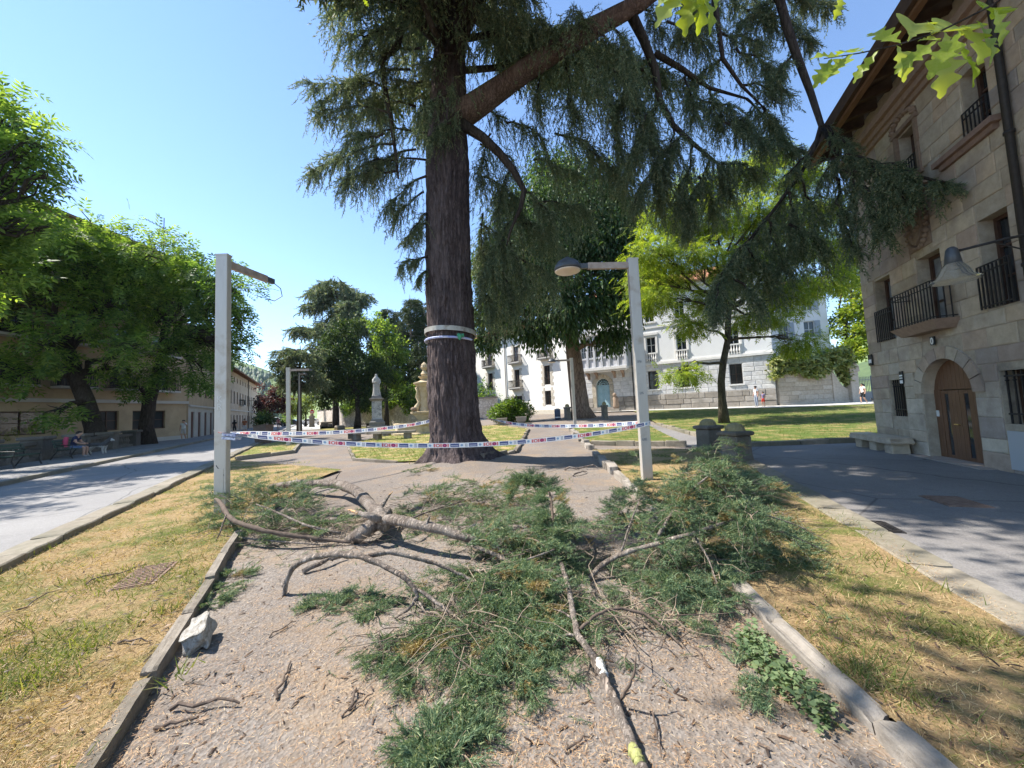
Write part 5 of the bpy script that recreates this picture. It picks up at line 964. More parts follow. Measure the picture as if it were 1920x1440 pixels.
for i in range(13): a = -1.35+2.7*i/12; k = len(fan); fan += [[.45, 0, 0], [.75*math.cos(a*.5)+.2, .5*math.sin(a)+.02, .03], [1.05*math.cos(a*.75)+.15, .95*math.sin(a), -.15], [.75*math.cos(a*.5)+.2, .5*math.sin(a)-.02, .03]]; ff.append([k, k+1, k+2, k+3])
fan += [[0, .012, 0], [.46, .012, 0], [.46, -.012, 0], [0, -.012, 0]]; ff.append([len(fan)-4, len(fan)-3, len(fan)-2, len(fan)-1])
X = rv(n)*[1, 1, .6]+[0, 0, .25]; V, Fc = inst(np.array(fan), np.array(ff), np.tile([0, 0, 4.4], (n, 1)), X, np.tile([0, 0, 1.], (n, 1))+rv(n)*.2, RNG.uniform(1.4, 2.0, n)); acc.add(V, Fc); acc.ob('fronds', LM_LIME, pm)
OAK = T_oak(); ok = np.array([-.5, -3.2, 0.]); oak = thing('oak_tree', 'oak with bright lobed leaves hanging into the top right of the view', 'tree', ok); w = MB(); acc = Acc(); tpk = np.array([0, 0, 5.2])
w.tube([(0, 0, -.2), (0, .1, 2.5), (0, .2, 5.2)], [.42, .3, .24], 12, jit=.05)
for c, r in [((-4.7, 3.2, 9.3), 1.0), ((-3.9, 2.5, 9.2), .9), ((-2.2, 4.6, 10.), 1.2), ((-.8, 4.2, 10.), 1.2), ((.6, 3.4, 10.), 1.2), ((-2.2, 2, 9.6), 1.2), ((0, 1.4, 9.6), 1.7), ((2.5, 1.3, 9.8), 1.9), ((5, .8, 9.6), 2.1), ((-1.5, -1.5, 10.2), 2.2), ((2, -2, 10.6), 2.4), ((-3.5, -1, 9.6), 1.7), ((1, -5, 10), 2.5), ((4.5, -3, 9.6), 2.2)]:  # leaf clumps out of view, placed to cast shade on lawn and lane
    c = np.array(c, float)-ok; p = curve(tpk, c, .08, 6, .03); w.tube(list(p), list(np.linspace(.14, .03, 6)), 7); s_ = leaves(acc, OAK, c, np.array([r, r, r*.6]), int((230 if r < 1.25 else 80)*r*r), .2, 12, .3, .3, .5)
    for q in s_: w.tube(list(curve(p[4], q, .05, 4, .05)), [.03, .02, .012, .006], 4, cap=False)
def sprig(pts, lv, r):
    pts = [np.array(p)-ok for p in pts]; w.tube(pts, list(np.linspace(r, .002, len(pts))), 5, cap=False)
    for (x, y, Y, dx, dy, s, dd) in lv:
        a = at(x, y, Y); e = at(x+dx, y+dy, Y+dd); X = (e-a)[None]; V, Fc = inst(*OAK, (a-ok)[None], X+rv(1)*.15*np.linalg.norm(e-a), np.array([[RNG.uniform(-.45, .45), -.9, .5]]), [np.linalg.norm(e-a)*s*.8]); acc.add(V, Fc)
sprig(pxl(1.7, (1960, -60, 1.6), (1860, 10), (1760, 60), (1680, 85), (1610, 100), (1545, 110)), [(1690, 85, 1.7, -70, -40, 1, .1), (1700, 80, 1.7, 60, -95, 1, .1), (1740, 70, 1.7, 90, -60, 1.1, .1), (1760, 75, 1.65, -95, 50, 1.0, .05), (1800, 60, 1.65, -70, 85, .95, .0), (1800, 50, 1.7, 110, 40, 1, .1), (1830, 40, 1.7, 60, 75, 1.1, 0), (1840, 20, 1.7, 80, -20, 1, .1), (1620, 100, 1.7, -45, -30, 1.1, .1), (1600, 102, 1.7, -60, 60, 1.1, 0), (1580, 108, 1.7, -60, -12, 1.1, 0), (1560, 110, 1.7, -25, 55, 1.2, 0), (1650, 92, 1.7, -60, 75, 1, .1), (1770, 60, 1.7, 20, 110, 1.15, 0), (1860, 15, 1.65, 50, 60, 1.1, 0), (1680, 85, 1.7, 40, 80, .9, 0), (1720, 78, 1.7, 50, -20, 1, 0), (1780, 70, 1.7, 100, 70, 1.1, 0)], .006)
sprig(pxl(1.7, (1330, -160), (1310, -80), (1300, -30)), [(1300, -30, 1.7, -70, 70, 1.1, 0), (1300, -35, 1.7, -30, 100, 1.15, .05), (1310, -40, 1.7, 20, 95, 1.1, 0), (1310, -40, 1.65, 45, 90, 1.1, 0), (1300, -40, 1.7, -85, 40, 1, 0), (1320, -50, 1.7, 30, 60, 1.2, 0)], .005)
sprig(pxl(1.7, (1600, -120), (1585, -40), (1580, -5)), [(1580, -8, 1.7, -8, 42, 1.1, 0)], .003)
w.tube([np.array([0, .2, 4.2]), at(1960, -60, 1.6)-ok], [.05, .007], 6); w.tube([np.array([0, .2, 4.6]), at(1330, -160, 1.7)-ok], [.05, .006], 6); w.tube([np.array([0, .2, 4.6]), at(1600, -120, 1.7)-ok], [.04, .004], 6)
w.ob('trunk', M_TRUNKD, oak); acc.ob('crown', LM_OAK, oak)
# ------------------------------------------------------------ lamp posts
def steelmat():
    t = T('weathered_steel'); g = t.n('NewGeometry'); p = g.outputs['Position']; mp = t.n('Mapping'); mp.inputs['Scale'].default_value = (1, 1, .25); t.l(p, mp.inputs[0])
    n1 = t.noise(mp.outputs[0], 9, 6, .65); n2 = t.noise(p, 3, 6, .6)
    col = t.mix(n1, (.42, .385, .335), (.55, .515, .465)); col = t.mix(t.ramp(n2, [(.58, (0, 0, 0)), (.75, (.8, .8, .8))]), col, (.33, .26, .19)); return t.fin(col, .45, .5, .25)
M_STEEL = steelmat(); M_ARM = mat('stained_arm', (.33, .25, .20), (.46, .38, .32), 8, .6, .4, .3, c3=(.24, .2, .17), s3=5)
M_LENS = mat('lamp_lens', (.62, .5, .38), (.7, .58, .46), 5, .3, .5)
def lamp_post(label, base, arm_dir, arm_len, head, h=4.6, rz=0., w=.21, d=.115, group='square steel lamp posts'):
    th = thing('lamp_post', label, 'lamp post', base, rz, group); b = MB(); b.box(-w/2, w/2, -d/2, d/2, -.3, h); b.ob('post', M_STEEL, th, bevel=.008)
    b = MB(); b.box(-w/2-.004, w/2+.004, -d/2-.004, d/2+.004, 1.45, 1.47); b.box(-w/2-.004, w/2+.004, -d/2-.004, d/2+.004, h-.02, h+.012); b.ob('collar', M_STEEL, th)
    b = MB(); b.box(-w*.32, w*.32, -d/2-.006, -d/2+.002, .35, .8); b.ob('hatch', M_STEEL, th); b = MB(); b.box(-w*.8, w*.8, -d*1.1, d*1.1, -.05, .02); b.ob('base_plate', M_ARM, th)
    a = np.array([math.cos(arm_dir), math.sin(arm_dir), 0]); z = h-.13; o = a*(w/2 if abs(a[0]) > .7 else d/2)
    b = MB(); b.bar((*(o[:2]), z), (*(a*arm_len+o)[:2], z), .07, .13); b.ob('arm', M_ARM, th)
    e = a*(arm_len)+o
    b = MB(); b.bar((*e[:2], z), (*(e+a*.17)[:2], z), .075, .1); b.ob('arm_socket', M_LAMPD, th)
    if head:
        c = e+a*.42; b = MB(); b.lathe([(.27, -.08), (.275, -.05), (.25, .02), (.19, .1), (.1, .15), (.05, .155), (.045, .19), (.01, .195)], 24, (c[0], c[1], z)); b.ob('lamp_head', M_LAMPD, th, smooth=True)
        b = MB(); b.lathe([(.262, -.095), (.25, -.11), (.18, -.13), (.05, -.14)], 24, (c[0], c[1], z)); b.ob('lens', M_LENS, th, smooth=True)
    else:
        q = e+a*.17; s_ = np.array([a[1], -a[0], 0]); b = MB(); b.tube([(*q[:2], z-.02), (*(q+s_*.08+a*.1)[:2], z-.12), (*(q+s_*.1+a*.12)[:2], z-.28), (*(q+a*.02)[:2], z-.40), (*(q-s_*.06-a*.05)[:2], z-.38)], .009, 6); b.ob('loose_cable', M_IRON, th)
    return th
LL = gp(416, 966); LR = gp(1214, 906)
lampL = lamp_post('square steel lamp post without lamp head, loose cable hanging, graffiti near its foot', LL, R(78), .85, False)
lampR = lamp_post('square steel lamp post with grey dome lamp head right of the cedar', LR, R(180), .85, True, rz=R(4))
lamp_post('distant square steel lamp post standing in the small raised lawn bed', gp(541, 838), R(10), 1.0, False, rz=R(6))
l3 = np.array([(1074-960)/700*25.8, 25.8, 0]); l3[2] = gz(l3[0], l3[1]); lamp_post('distant steel lamp post with white arm in front of the ginkgo trunk', l3, R(180), .85, True)
lamp_post('tall distant grey lamp post beside the umbrella shaped cedar', (-22.3, 39, 0), R(20), .6, False, h=6.4, w=.14, d=.1)
lamp_post('farthest lamp post at the end of the street near the red sign', (-40.4, 75, 0), R(190), .8, True, h=6)
# stickers and scrawls on the left and right posts
def text(s, size, m, parent, loc, rot, name='lettering', ext=.0008, shear=0.):
    cu = bpy.data.curves.new(name, 'FONT'); cu.body = s; cu.size = size; cu.extrude = ext; cu.align_x = 'CENTER'; cu.shear = shear; o = bpy.data.objects.new(name, cu); COL.objects.link(o)
    bpy.context.view_layer.update(); me = bpy.data.meshes.new_from_object(o.evaluated_get(bpy.context.evaluated_depsgraph_get())); bpy.data.objects.remove(o)
    o = link(name, me, m, parent, loc); o.rotation_euler = rot; return o
M_CHALK = mat('chalk_marks', (.62, .6, .56), None, rough=.9); M_INK = mat('black_marker', (.03, .03, .035), None, rough=.6)
for i, ch in enumerate('KRI'): text(ch, .15, M_CHALK, lampL, (-.01, -.0605, 1.95-.13*i), (R(90), 0, 0), 'scratched_letter')
b = MB()
for q in ([(-.06, .86), (-.02, .80), (-.05, .74), (.0, .78), (.02, .72)], [(.0, .80), (.05, .74), (.02, .68), (.07, .70), (.05, .62)], [(-.03, .68), (.0, .58), (.03, .66), (.02, .56)], [(-.06, .60), (-.02, .52), (.05, .55)], [(-.04, .5), (.0, .46), (-.05, .42), (.03, .44), (.05, .38)], [(-.02, .40), (.02, .34), (.04, .42)]):
    for a, c in zip(q[:-1], q[1:]): b.bar((a[0], -.0595, a[1]), (c[0], -.0595, c[1]), .011, .003, up=(0, 1, 0))
b.ob('graffiti', M_INK, lampL)
for z, w in ((2.42, .045), (1.78, .04), (.85, .05)): b = MB(); b.box(-.02-w, -.02+w, -.0605, -.058, z, z+.05); b.ob('sticker', mat('sticker_print', (.12, .12, .12), (.5, .48, .45), 60, .6), lampR)
# ------------------------------------------------------------ barrier tape
def tapemat():
    t = T('barrier_tape'); uv = t.n('UVMap'); s = t.n('SeparateXYZ'); t.l(uv.outputs[0], s.inputs[0]); u = t.math('FRACT', t.math('DIVIDE', s.outputs[0], .92)); v = s.outputs[1]
    Wt = (.80, .81, .83); Bl = (.05, .07, .22); Pk = (.80, .50, .50); Rd = (.58, .09, .10)
    band = t.ramp(u, [(0, Rd), (.02, Pk), (.135, Rd), (.155, Pk), (.28, Rd), (.3, Wt), (.33, Bl), (.505, Wt), (.70, Bl), (.875, Wt)], 'CONSTANT')
    def disc(cu, r): a = t.math('MULTIPLY', t.math('SUBTRACT', u, cu), .92/.1); c = t.math('SUBTRACT', v, .5); return t.math('LESS_THAN', t.math('SQRT', t.math('ADD', t.math('MULTIPLY', a, a), t.math('MULTIPLY', c, c))), r)
    col = t.mix(disc(.085, .36), band, Rd); col = t.mix(disc(.085, .2), col, Wt); col = t.mix(disc(.22, .38), col, (.30, .02, .12)); col = t.mix(disc(.22, .17), col, (.55, .1, .2))
    col = t.mix(disc(.56, .25), col, (.25, .38, .55)); col = t.mix(disc(.93, .25), col, (.25, .38, .55))
    strip = t.math('MULTIPLY', t.math('GREATER_THAN', u, .62), t.math('LESS_THAN', u, .68)); strip = t.math('MULTIPLY', strip, t.math('GREATER_THAN', t.math('FRACT', t.math('MULTIPLY', u, 55)), .6)); col = t.mix(strip, col, (.08, .12, .2))
    edge = t.math('MAXIMUM', t.math('LESS_THAN', v, .14), t.math('GREATER_THAN', v, .86)); col = t.mix(edge, col, Wt)
    # pale lettering bars inside the blue boxes
    lt = t.math('MULTIPLY', t.math('LESS_THAN', t.math('ABSOLUTE', t.math('SUBTRACT', v, .42)), .13), t.math('GREATER_THAN', t.math('FRACT', t.math('MULTIPLY', u, 62)), .45))
    inb = t.math('MAXIMUM', t.math('LESS_THAN', t.math('ABSOLUTE', t.math('SUBTRACT', u, .418)), .075), t.math('LESS_THAN', t.math('ABSOLUTE', t.math('SUBTRACT', u, .788)), .075)); col = t.mix(t.math('MULTIPLY', lt, inb), col, (.6, .63, .7))
    t.fin(col, .35, .45); tr = t.n('BsdfTranslucent'); t.l(col, tr.inputs[0]); mx = t.n('MixShader'); mx.inputs[0].default_value = .3; t.l(t.p.outputs[0], mx.inputs[1]); t.l(tr.outputs[0], mx.inputs[2]); t.l(mx.outputs[0], t.out.inputs[0]); return t.m
M_TAPE = tapemat()
def tape(label, pts, w=.1, tw=None, u0=0.):
    pts = np.array(pts, float); n = len(pts); f = []; v = []; uvs = []; seg = np.concatenate([[0], np.cumsum(np.linalg.norm(np.diff(pts, axis=0), axis=1))])+u0
    for i in range(n):
        d = pts[min(i+1, n-1)]-pts[max(i-1, 0)]; d /= np.linalg.norm(d); s = np.cross(d, [0, 0, 1.]); s /= np.linalg.norm(s); a = tw(i/(n-1)) if tw else 0.; up = np.array([0, 0, 1.])*math.cos(a)+s*math.sin(a); q = w/2*(1-.25*abs(math.sin(a))); v += [pts[i]-up*q, pts[i]+up*q]
    f = [(2*i, 2*i+2, 2*i+3, 2*i+1) for i in range(n-1)]; me = bpy.data.meshes.new('barrier_tape'); me.from_pydata([tuple(p) for p in v], [], f); ul = me.uv_layers.new(name='UVMap')
    for i in range(n-1):
        for k, (a, c) in enumerate(((seg[i], 0), (seg[i+1], 0), (seg[i+1], 1), (seg[i], 1))): ul.data[4*i+k].uv = (float(a), float(c))
    return tag(link('barrier_tape', me, M_TAPE), label, 'barrier tape', 'police barrier tape around the cedar')
def spl(P, n=60):
    P = np.array(P, float); t = np.linspace(0, 1, len(P)); tt = np.linspace(0, 1, n); out = np.zeros((n, 3))
    for k in range(3):
        c = np.polyfit(t, P[:, k], min(len(P)-1, 4)); out[:, k] = np.polyval(c, tt)
    return out
fr = lambda k: (lambda x: k*math.exp(-((x-.02)/.05)**2)+.25*math.sin(9*x)*math.exp(-x*3))
Yl, Yr = LL[1]-.07, LR[1]-.07
tape('front strip of barrier tape sagging between both lamp posts before the cedar', spl([at(408, 811, Yl), at(560, 826, Yl+.15), at(700, 833, Yl+.3), at(850, 836, Yl+.5), at(1000, 827, Yr-.35), at(1110, 813, Yr-.15), at(1221, 793, Yr)], 90), .088, fr(1.2))
tape('strip of barrier tape running from the left lamp post back to the cedar', spl([at(408, 813, LL[1]+.07), at(540, 813, 8.6), at(640, 810, 9.7), at(740, 801, 10.8), at(806, 789, 11.6)], 60), .1, fr(.8), .3)
tape('rear strip of barrier tape from the cedar to the right lamp post', spl([at(893, 784, 12.3), at(940, 790, 11.6), at(985, 797, 10.8), at(1070, 799, 9.6), at(1200, 793, LR[1]+.07)], 60), .09, lambda x: .9*math.exp(-((x-.1)/.2)**2), .5)
b = MB(); 
for z in (1.30, 1.36): b.box(-.12, .12, -.075, .075, z, z+.045)
kn = thing('tape_knot', 'crumpled wrap of barrier tape tied round the left lamp post', 'barrier tape', LL); kn.rotation_euler = (0, .12, 0); b.ob('wrap', mat('crumpled_tape', (.75, .76, .8), (.1, .13, .35), 22, .4), kn)
# ------------------------------------------------------------ stone bollards, bin, planters, rock, manholes
M_BOLL = stonemat('bollard_stone', [(0, (.20, .175, .15)), (1, (.30, .27, .23))], 9, .7, (.09, .085, .06), (.42, .68)); M_MOSS = mat('mossy_cap', (.22, .19, .09), (.33, .28, .16), 9, .95, bump=.5, bs=30)
def bollard(label, p, w, h, rz=0.):
    th = thing('stone_bollard', label, 'bollard', p, rz, 'square stone bollards'); b = MB(); b.lathe([(w*.46, -.2), (w*.46, .05), (w*.42, h*.25), (w*.42, h*.68)], 4); b.ob('shaft', M_BOLL, th, bevel=.02)
    b = MB(); b.lathe([(w*.44, h*.682), (w*.5, h*.71), (w*.5, h*.77), (w*.43, h*.80)], 4); b.ob('collar', M_BOLL, th); b = MB(); b.lathe([(w*.4, h*.803), (w*.36, h*.9), (w*.25, h*.97), (w*.1, h)], 8); b.ob('cap', M_MOSS, th)
bollard('weathered square stone bollard at the mouth of the diagonal path, the farther of the pair', gp(1331, 846), .62, 1.02, .3); bollard('weathered square stone bollard at the lane corner, the nearer of the pair', gp(1383, 868), .58, 1.0, .3)
bollard('dark rounded stone bollard in front of the blue arched door', on_ground(7.3, 30), .45, 1.35, .4); bollard('stone bollard left of the ginkgo trunk', on_ground(4.55, 31.5), .5, 1.25, .4); bollard('dark bollard on the pale far plaza', (-35, 65, .05), .8, 2.4, .2)
bn_ = thing('litter_bin', 'dark blue cylindrical litter bin near the ginkgo', 'bin', on_ground(3.65, 31)); M_BIN = mat('blue_bin', (.03, .045, .09), None, rough=.45, spec=.5)
b = MB(); b.lathe([(.2, 0), (.24, .05), (.25, .75), (.22, .8)], 16); b.ob('drum', M_BIN, bn_, smooth=True); b = MB(); b.lathe([(.26, .8), (.26, .86), (.1, .93)], 16); b.ob('lid', mat('grey_bin_lid', (.2, .21, .23)), bn_); b = MB(); b.lathe([(.252, .15), (.258, .2), (.252, .25)], 16); b.ob('band', mat('bin_band', (.5, .5, .52)), bn_)
for lab, px, Y in (('small stone planter at the left foot of the clipped bush', 938, 29.2), ('pale stone planter block right of the clipped bush', 974, 29)):
    x = (px-960)/700*Y; th = thing('stone_planter', lab, 'planter', on_ground(x, Y)); b = MB(); b.lathe([(.25, -.05), (.25, .1), (.38, .3), (.42, .55), (.36, .56), (.3, .45)], 4); b.ob('trough', M_KERB_L, th); b = MB(); b.lathe([(.3, .4), (.3, .5), (.1, .52)], 4); b.ob('soil', M_TRUNKD, th)
rk = gp(372, 1208); o = link('white_rock', rough_block(12.3, .2, 9, 'white_rock'), mat('white_limestone', (.33, .305, .265), (.46, .43, .385), 7, .85, bump=.7, bs=18, c3=(.2, .17, .13), s3=5, t3=(.5, .65)), None, (rk[0], rk[1], .08)); o.scale = (.13, .25, .13); o.rotation_euler = (.16, -.22, .42); tag(o, 'pale angular rock filling the gap in the left path kerb', 'rock')
def cover(label, px, py, w, d, dz, rz, grid, m):
    p = gp(px, py); th = thing('drain_cover', label, 'drain cover', (p[0], p[1], p[2]+dz), rz); b = MB(); b.box(-w/2, w/2, -d/2, d/2, -.06, .006); b.ob('frame', m, th)
    b = MB(); n = int(w/.05)
    for i in range(n): x = -w/2+.03+(w-.06)*i/(n-1); b.box(x-.013, x+.013, -d/2+.03, d/2-.03, .0065, .016)
    if grid: [b.box(-w/2+.03, w/2-.03, y-.01, y+.01, .007, .015) for y in np.linspace(-d/2+.04, d/2-.04, 4)]
    b.ob('grating', m, th)
M_RUST = mat('rusty_cast_iron', (.16, .10, .075), (.25, .17, .13), 14, .8, bump=.4, bs=50)
cover('rusty rectangular manhole cover sunk in the left dry lawn', 272, 1092, .62, .34, .065, R(115), False, M_RUST)
cover('small iron drain grating by the edge of the shaded lane', 1648, 993, .42, .3, .036, R(70), True, M_IRON); cover('flat iron cover in the middle of the shaded lane', 1790, 945, .6, .45, .034, R(70), False, M_RUST)
# ------------------------------------------------------------ parapet, benches, planter on the street side
M_PARA = stonemat('dark_parapet_stone', [(0, (.14, .125, .11)), (1, (.24, .22, .19))], 6, .6, (.07, .07, .06), (.45, .7))
par = thing('stone_parapet', 'weathered stone parapet with square posts and stubby balusters along the pavement', 'parapet', (*ST(12, -11.3), .21), math.atan2(TS[1], TS[0]))
for i in range(8):
    s = 3.5*i; b = MB(); b.box(s-.42, s+.42, -.36, .36, -.1, .95); b.ob('post', M_PARA, par, bevel=.02); b = MB(); b.box(s-.5, s+.5, -.44, .44, .953, 1.1); b.ob('post_cap', M_PARA, par, bevel=.02)
    if i < 7:
        b = MB(); b.box(s+.424, s+3.076, -.2, .2, .72, .88); b.ob('coping', M_PARA, par); b = MB(); b.box(s+.424, s+3.076, -.2, .2, -.1, .15); b.ob('base_course', M_PARA, par)
        for k in range(7): b = MB(); b.lathe([(.11, .15), (.07, .25), (.13, .4), (.06, .62), (.1, .72)], 8, (s+.7+.35*k, 0, 0)); b.ob('baluster', M_PARA, par)
M_SLAT = mat('green_bench_slat', (.03, .06, .045), (.05, .09, .065), 6, .5)
def street_bench(label, s, n):
    th = thing('park_bench', label, 'bench', (*ST(s, n), .21), math.atan2(TS[1], TS[0]), 'benches along the parapet')
    for y in (-.32, -.2, -.08, .04): b = MB(); b.box(-.95, .95, y-.045, y+.045, .43, .465); b.ob('slat', M_SLAT, th)
    for z, y in ((.6, .12), (.72, .16), (.84, .2)): b = MB(); b.box(-.95, .95, y-.015, y+.015, z-.045, z+.045); b.ob('slat', M_SLAT, th)
    for x in (-.8, .8): b = MB(); b.tube([(x, -.42, 0), (x, -.33, .25), (x, -.36, .43), (x, .06, .43), (x, .22, .9)], .025, 6); b.tube([(x, .06, .43), (x, .2, .2), (x, .3, 0)], .025, 6); b.tube([(x, -.38, .43), (x, -.4, .62), (x, .12, .66)], .02, 6); b.ob('iron_leg', M_IRON, th)
street_bench('empty green slatted bench in front of the parapet', 22.3, -10.3); street_bench('green slatted bench on which the person in navy sits', 26.2, -10.3)
pl = thing('street_planter', 'tall brown tapered planter with a round shrub beside the street', 'planter', gp(494, 831)); b = MB(); b.lathe([(.34, -.05), (.4, .6), (.44, 1.2), (.47, 1.3), (.38, 1.31), (.3, 1.25)], 4); b.ob('pot', mat('brown_planter', (.13, .09, .07), (.19, .13, .1), 5), pl)
acc = Acc(); leaves(acc, LEAF, np.array([0, 0, 1.65]), np.array([.62, .62, .42]), 1500, .13, 30, .2, 0, .5); acc.ob('shrub', LM_MAGN, pl)
# ------------------------------------------------------------ retaining wall, statue, fountain, far things
rw = [np.array([-44, 84.]), np.array([-26, 57.]), np.array([-8, 47.5]), np.array([-2, 47])]
M_RUB = None
def rubblemat():
    t = T('rubble_wall'); g = t.n('NewGeometry'); p = g.outputs['Position']; v = t.n('TexVoronoi', feature='DISTANCE_TO_EDGE'); v.inputs['Scale'].default_value = 2.6; t.l(p, v.inputs['Vector']); w = t.n('TexVoronoi'); w.inputs['Scale'].default_value = 2.6; t.l(p, w.inputs['Vector'])
    col = t.ramp(w.outputs['Color'], [(.1, (.42, .36, .3)), (.5, (.56, .5, .43)), (.9, (.66, .6, .53))]); col = t.mix(t.ramp(v.outputs['Distance'], [(.02, (1, 1, 1)), (.07, (0, 0, 0))]), col, (.33, .29, .25)); t.bump(v.outputs['Distance'], .8, .06); return t.fin(col, .9, .2)
wl = thing('retaining_wall', 'pale rubble stone retaining wall behind the statue and fountain', 'wall', (0, 0, 0)); M_RUB = rubblemat()
for a, c in zip(rw[:-1], rw[1:]):
    d = (c-a)/np.linalg.norm(c-a); n = np.array([-d[1], d[0]]); b = MB(); v = []
    for q in (a, c): v += [(*q, -.1), (*(q+n*.6), -.1), (*(q+n*.6), 3.1), (*q, 3.1)]
    b.add(v, [(0, 4, 7, 3), (3, 7, 6, 2), (1, 2, 6, 5), (0, 3, 2, 1), (4, 5, 6, 7)]); b.ob('wall_section', M_RUB, wl); b = MB(); b.bar((*(a+n*.3), 3.2), (*(c+n*.3), 3.2), .8, .18); b.ob('coping', M_KERB_L, wl)
sheet('terrace', [(-44, 85), (-26, 57.7), (-8, 48.2), (-2, 47.8), (-14, 90)], 2.9, M_LAWN_G, 6.)
acc = Acc(); n = 5000; t_ = RNG.uniform(0, 1, n); P = np.array([-26, 57.])[None]*(1-t_[:, None])+np.array([-8, 47.5])[None]*t_[:, None]; zz = 3.4-RNG.random(n)**2*2.2*(.5+.5*np.sin(t_*31)*np.sin(t_*13)); P = np.concatenate([P+RNG.normal(0, .12, (n, 2))-[.1, .25], zz[:, None]], 1); V, Fc = inst(*LEAF, P, rv(n)+[0, -.2, -.7], rv(n)+[0, -.5, .3], RNG.uniform(.18, .4, n)); acc.add(V, Fc)
tag(acc.ob('wall_creeper', LM_WALNUT), 'green creeper spilling over the top of the rubble retaining wall', 'creeper')
acc = Acc()
for _ in range(60): c = np.array([RNG.uniform(-24, -3), RNG.uniform(50.5, 58), RNG.uniform(3.2, 5.2)]); leaves(acc, LEAF, c, np.array([1.3, 1, 1.2]), 190, .34, 8, .35)
tag(acc.ob('undergrowth', LM_WALNUT2), 'dark green undergrowth between the conifer stems above the retaining wall', 'undergrowth', kind='stuff')
M_MARB = mat('grey_marble', (.30, .31, .32), (.55, .55, .54), 2.2, .6, c3=(.22, .23, .24), s3=3, t3=(.5, .6)); M_STAT = mat('pale_statue_stone', (.34, .34, .315), (.46, .455, .42), 6, .85, c3=(.28, .28, .25), s3=4, t3=(.55, .7), bump=.4, bs=20); M_PED = mat('dark_pedestal', (.16, .15, .14), (.25, .235, .21), 6, .85, bump=.3, bs=20)
sx = (705-960)/700*42; stt = thing('monument', 'pale robed stone statue on a tall grey marble pedestal', 'statue', (sx, 42, 0), .35)
b = MB(); b.lathe([(1.05, -.05), (1.05, .42)], 4); b.ob('step', M_PED, stt, bevel=.02); b = MB(); b.lathe([(.82, .423), (.82, .85), (.7, .95), (.62, 1.15)], 4); b.ob('base', M_PED, stt)
b = MB(); b.lathe([(.56, 1.153), (.54, 1.3), (.52, 3.1), (.55, 3.2)], 4); b.ob('shaft', M_MARB, stt); b = MB(); b.lathe([(.6, 3.203), (.78, 3.38), (.78, 3.47), (.55, 3.5), (.5, 3.75), (.45, 3.8)], 4); b.ob('cornice', M_PED, stt)
vv = []; nA, nz = 40, 40
for i in range(nz):
    z = i/(nz-1); r = np.interp(z, [0, .08, .35, .6, .78, .86, .9, .93, .97, 1], [.42, .40, .34, .33, .34, .20, .12, .15, .13, .03])
    for j in range(nA): a = 2*math.pi*j/nA; f = 1+.12*math.sin(9*a+3*math.sin(5*z))*(1-z)**.5*(z < .85)+.1*noise.noise(Vector((math.cos(a)*2, math.sin(a)*2, z*5))); sq = .78+.22*abs(math.cos(a)); vv.append((r*f*math.cos(a), r*f*math.sin(a)*sq*.85, 3.8+2.45*z))
b = MB(); b.add(vv, [(i*nA+j, i*nA+(j+1) % nA, (i+1)*nA+(j+1) % nA, (i+1)*nA+j) for i in range(nz-1) for j in range(nA)]); b.tube([(-.3, 0, 5.65), (-.36, -.12, 5.3), (-.12, -.32, 5.25), (.05, -.34, 5.4)], [.11, .1, .08, .06], 8); b.tube([(.3, 0, 5.65), (.4, -.06, 5.25), (.2, -.3, 5.0)], [.11, .1, .07], 8); b.ob('robed_figure', M_STAT, stt, smooth=True)
fx = (796-960)/700*28; fz = float(gz(fx, 28)); ftn = thing('fountain', 'golden sandstone fountain with stacked bowls and pineapple finial beside the cedar', 'fountain', (fx, 28, fz))
M_GOLD = mat('golden_sandstone', (.42, .335, .21), (.54, .44, .29), 4, .85, c3=(.34, .25, .14), s3=2.5, t3=(.52, .72), bump=.35, bs=18)
def lp(name, prof, n=32, m=M_GOLD, sm=True): b = MB(); b.lathe(prof, n); return b.ob(name, m, ftn, smooth=False)
lp('pool_wall', [(2.55, -.1), (2.55, .12), (2.35, .16), (2.3, .6), (2.45, .68), (2.45, .78), (2.1, .8), (2.05, .45)], 8); lp('water', [(2.06, .4), (2.06, .58), (.1, .585)], 8, mat('pool_water', (.05, .07, .06), None, rough=.08, spec=.6))
lp('pedestal', [(.75, .5), (.7, .9), (.6, 1.0), (.85, 1.35), (1.08, 1.48), (1.1, 1.6), (.9, 1.62)], 24); lp('column', [(.6, 1.622), (.5, 1.9), (.46, 2.4), (.5, 3.0), (.62, 3.4)], 24)
for k in range(4):
    a = math.pi/4+k*math.pi/2; c, s = math.cos(a), math.sin(a); b = MB(); b.tube([(c*r, s*r, z) for r, z in ((.78, 1.7), (.72, 1.95), (.5, 2.3), (.66, 2.7), (.6, 3.1), (.72, 3.4))], [.2, .19, .12, .14, .1, .12], 10); b.ob('scroll_figure', M_GOLD, ftn, smooth=True)
    b = MB(); b.lathe([(.05, 0), (.2, .08), (.24, .2), (.12, .32)], 10, (c*.98, s*.98, 1.62)); b.ob('water_mask', M_CARVED, ftn, smooth=True)
lp('upper_bowl', [(.6, 3.402), (.72, 3.6), (.82, 3.68), (.83, 3.76), (.5, 3.85), (.3, 3.95)], 28); lp('small_bowl', [(.26, 3.952), (.3, 4.05), (.46, 4.18), (.47, 4.24), (.2, 4.28)], 24)
b = MB(); b.lathe([(.2, 4.282), (.28, 4.4), (.16, 4.6), (.14, 4.66)], 16); b.ob('finial_neck', M_GOLD, ftn)
b = MB(); vv = []
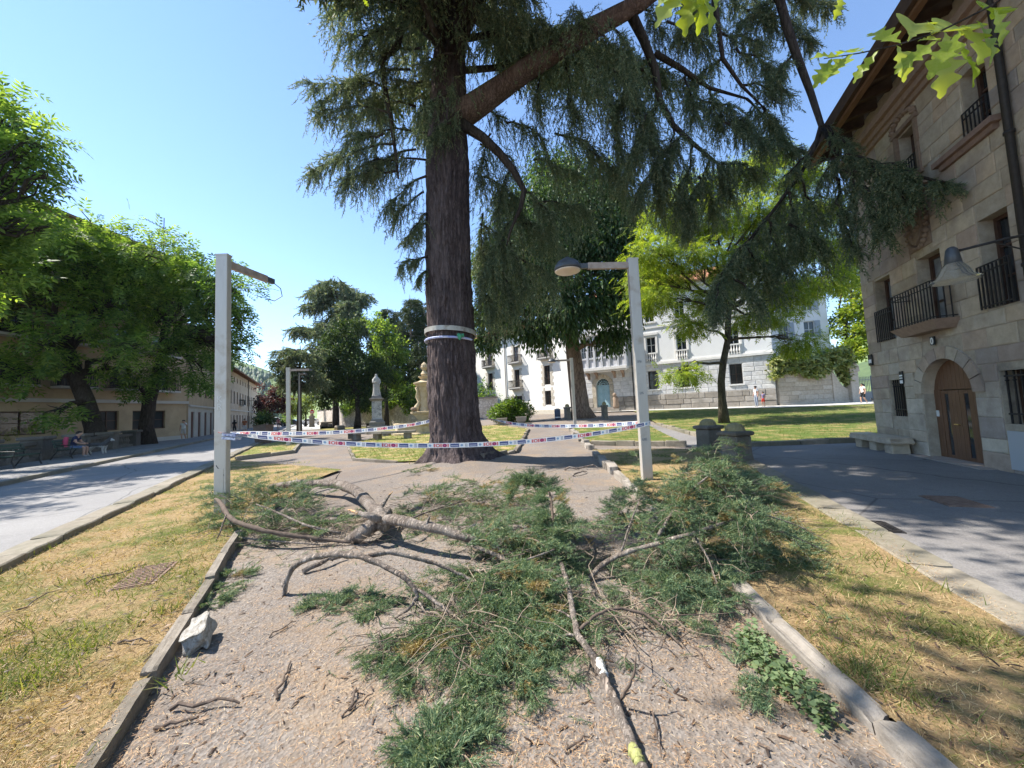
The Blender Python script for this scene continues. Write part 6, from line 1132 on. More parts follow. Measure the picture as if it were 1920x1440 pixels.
for i in range(14):
    z = i/13; r = .25*math.sin(math.pi*(.12+.86*z))**.8
    for j in range(20): a = 2*math.pi*j/20; q = r*(1+.13*math.cos(5*a+z*9)*math.cos(5*a-z*9)); vv.append((q*math.cos(a), q*math.sin(a), 4.66+.66*z))
b.add(vv, [(i*20+j, i*20+(j+1) % 20, (i+1)*20+(j+1) % 20, (i+1)*20+j) for i in range(13) for j in range(20)]); b.ob('pineapple_finial', M_GOLD, ftn)
# low curved stone seat round the fountain
cs = thing('curved_stone_seat', 'low curved stone seat on scrolled supports in front of the fountain', 'bench', (fx, 28, float(gz(fx, 26))))
for i in range(9):
    a0 = math.pi*(.98+.062*i); a1 = a0+.062*math.pi-.012; b = MB(); r0, r1 = 4.9, 5.45; ps = [(r0, a0), (r0, a1), (r1, a1), (r1, a0)]; v = [(r*math.cos(a), r*math.sin(a), z) for z in (.36, .5) for r, a in ps]; b.add(v, [(3, 2, 1, 0), (4, 5, 6, 7), (0, 1, 5, 4), (1, 2, 6, 5), (2, 3, 7, 6), (3, 0, 4, 7)]); b.ob('seat_slab', M_KERB_L, cs)
    if i % 2 == 0: am = (a0+a1)/2; o = link('support', rough_block(i, .06, 2, 'support'), M_KERB, cs, (5.17*math.cos(am), 5.17*math.sin(am), .16)); o.scale = (.34, .42, .4); o.rotation_euler = (0, 0, am)
for i, (px, py, s, lab) in enumerate([(612, 800, 1.3, 'dark rough rock beside the cedar trunks left of the statue'), (637, 806, .8, 'low pale stone block on the far lawn'), (622, 801, .9, 'mossy stump stone under the far trees'), (724, 818, .55, 'carved stone block at the left end of the curved seat')]):
    p = gp(px, py); o = link('stone_block', rough_block(i*7.7, .12, 3, 'stone_block'), M_BOLL if i != 1 else M_KERB_L, None, (p[0], p[1], p[2]+.25*s)); o.scale = (s*1.2, s, s*.8); o.rotation_euler = (0, 0, i); tag(o, lab, 'stone')
fb = thing('park_bench', 'small dark bench against the retaining wall right of the statue', 'bench', (-18.1, 45.2, 0), -.5); b = MB(); b.box(-.9, .9, -.2, .2, .55, .66); b.ob('seat', M_IRON, fb)
for x in (-.75, .75): b = MB(); b.box(x-.08, x+.08, -.18, .18, -.02, .548); b.ob('leg', M_IRON, fb)
sg = thing('road_sign', 'round red road sign on a thin grey pole at the far plaza', 'sign', (-37.6, 70, .05)); b = MB(); b.tube([(0, 0, -.1), (0, 0, 3.2)], .06, 8); b.ob('pole', M_STEEL, sg)
b = MB(); b.prism([(.42*math.cos(q), 2.7+.42*math.sin(q)) for q in np.arange(20)*math.pi/10], -.1, -.065); b.ob('disc', mat('sign_red', (.5, .03, .03), None, rough=.4), sg); b = MB(); b.box(-.28, .28, -.108, -.101, 2.63, 2.77); b.ob('bar', M_WHITE, sg)
# ------------------------------------------------------------ parked cars far down the street
M_TYRE = mat('tyre', (.02, .02, .02), None, rough=.9); M_RIM = mat('rim', (.4, .4, .42), None, rough=.3, metal=.8); M_LAMP = mat('car_lamp', (.7, .7, .68), None, rough=.2)
def car(label, p, rz, col, van=False):
    th = thing('parked_van' if van else 'parked_car', label, 'van' if van else 'car', p, rz, 'vehicles parked at the far plaza'); m = mat('car_paint', col, None, rough=.25, spec=.6)
    H = 2.1 if van else 1.45; pr = [(-2.1, .3), (2.1, .3), (2.15, .65), (2.05, .85), (1.3, .98), (.6, H), (-1.9 if van else -1.2, H), (-2.1 if van else -1.85, .98), (-2.15, .8)]
    b = MB(); b.prism(pr, -.85, .85); b.ob('body', m, th, bevel=.07); gp_ = [(1.15, 1.0), (.58, H-.1), (-1.75 if van else -1.12, H-.1), (-1.9 if van else -1.65, 1.0)]
    for s in (-1, 1): b = MB(); b.prism(gp_, s*.853-.004, s*.853+.004); b.ob('side_window', M_GLASS, th)
    b = MB(); b.add([(1.3, -.7, 1.02), (1.3, .7, 1.02), (.68, .65, H-.06), (.68, -.65, H-.06)], [(0, 1, 2, 3)]); b.v = [(x+.03, y, z+.02) for x, y, z in b.v]; b.ob('windscreen', M_GLASS, th)
    b = MB(); b.box(-2.19 if van else -2.0, -2.1 if van else -1.9, -.6, .6, 1.05, H-.25); b.ob('rear_window', M_GLASS, th)
    for x in (-1.35, 1.35):
        for s in (-1, 1): b = MB(); b.tube([(x, s*.72, .32), (x, s*.9, .32)], .32, 16); w_ = b.ob('wheel', M_TYRE, th); b = MB(); b.tube([(x, s*.89, .32), (x, s*.91, .32)], .19, 12); b.ob('rim', M_RIM, w_)
    for s in (-1, 1): b = MB(); b.box(2.1, 2.18, s*.6-.16, s*.6+.16, .66, .8); b.ob('headlight', M_LAMP, th); b = MB(); b.box(-2.2, -2.12, s*.65-.1, s*.65+.1, .75, .95); b.ob('tail_light', mat('tail_lamp', (.4, .02, .02)), th)
car('dark grey car parked at the far plaza beyond the lamp post', (-47.5, 80, .06), R(20), (.05, .05, .055)); car('white van parked at the far end of the street', (-53.5, 84, .06), R(35), (.75, .75, .75), True); car('white car parked right of the dark car at the far plaza', (-44, 82, .06), R(15), (.72, .72, .72)); car('silver car parked farthest right at the far plaza', (-40.5, 84, .06), R(10), (.5, .5, .52))
# ------------------------------------------------------------ people and dogs
M_SKIN = mat('skin', (.46, .27, .19), None, rough=.6); M_HAIR = mat('dark_hair', (.02, .015, .012), None, rough=.6); M_SHOE = mat('shoe', (.3, .3, .3), None, rough=.7)
def skin_mesh(J, E, name, root):
    names = list(J); me = bpy.data.meshes.new('tmp'); me.from_pydata([J[k][0] for k in names], [(names.index(a), names.index(c)) for a, c in E], []); o = bpy.data.objects.new('tmp', me); COL.objects.link(o)
    md = o.modifiers.new('s', 'SKIN'); md.use_smooth_shade = True
    for i, k in enumerate(names): r = J[k][1]; me.skin_vertices[0].data[i].radius = (r, r) if not isinstance(r, tuple) else r; me.skin_vertices[0].data[i].use_root = (k == root)
    sb = o.modifiers.new('b', 'SUBSURF'); sb.levels = 2; sb.render_levels = 2; bpy.context.view_layer.update(); out = bpy.data.meshes.new_from_object(o.evaluated_get(bpy.context.evaluated_depsgraph_get())); out.name = name; bpy.data.objects.remove(o); return out
BASE = {'pel': ((0, 0, .95), (.15, .11)), 'spi': ((0, 0, 1.14), (.13, .1)), 'che': ((0, 0, 1.34), (.16, .11)), 'nec': ((0, 0, 1.49), .055), 'hea': ((0, -.02, 1.6), (.085, .1)), 'top': ((0, -.01, 1.69), (.07, .08)), 'nos': ((0, -.115, 1.6), .018)}
for s, q in ((-1, 'l'), (1, 'r')):
    BASE.update({'sh'+q: ((s*.18, 0, 1.42), .065), 'el'+q: ((s*.24, .03, 1.14), .045), 'wr'+q: ((s*.25, -.06, .9), .032), 'ha'+q: ((s*.25, -.08, .82), .036), 'th'+q: ((s*.22, -.12, .84), .014), 'hi'+q: ((s*.09, 0, .9), .095), 'kn'+q: ((s*.1, -.02, .5), .065), 'an'+q: ((s*.1, .02, .09), .045), 'to'+q: ((s*.11, -.13, .035), .04)})
EDG = [('pel', 'spi'), ('spi', 'che'), ('che', 'nec'), ('nec', 'hea'), ('hea', 'top'), ('hea', 'nos')]+[e for q in 'lr' for e in (('che', 'sh'+q), ('sh'+q, 'el'+q), ('el'+q, 'wr'+q), ('wr'+q, 'ha'+q), ('wr'+q, 'th'+q), ('pel', 'hi'+q), ('hi'+q, 'kn'+q), ('kn'+q, 'an'+q), ('an'+q, 'to'+q))]
def person(label, p, rz, sc, shirt, legs, pose=None, long_legs=False, hair=True, long_hair=False, sleeve=.5, haircol=None):
    J = {k: v for k, v in BASE.items()}
    for k, v in (pose or {}).items(): J[k] = (v, J[k][1])
    me = skin_mesh(J, EDG, 'body', 'pel'); th = thing('person', label, 'person', p, rz); th.scale = (sc, sc, sc)
    ms = [M_SKIN, mat('shirt', shirt, tuple(c*.75 for c in shirt), 9, .9), mat('trousers', legs, tuple(c*.75 for c in legs), 9, .9), M_SHOE, haircol or M_HAIR]
    me.materials.clear(); segs = [(np.array(J[a][0]), np.array(J[c][0]), a, c) for a, c in EDG]; idx = []
    for f in me.polygons:
        c = np.array(f.center); best = None
        for a, d, na, nc in segs:
            t = np.clip(np.dot(c-a, d-a)/max(np.dot(d-a, d-a), 1e-9), 0, 1); q = np.linalg.norm(c-a-t*(d-a))
            if best is None or q < best[0]: best = (q, na, nc, t)
        _, na, nc, t = best; m = 0
        if nc in ('spi', 'che') or nc[:2] == 'sh' or (na == 'che' and nc == 'nec' and t < .6): m = 1
        elif nc[:2] == 'el': m = 1 if t < sleeve else 0
        elif nc[:2] == 'hi' or na == 'pel': m = 2
        elif nc[:2] == 'kn': m = 2 if (t < .85 or long_legs) else 0
        elif nc[:2] == 'an': m = 2 if long_legs else 0
        elif nc[:2] == 'to': m = 3
        idx.append(m)
    me.polygons.foreach_set('material_index', idx); link('body', me, ms, th)
    h = np.array(J['hea'][0])+np.array([0, .02, .045]); b = MB(); n = 12; vv = []
    for i in range(7):
        a = math.pi*.5*i/6*1.25
        for j in range(n): q = 2*math.pi*j/n; vv.append((h[0]+.1*math.sin(a)*math.cos(q), h[1]+.115*math.sin(a)*math.sin(q)+.012, h[2]+.105*math.cos(a)-.01+(.05 if math.sin(q) < -.3 and i > 3 else 0)))
    b.add(vv, [(i*n+j, i*n+(j+1) % n, (i+1)*n+(j+1) % n, (i+1)*n+j) for i in range(6) for j in range(n)])
    if long_hair: b.tube([(h[0], h[1]+.06, h[2]), (h[0], h[1]+.1, h[2]-.15), (h[0], h[1]+.1, h[2]-.34)], [.09, .085, .03], 10)
    b.ob('hair', ms[4], th, smooth=True); return th
def face(d): return math.atan2(d[1], d[0])+math.pi/2       # local -y looks along d
sp = ST(26.2, -10.3); sit = {'pel': (0, .02, .52), 'spi': (0, -.02, .72), 'che': (0, -.1, .92), 'nec': (0, -.16, 1.06), 'hea': (0, -.22, 1.16), 'top': (0, -.23, 1.25), 'nos': (0, -.32, 1.14)}
for s, q in ((-1, 'l'), (1, 'r')): sit.update({'sh'+q: (s*.18, -.12, 1.0), 'el'+q: (s*.25, -.2, .74), 'wr'+q: (s*.15, -.42, .66), 'ha'+q: (s*.1, -.48, .66), 'th'+q: (s*.07, -.46, .7), 'hi'+q: (s*.1, -.02, .5), 'kn'+q: (s*.14, -.45, .5), 'an'+q: (s*.14, -.42, .1), 'to'+q: (s*.15, -.56, .04)})
person('person in a navy and pink top and blue shorts leaning forward on the bench', (*(sp+NS*.1), .19), face(NS), 1.0, (.03, .035, .09), (.14, .2, .34), sit)
b = MB(); bpk = thing('shoulder_bag', 'pink cloth draped over the back of the seated person', 'cloth', (*(sp+NS*.02), .21), face(NS)); b.tube([(-.1, .1, 1.0), (-.13, .13, .8), (-.13, .16, .55)], [.08, .1, .11], 8); b.ob('cloth', mat('pink_cloth', (.55, .09, .16), None, rough=.9), bpk)
wk = {'elr': (.3, -.1, 1.2), 'wrr': (.16, -.22, 1.42), 'har': (.08, -.2, 1.52), 'thr': (.1, -.22, 1.5), 'knl': (-.1, -.1, .52), 'anl': (-.1, -.02, .12), 'tol': (-.1, -.17, .05), 'anr': (.1, .16, .12), 'tor': (.1, .03, .035)}
person('man in white shirt and pale shorts raising a hand to his face on the pavement', (-28.2, 32, .21), face((.3, -1)), 1.0, (.72, .72, .72), (.5, .47, .44), wk)
person('person in a black top with long dark hair walking away up the street', (-31.3, 42, .1), face((-.4, 1)), .98, (.03, .03, .035), (.03, .03, .035), wk | {'elr': BASE['elr'][0], 'wrr': BASE['wrr'][0], 'har': BASE['har'][0], 'thr': BASE['thr'][0]}, long_hair=True)
person('person in a rust orange top and white shorts walking up the street', (-30.6, 42.6, .1), face((-.3, 1)), 1.04, (.38, .13, .06), (.6, .6, .6), {'knl': (-.1, -.08, .52), 'anl': (-.1, .0, .12), 'tol': (-.1, -.15, .05)})
person('person in a pink top far down the street', (-35.5, 56.5, .1), face((-.3, 1)), 1.0, (.6, .28, .35), (.12, .1, .14))
person('child in purple shirt and red shorts walking past the mansion', (22.75, 34, float(gz(22.75, 34))+.12), face((-1, -.2)), .80, (.24, .2, .34), (.55, .05, .03), {'knl': (-.1, -.1, .52), 'anl': (-.1, -.02, .12), 'tol': (-.1, -.17, .05)})
person('tall person in white shirt and grey trousers beside the child at the mansion', (22.5, 34.6, float(gz(22.5, 34.6))+.12), face((-1, -.1)), 1.12, (.7, .71, .74), (.3, .34, .42), None, True)
person('woman in white top and black skirt walking by the iron gate', (29.95, 32, float(gz(29.95, 32))+.12), face((-1, 0)), 1.0, (.75, .72, .7), (.02, .02, .022), {'knl': (-.1, -.14, .52), 'anl': (-.1, -.1, .12), 'tol': (-.1, -.25, .05), 'anr': (.1, .2, .14), 'tor': (.1, .1, .04)}, long_hair=True)
def dog(label, p, rz, sc, dark, light):
    J = {'rump': ((0, .3, .5), .12), 'mid': ((0, 0, .48), .115), 'chest': ((0, -.3, .47), .15), 'neck': ((0, -.45, .62), .1), 'head': ((0, -.55, .74), .085), 'muz': ((0, -.7, .7), .045), 'nose': ((0, -.75, .69), .03), 'tail': ((0, .42, .55), .05), 'tail2': ((0, .52, .7), .06), 'tail3': ((0, .42, .8), .03)}
    E = [('rump', 'mid'), ('mid', 'chest'), ('chest', 'neck'), ('neck', 'head'), ('head', 'muz'), ('muz', 'nose'), ('rump', 'tail'), ('tail', 'tail2'), ('tail2', 'tail3')]
    for s, q in ((-1, 'l'), (1, 'r')):
        J.update({'ea'+q: ((s*.05, -.53, .86), .025), 'fs'+q: ((s*.09, -.3, .36), .06), 'fk'+q: ((s*.09, -.29, .2), .038), 'fp'+q: ((s*.09, -.33, .03), .035), 'hk'+q: ((s*.1, .2, .36), .08), 'hh'+q: ((s*.1, .36, .2), .035), 'hp'+q: ((s*.1, .3, .03), .035)}); E += [('head', 'ea'+q), ('chest', 'fs'+q), ('fs'+q, 'fk'+q), ('fk'+q, 'fp'+q), ('rump', 'hk'+q), ('hk'+q, 'hh'+q), ('hh'+q, 'hp'+q)]
    me = skin_mesh(J, E, 'body', 'mid'); th = thing('dog', label, 'dog', p, rz); th.scale = (sc,)*3; me.materials.clear(); me.polygons.foreach_set('material_index', [1 if (f.center[2] < .44 or (f.center[1] < -.62)) else 0 for f in me.polygons]); link('body', me, [mat('dog_dark', dark, tuple(c*.6 for c in dark), 12, .9), mat('dog_light', light, None, rough=.9)], th)
dog('grey and white husky type dog standing beside the seated person', (*ST(27.7, -9.9), .21), face((1., .25)), 1.0, (.10, .095, .095), (.45, .43, .4)); dog('small dark dog on the pavement right of the walking woman', (30.9, 32, float(gz(30.9, 32))+.12), face((-1, 0)), .55, (.12, .11, .1), (.4, .38, .35))
# ------------------------------------------------------------ fallen cedar branches
SH1 = T_needles(34, .30, .034, .45, 1.0, 11, .25); SH2 = T_needles(26, .36, .04, .5, 1.2, 12, .25); SH3 = T_needles(30, .26, .036, .35, .9, 13, .3)
LM_DRYN = leafmat('browned_needles', [(0, (.16, .11, .05)), (.6, (.30, .22, .10)), (1, (.42, .36, .17))], .2)
class Fallen:
    def __init__(s, label, px, py): s.o = gp(px, py); s.th = thing('fallen_branch', label, 'branch', s.o, 0, 'fallen cedar branches'); s.acc = Acc(); s.dry = Acc(); s.w = MB(); s.t = MB(); s.k = 0
    def limb(s, pts, rad, sides=11, jit=.13, m=None, name=None, sub=4):
        P = np.array([gp(x, y, z) if z <= .02 else gp(x, y, z) for x, y, z in pts]); n = len(P); t = np.arange(n); tt = np.linspace(0, n-1, (n-1)*sub+1); Q = np.stack([np.interp(tt, t, P[:, i]) for i in range(3)], -1)
        for _ in range(2): Q[1:-1] = (Q[:-2]+2*Q[1:-1]+Q[2:])/4
        r = np.interp(tt, t, rad); b = MB(); Q[1:-1] += RNG.normal(0, .0022+.05*float(np.mean(rad))*.4, (len(Q)-2, 3)); b.tube(list(Q-s.o), list(r*RNG.uniform(.9, 1.1, len(Q))), sides, jit=jit); b.ob(name or 'branch', m or M_FALLB, s.th, smooth=True); return Q
    def spray(s, root, d, L, lift=.1, drop=.25, n=24, size=.15, tw=.004):
        d = d/np.linalg.norm(d); t = np.linspace(0, 1, 7)[:, None]; side = np.cross(d, [0, 0, 1.]); side /= np.linalg.norm(side)+1e-9; bend = RNG.uniform(-.25, .25)
        c = root+d*L*t+side*bend*L*t*t; c[:, 2] += lift*L*t[:, 0]-drop*L*t[:, 0]**2; g = gz(c[:, 0], c[:, 1])+.015+RNG.uniform(0, .03); c[:, 2] = np.maximum(c[:, 2], g)
        s.t.tube(list(c-s.o), list(np.linspace(tw, .0015, 7)), 4, cap=False)
        q = RNG.uniform(.12, 1, n); P = np.stack([np.interp(q, t[:, 0], c[:, i]) for i in range(3)], -1); sg = RNG.choice([-1, 1], (n, 1)); X = d*RNG.uniform(.5, 1.1, (n, 1))+side*sg*RNG.uniform(.2, .9, (n, 1))+rv(n)*.22; X[:, 2] += RNG.uniform(-.15, .3, n)
        tm = (SH1, SH2, SH3)[RNG.integers(0, 3)]; V, F_ = inst(*tm, P-s.o, X, rv(n)+[0, 0, .8], size*RNG.uniform(.6, 1.25, n)*(1-.35*q)); (s.dry if RNG.random() < .07 else s.acc).add(V, F_)
    def clump(s, px, py, rpx, h, n, ang=None, size=.15, L=None, sp=1.):
        c = gp(px, py); r = rpx*c[1]/700
        for _ in range(n):
            a = RNG.uniform(0, 2*math.pi) if ang is None else R(ang)+RNG.normal(0, .5*sp); off = RNG.normal(0, r*.58, 2); root = np.array([c[0]+off[0], c[1]+off[1], 0.]); root[2] = gz(root[0], root[1])+RNG.uniform(.01, max(h, .03)); s.spray(root, np.array([math.cos(a), math.sin(a), RNG.uniform(-.1, .3) if h > .15 else 0.]), (L or r*1.15)*RNG.uniform(.45, 1.25), RNG.uniform(.0, .55), RNG.uniform(.25, .6), int(RNG.integers(10, 24)), size)
    def loose(s, px, py, rpx, n, size=.11):
        c = gp(px, py); r = rpx*c[1]/700; P = np.stack([c[0]+RNG.normal(0, r*.6, n), c[1]+RNG.normal(0, r*.6, n)], -1); P = np.column_stack([P, gz(P[:, 0], P[:, 1])+.015]); X = rv(n)*[1, 1, .15]
        V, F_ = inst(*SH3, P-s.o, X, rv(n)*.4+[0, 0, 1], size*RNG.uniform(.5, 1.2, n)); s.acc.add(V, F_)
    def twigs(s, px, py, rpx, n, h=.15, L=.6, m=None):
        c = gp(px, py); r = rpx*c[1]/700
        for _ in range(n):
            a = RNG.uniform(0, 2*math.pi); p0 = np.array([c[0]+RNG.normal(0, r*.5), c[1]+RNG.normal(0, r*.4), gz(c[0], c[1])+RNG.uniform(.01, h)]); e = p0+np.array([math.cos(a), math.sin(a), RNG.uniform(-.25, .35)])*L*RNG.uniform(.4, 1.2); e[2] = max(e[2], gz(e[0], e[1])+.01); s.t.tube(list(curve(p0, e, RNG.uniform(-.04, .12), 5, .05)-s.o), list(np.linspace(.0042, .0014, 5)), 4, cap=False, m=int(RNG.random() < .5))
    def done(s):
        if s.t.v: tag(s.t.ob('fine_twigs', [M_TWIG, M_DTWIG], s.th), kind='stuff')
        if s.dry.V: tag(s.dry.ob('browned_needles', LM_DRYN, s.th), kind='stuff')
        if s.acc.V: tag(s.acc.ob('needles', LM_CEDAR_F, s.th), kind='stuff')
A = Fallen('heaviest fallen cedar limb with a torn pale end and a crotch of broken stubs', 700, 985)
A.limb([(506, 914, .09), (540, 908, .18), (590, 905, .26), (640, 908, .28), (672, 922, .27), (695, 948, .26), (712, 968, .24), (722, 985, .2)], [0.0629, 0.074, 0.0777, 0.0814, 0.0851, 0.0888, 0.0925, 0.0814], 16, .12)
A.limb([(484, 918, .05), (500, 915, .07), (512, 914, .09)], [0.0148, 0.0444, 0.0614], 9, .2, M_SPLIT, 'torn_end', 2)
A.limb([(700, 972, .25), (740, 975, .33), (790, 985, .33), (850, 1000, .27), (910, 1018, .18), (950, 1035, .08), (985, 1050, .03)], [0.0629, 0.0629, 0.0555, 0.0503, 0.0444, 0.0333, 0.0148], 14, .13)
A.limb([(725, 960, .22), (700, 985, .2), (672, 1005, .1), (652, 1012, .03)], [0.0888, 0.0925, 0.0814, 0.0444], 14, .14)
A.limb([(712, 975, .3), (690, 967, .38), (668, 960, .4)], [0.0518, 0.0407, 0.0222], 9, .12); A.limb([(672, 962, .395), (662, 958, .4), (652, 955, .41)], [0.0222, 0.0148, 0.003], 7, .2, M_SPLIT, 'torn_stub')
A.limb([(712, 955, .28), (722, 938, .36), (732, 926, .4)], [0.0407, 0.0296, 0.0148], 8, .12); A.limb([(730, 928, .4), (737, 921, .43)], [0.0163, 0.003], 6, .2, M_SPLIT, 'torn_stub')
for q in ([(560, 906, .24), (556, 896, .32)], [(625, 905, .28), (632, 892, .36), (638, 886, .4)], [(683, 934, .28), (672, 928, .36)], [(800, 985, .34), (806, 968, .44)], [(870, 1003, .26), (880, 990, .33), (892, 982, .36)], [(760, 978, .34), (752, 992, .26)]): A.limb([(a_, b_, c_) for a_, b_, c_ in q], list(np.linspace(.022, .008, len(q))), 6, .15)
A.limb([(760, 978, .25), (800, 960, .22), (850, 945, .15), (900, 930, .1)], [0.0148, 0.0126, 0.0096, 0.0044], 6); A.limb([(790, 960, .1), (800, 930, .3), (840, 912, .38), (900, 905, .3)], [0.0089, 0.0081, 0.0067, 0.003], 6)
for q in ((830, 965, 60, .22, 22, 0), (900, 955, 55, .2, 18, -20), (950, 945, 40, .3, 16, -30), (790, 990, 50, .12, 10, None), (860, 1005, 50, .1, 14, None), (930, 985, 45, .15, 14, None), (970, 935, 25, .35, 8, -60)): A.clump(*q[:5], q[5], .16)
[A.loose(x, y, 120, n) for x, y, n in ((830, 970, 50), (930, 960, 50), (740, 1010, 40))]; A.clump(870, 945, 70, .3, 20, None, .16); A.clump(800, 960, 60, .3, 16, 90, .16); A.twigs(840, 955, 90, 60, .25, .7); A.twigs(690, 1010, 70, 40, .12, .6); A.done()
Bf = Fallen('dark tangled fallen bough with bent bare end by the foot of the left lamp post', 560, 1000)
Bf.limb([(404, 935, .42), (416, 945, .42), (424, 962, .36), (440, 978, .3), (480, 992, .24), (540, 1004, .16), (610, 1012, .08), (660, 1018, .03)], [.02, .03, .032, .03, .03, .028, .024, .012], 8, m=M_DTWIG)
Bf.limb([(480, 945, .38), (520, 960, .3), (570, 985, .22), (640, 1000, .1)], [.008, .012, .016, .018], 7); Bf.limb([(425, 1005, .1), (520, 1015, .1), (600, 1022, .05)], [.008, .012, .01], 6); Bf.limb([(424, 965, .36), (412, 1000, .15), (402, 1020, .02)], [.012, .009, .005], 6)
for q in ((440, 950, 40, .45, 26, 120), (490, 945, 45, .45, 26, 90), (530, 965, 40, .4, 22, 60), (450, 965, 45, .32, 26, 160), (500, 960, 50, .32, 26, 150), (480, 1000, 50, .15, 22, 170), (550, 985, 45, .3, 24, 150), (430, 990, 25, .25, 14, 180), (600, 1000, 45, .2, 22, None), (640, 985, 30, .15, 10, None), (520, 1010, 45, .15, 22, None), (570, 960, 35, .25, 12, 100), (470, 930, 30, .45, 12, 90)): Bf.clump(*q[:5], q[5], .15)
[Bf.loose(x, y, 120, n) for x, y, n in ((480, 1010, 50), (600, 1020, 40), (420, 1040, 30))]; Bf.twigs(530, 1000, 90, 90, .3, .6); Bf.twigs(620, 1000, 70, 60, .12, .5); Bf.done()
Cf = Fallen('slim branch arching clear of the gravel with forked needle covered tips', 760, 1120)
Cf.limb([(533, 1116, .0), (536, 1090, .12), (548, 1062, .24), (580, 1045, .33), (630, 1038, .38), (678, 1042, .38), (715, 1058, .33), (755, 1080, .25), (776, 1100, .18), (782, 1118, .11), (772, 1138, .05), (740, 1160, .02)], [0.0172, 0.025, 0.0265, 0.0273, 0.0265, 0.0257, 0.0234, 0.0211, 0.0187, 0.0156, 0.0117, 0.0055], 9)
Cf.limb([(690, 1042, .37), (730, 1035, .36), (780, 1045, .3), (830, 1062, .2), (880, 1085, .1), (930, 1115, .03)], [0.0203, 0.0203, 0.0187, 0.0164, 0.0133, 0.007], 8); Cf.limb([(772, 1098, .18), (800, 1115, .12), (840, 1145, .06), (870, 1170, .02)], [0.0156, 0.0148, 0.0125, 0.007], 8); Cf.limb([(782, 1125, .08), (800, 1150, .05), (812, 1190, .02)], [0.0078, 0.0062, 0.0031], 6)
Cf.limb([(533, 1100, .08), (524, 1086, .12)], [0.0156, 0.0062], 6); Cf.limb([(535, 1096, .1), (530, 1118, .0), (526, 1124, .0)], [0.014, 0.0078, 0.0031], 6)
for q in ((810, 1190, 50, .06, 15, -70), (750, 1220, 40, .05, 10, -100), (880, 1180, 55, .08, 17, -80), (850, 1130, 45, .1, 14, None), (720, 1135, 30, .03, 5, None), (950, 1225, 50, .1, 18, -75), (900, 1270, 40, .07, 12, -90), (970, 1190, 45, .1, 16, -60), (780, 1270, 35, .03, 5, -110), (880, 1330, 35, .04, 8, -100), (640, 1130, 30, .02, 6, None), (990, 1270, 40, .05, 12, -60)): Cf.clump(*q[:5], q[5], .14)
[Cf.loose(x, y, 110, n) for x, y, n in ((800, 1200, 60), (900, 1250, 70), (860, 1350, 50), (700, 1160, 40), (1000, 1250, 40))]; Cf.twigs(800, 1180, 90, 40, .06, .5); Cf.twigs(900, 1190, 90, 50, .1, .6); Cf.done()
Df = Fallen('dense blue green heap of fallen cedar foliage in the middle of the path', 960, 1070)
Df.limb([(880, 1020, .2), (940, 1045, .16), (1000, 1075, .1), (1040, 1110, .05)], [.022, .022, .018, .01], 8); Df.limb([(870, 1075, .05), (960, 1060, .2), (1040, 1030, .3)], [.012, .012, .008], 7)
for q in ((900, 1050, 45, .3, 30, 20), (960, 1045, 50, .42, 40, 0), (1010, 1060, 50, .42, 40, -30), (940, 1100, 50, .2, 36, -50), (1000, 1125, 50, .18, 34, -60), (880, 1100, 40, .12, 20, None), (1030, 1020, 35, .3, 20, 30), (1010, 1160, 40, .1, 18, -70), (960, 1140, 45, .12, 22, None)): Df.clump(*q[:5], q[5], .16)
[Df.loose(x, y, 120, n) for x, y, n in ((960, 1100, 50), (850, 1080, 40), (1100, 1120, 50), (1180, 1180, 40))]; Df.twigs(960, 1100, 80, 40, .2, .5); Df.done()
Ef = Fallen('upright broken cedar top standing out of the heap', 1042, 1040)
Q = Ef.limb([(1045, 1075, .0), (1040, 1030, .22), (1036, 975, .45), (1033, 930, .62), (1022, 905, .70), (990, 898, .72), (975, 905, .7)], [.02, .02, .017, .013, .009, .006, .003], 7, m=M_DTWIG)
for i in range(85):
    k = RNG.integers(len(Q)//4, len(Q)); a = RNG.uniform(0, 6.28); Ef.spray(Q[k].copy(), np.array([math.cos(a), math.sin(a)*.6, RNG.uniform(-.3, .6)]), RNG.uniform(.12, .26), .2, .7, 22, .125)
for i in range(16): Ef.spray(Q[-1].copy()+[0, 0, -.02], np.array([-1, RNG.uniform(-.5, .5), -.6]), RNG.uniform(.12, .3), 0, .9, 12, .11)
Ef.done()
Gf = Fallen('long thin pole like branch with grey lichen pointing at the camera', 1130, 1250)
Gf.limb([(1053, 1058, .22), (1066, 1100, .17), (1074, 1150, .12), (1083, 1190, .09), (1108, 1225, .07), (1130, 1265, .06), (1152, 1312, .05), (1172, 1365, .045), (1195, 1420, .04), (1215, 1470, .035)], [.018, .02, .021, .022, .022, .0235, .024, .0245, .025, .026], 10, .05, sub=6)
Gf.limb([(1121, 1240, .0675), (1128, 1256, .064), (1134, 1268, .062)], [.0235, .0265, .024], 9, .12, mat('pale_lichen', (.28, .26, .23), (.62, .62, .58), 60, .95, lo=.4, hi=.6), 'lichen'); Gf.limb([(1187, 1402, .045), (1196, 1422, .043), (1202, 1436, .042)], [.026, .029, .027], 9, .12, mat('yellow_lichen', (.20, .19, .07), (.40, .42, .16), 50, .95, bump=.6, bs=60), 'lichen')
Gf.limb([(1165, 1310, .05), (1180, 1285, .14), (1190, 1260, .2), (1192, 1230, .26)], [.009, .008, .006, .003], 6, m=M_DTWIG); Gf.limb([(1078, 1165, .1), (1060, 1150, .13), (1038, 1142, .14)], [.009, .007, .004], 6); Gf.limb([(1085, 1192, .09), (1062, 1190, .09), (1045, 1196, .07)], [.012, .009, .005], 6); Gf.limb([(1066, 1105, .16), (1048, 1090, .18), (1032, 1085, .2)], [.01, .008, .004], 6)
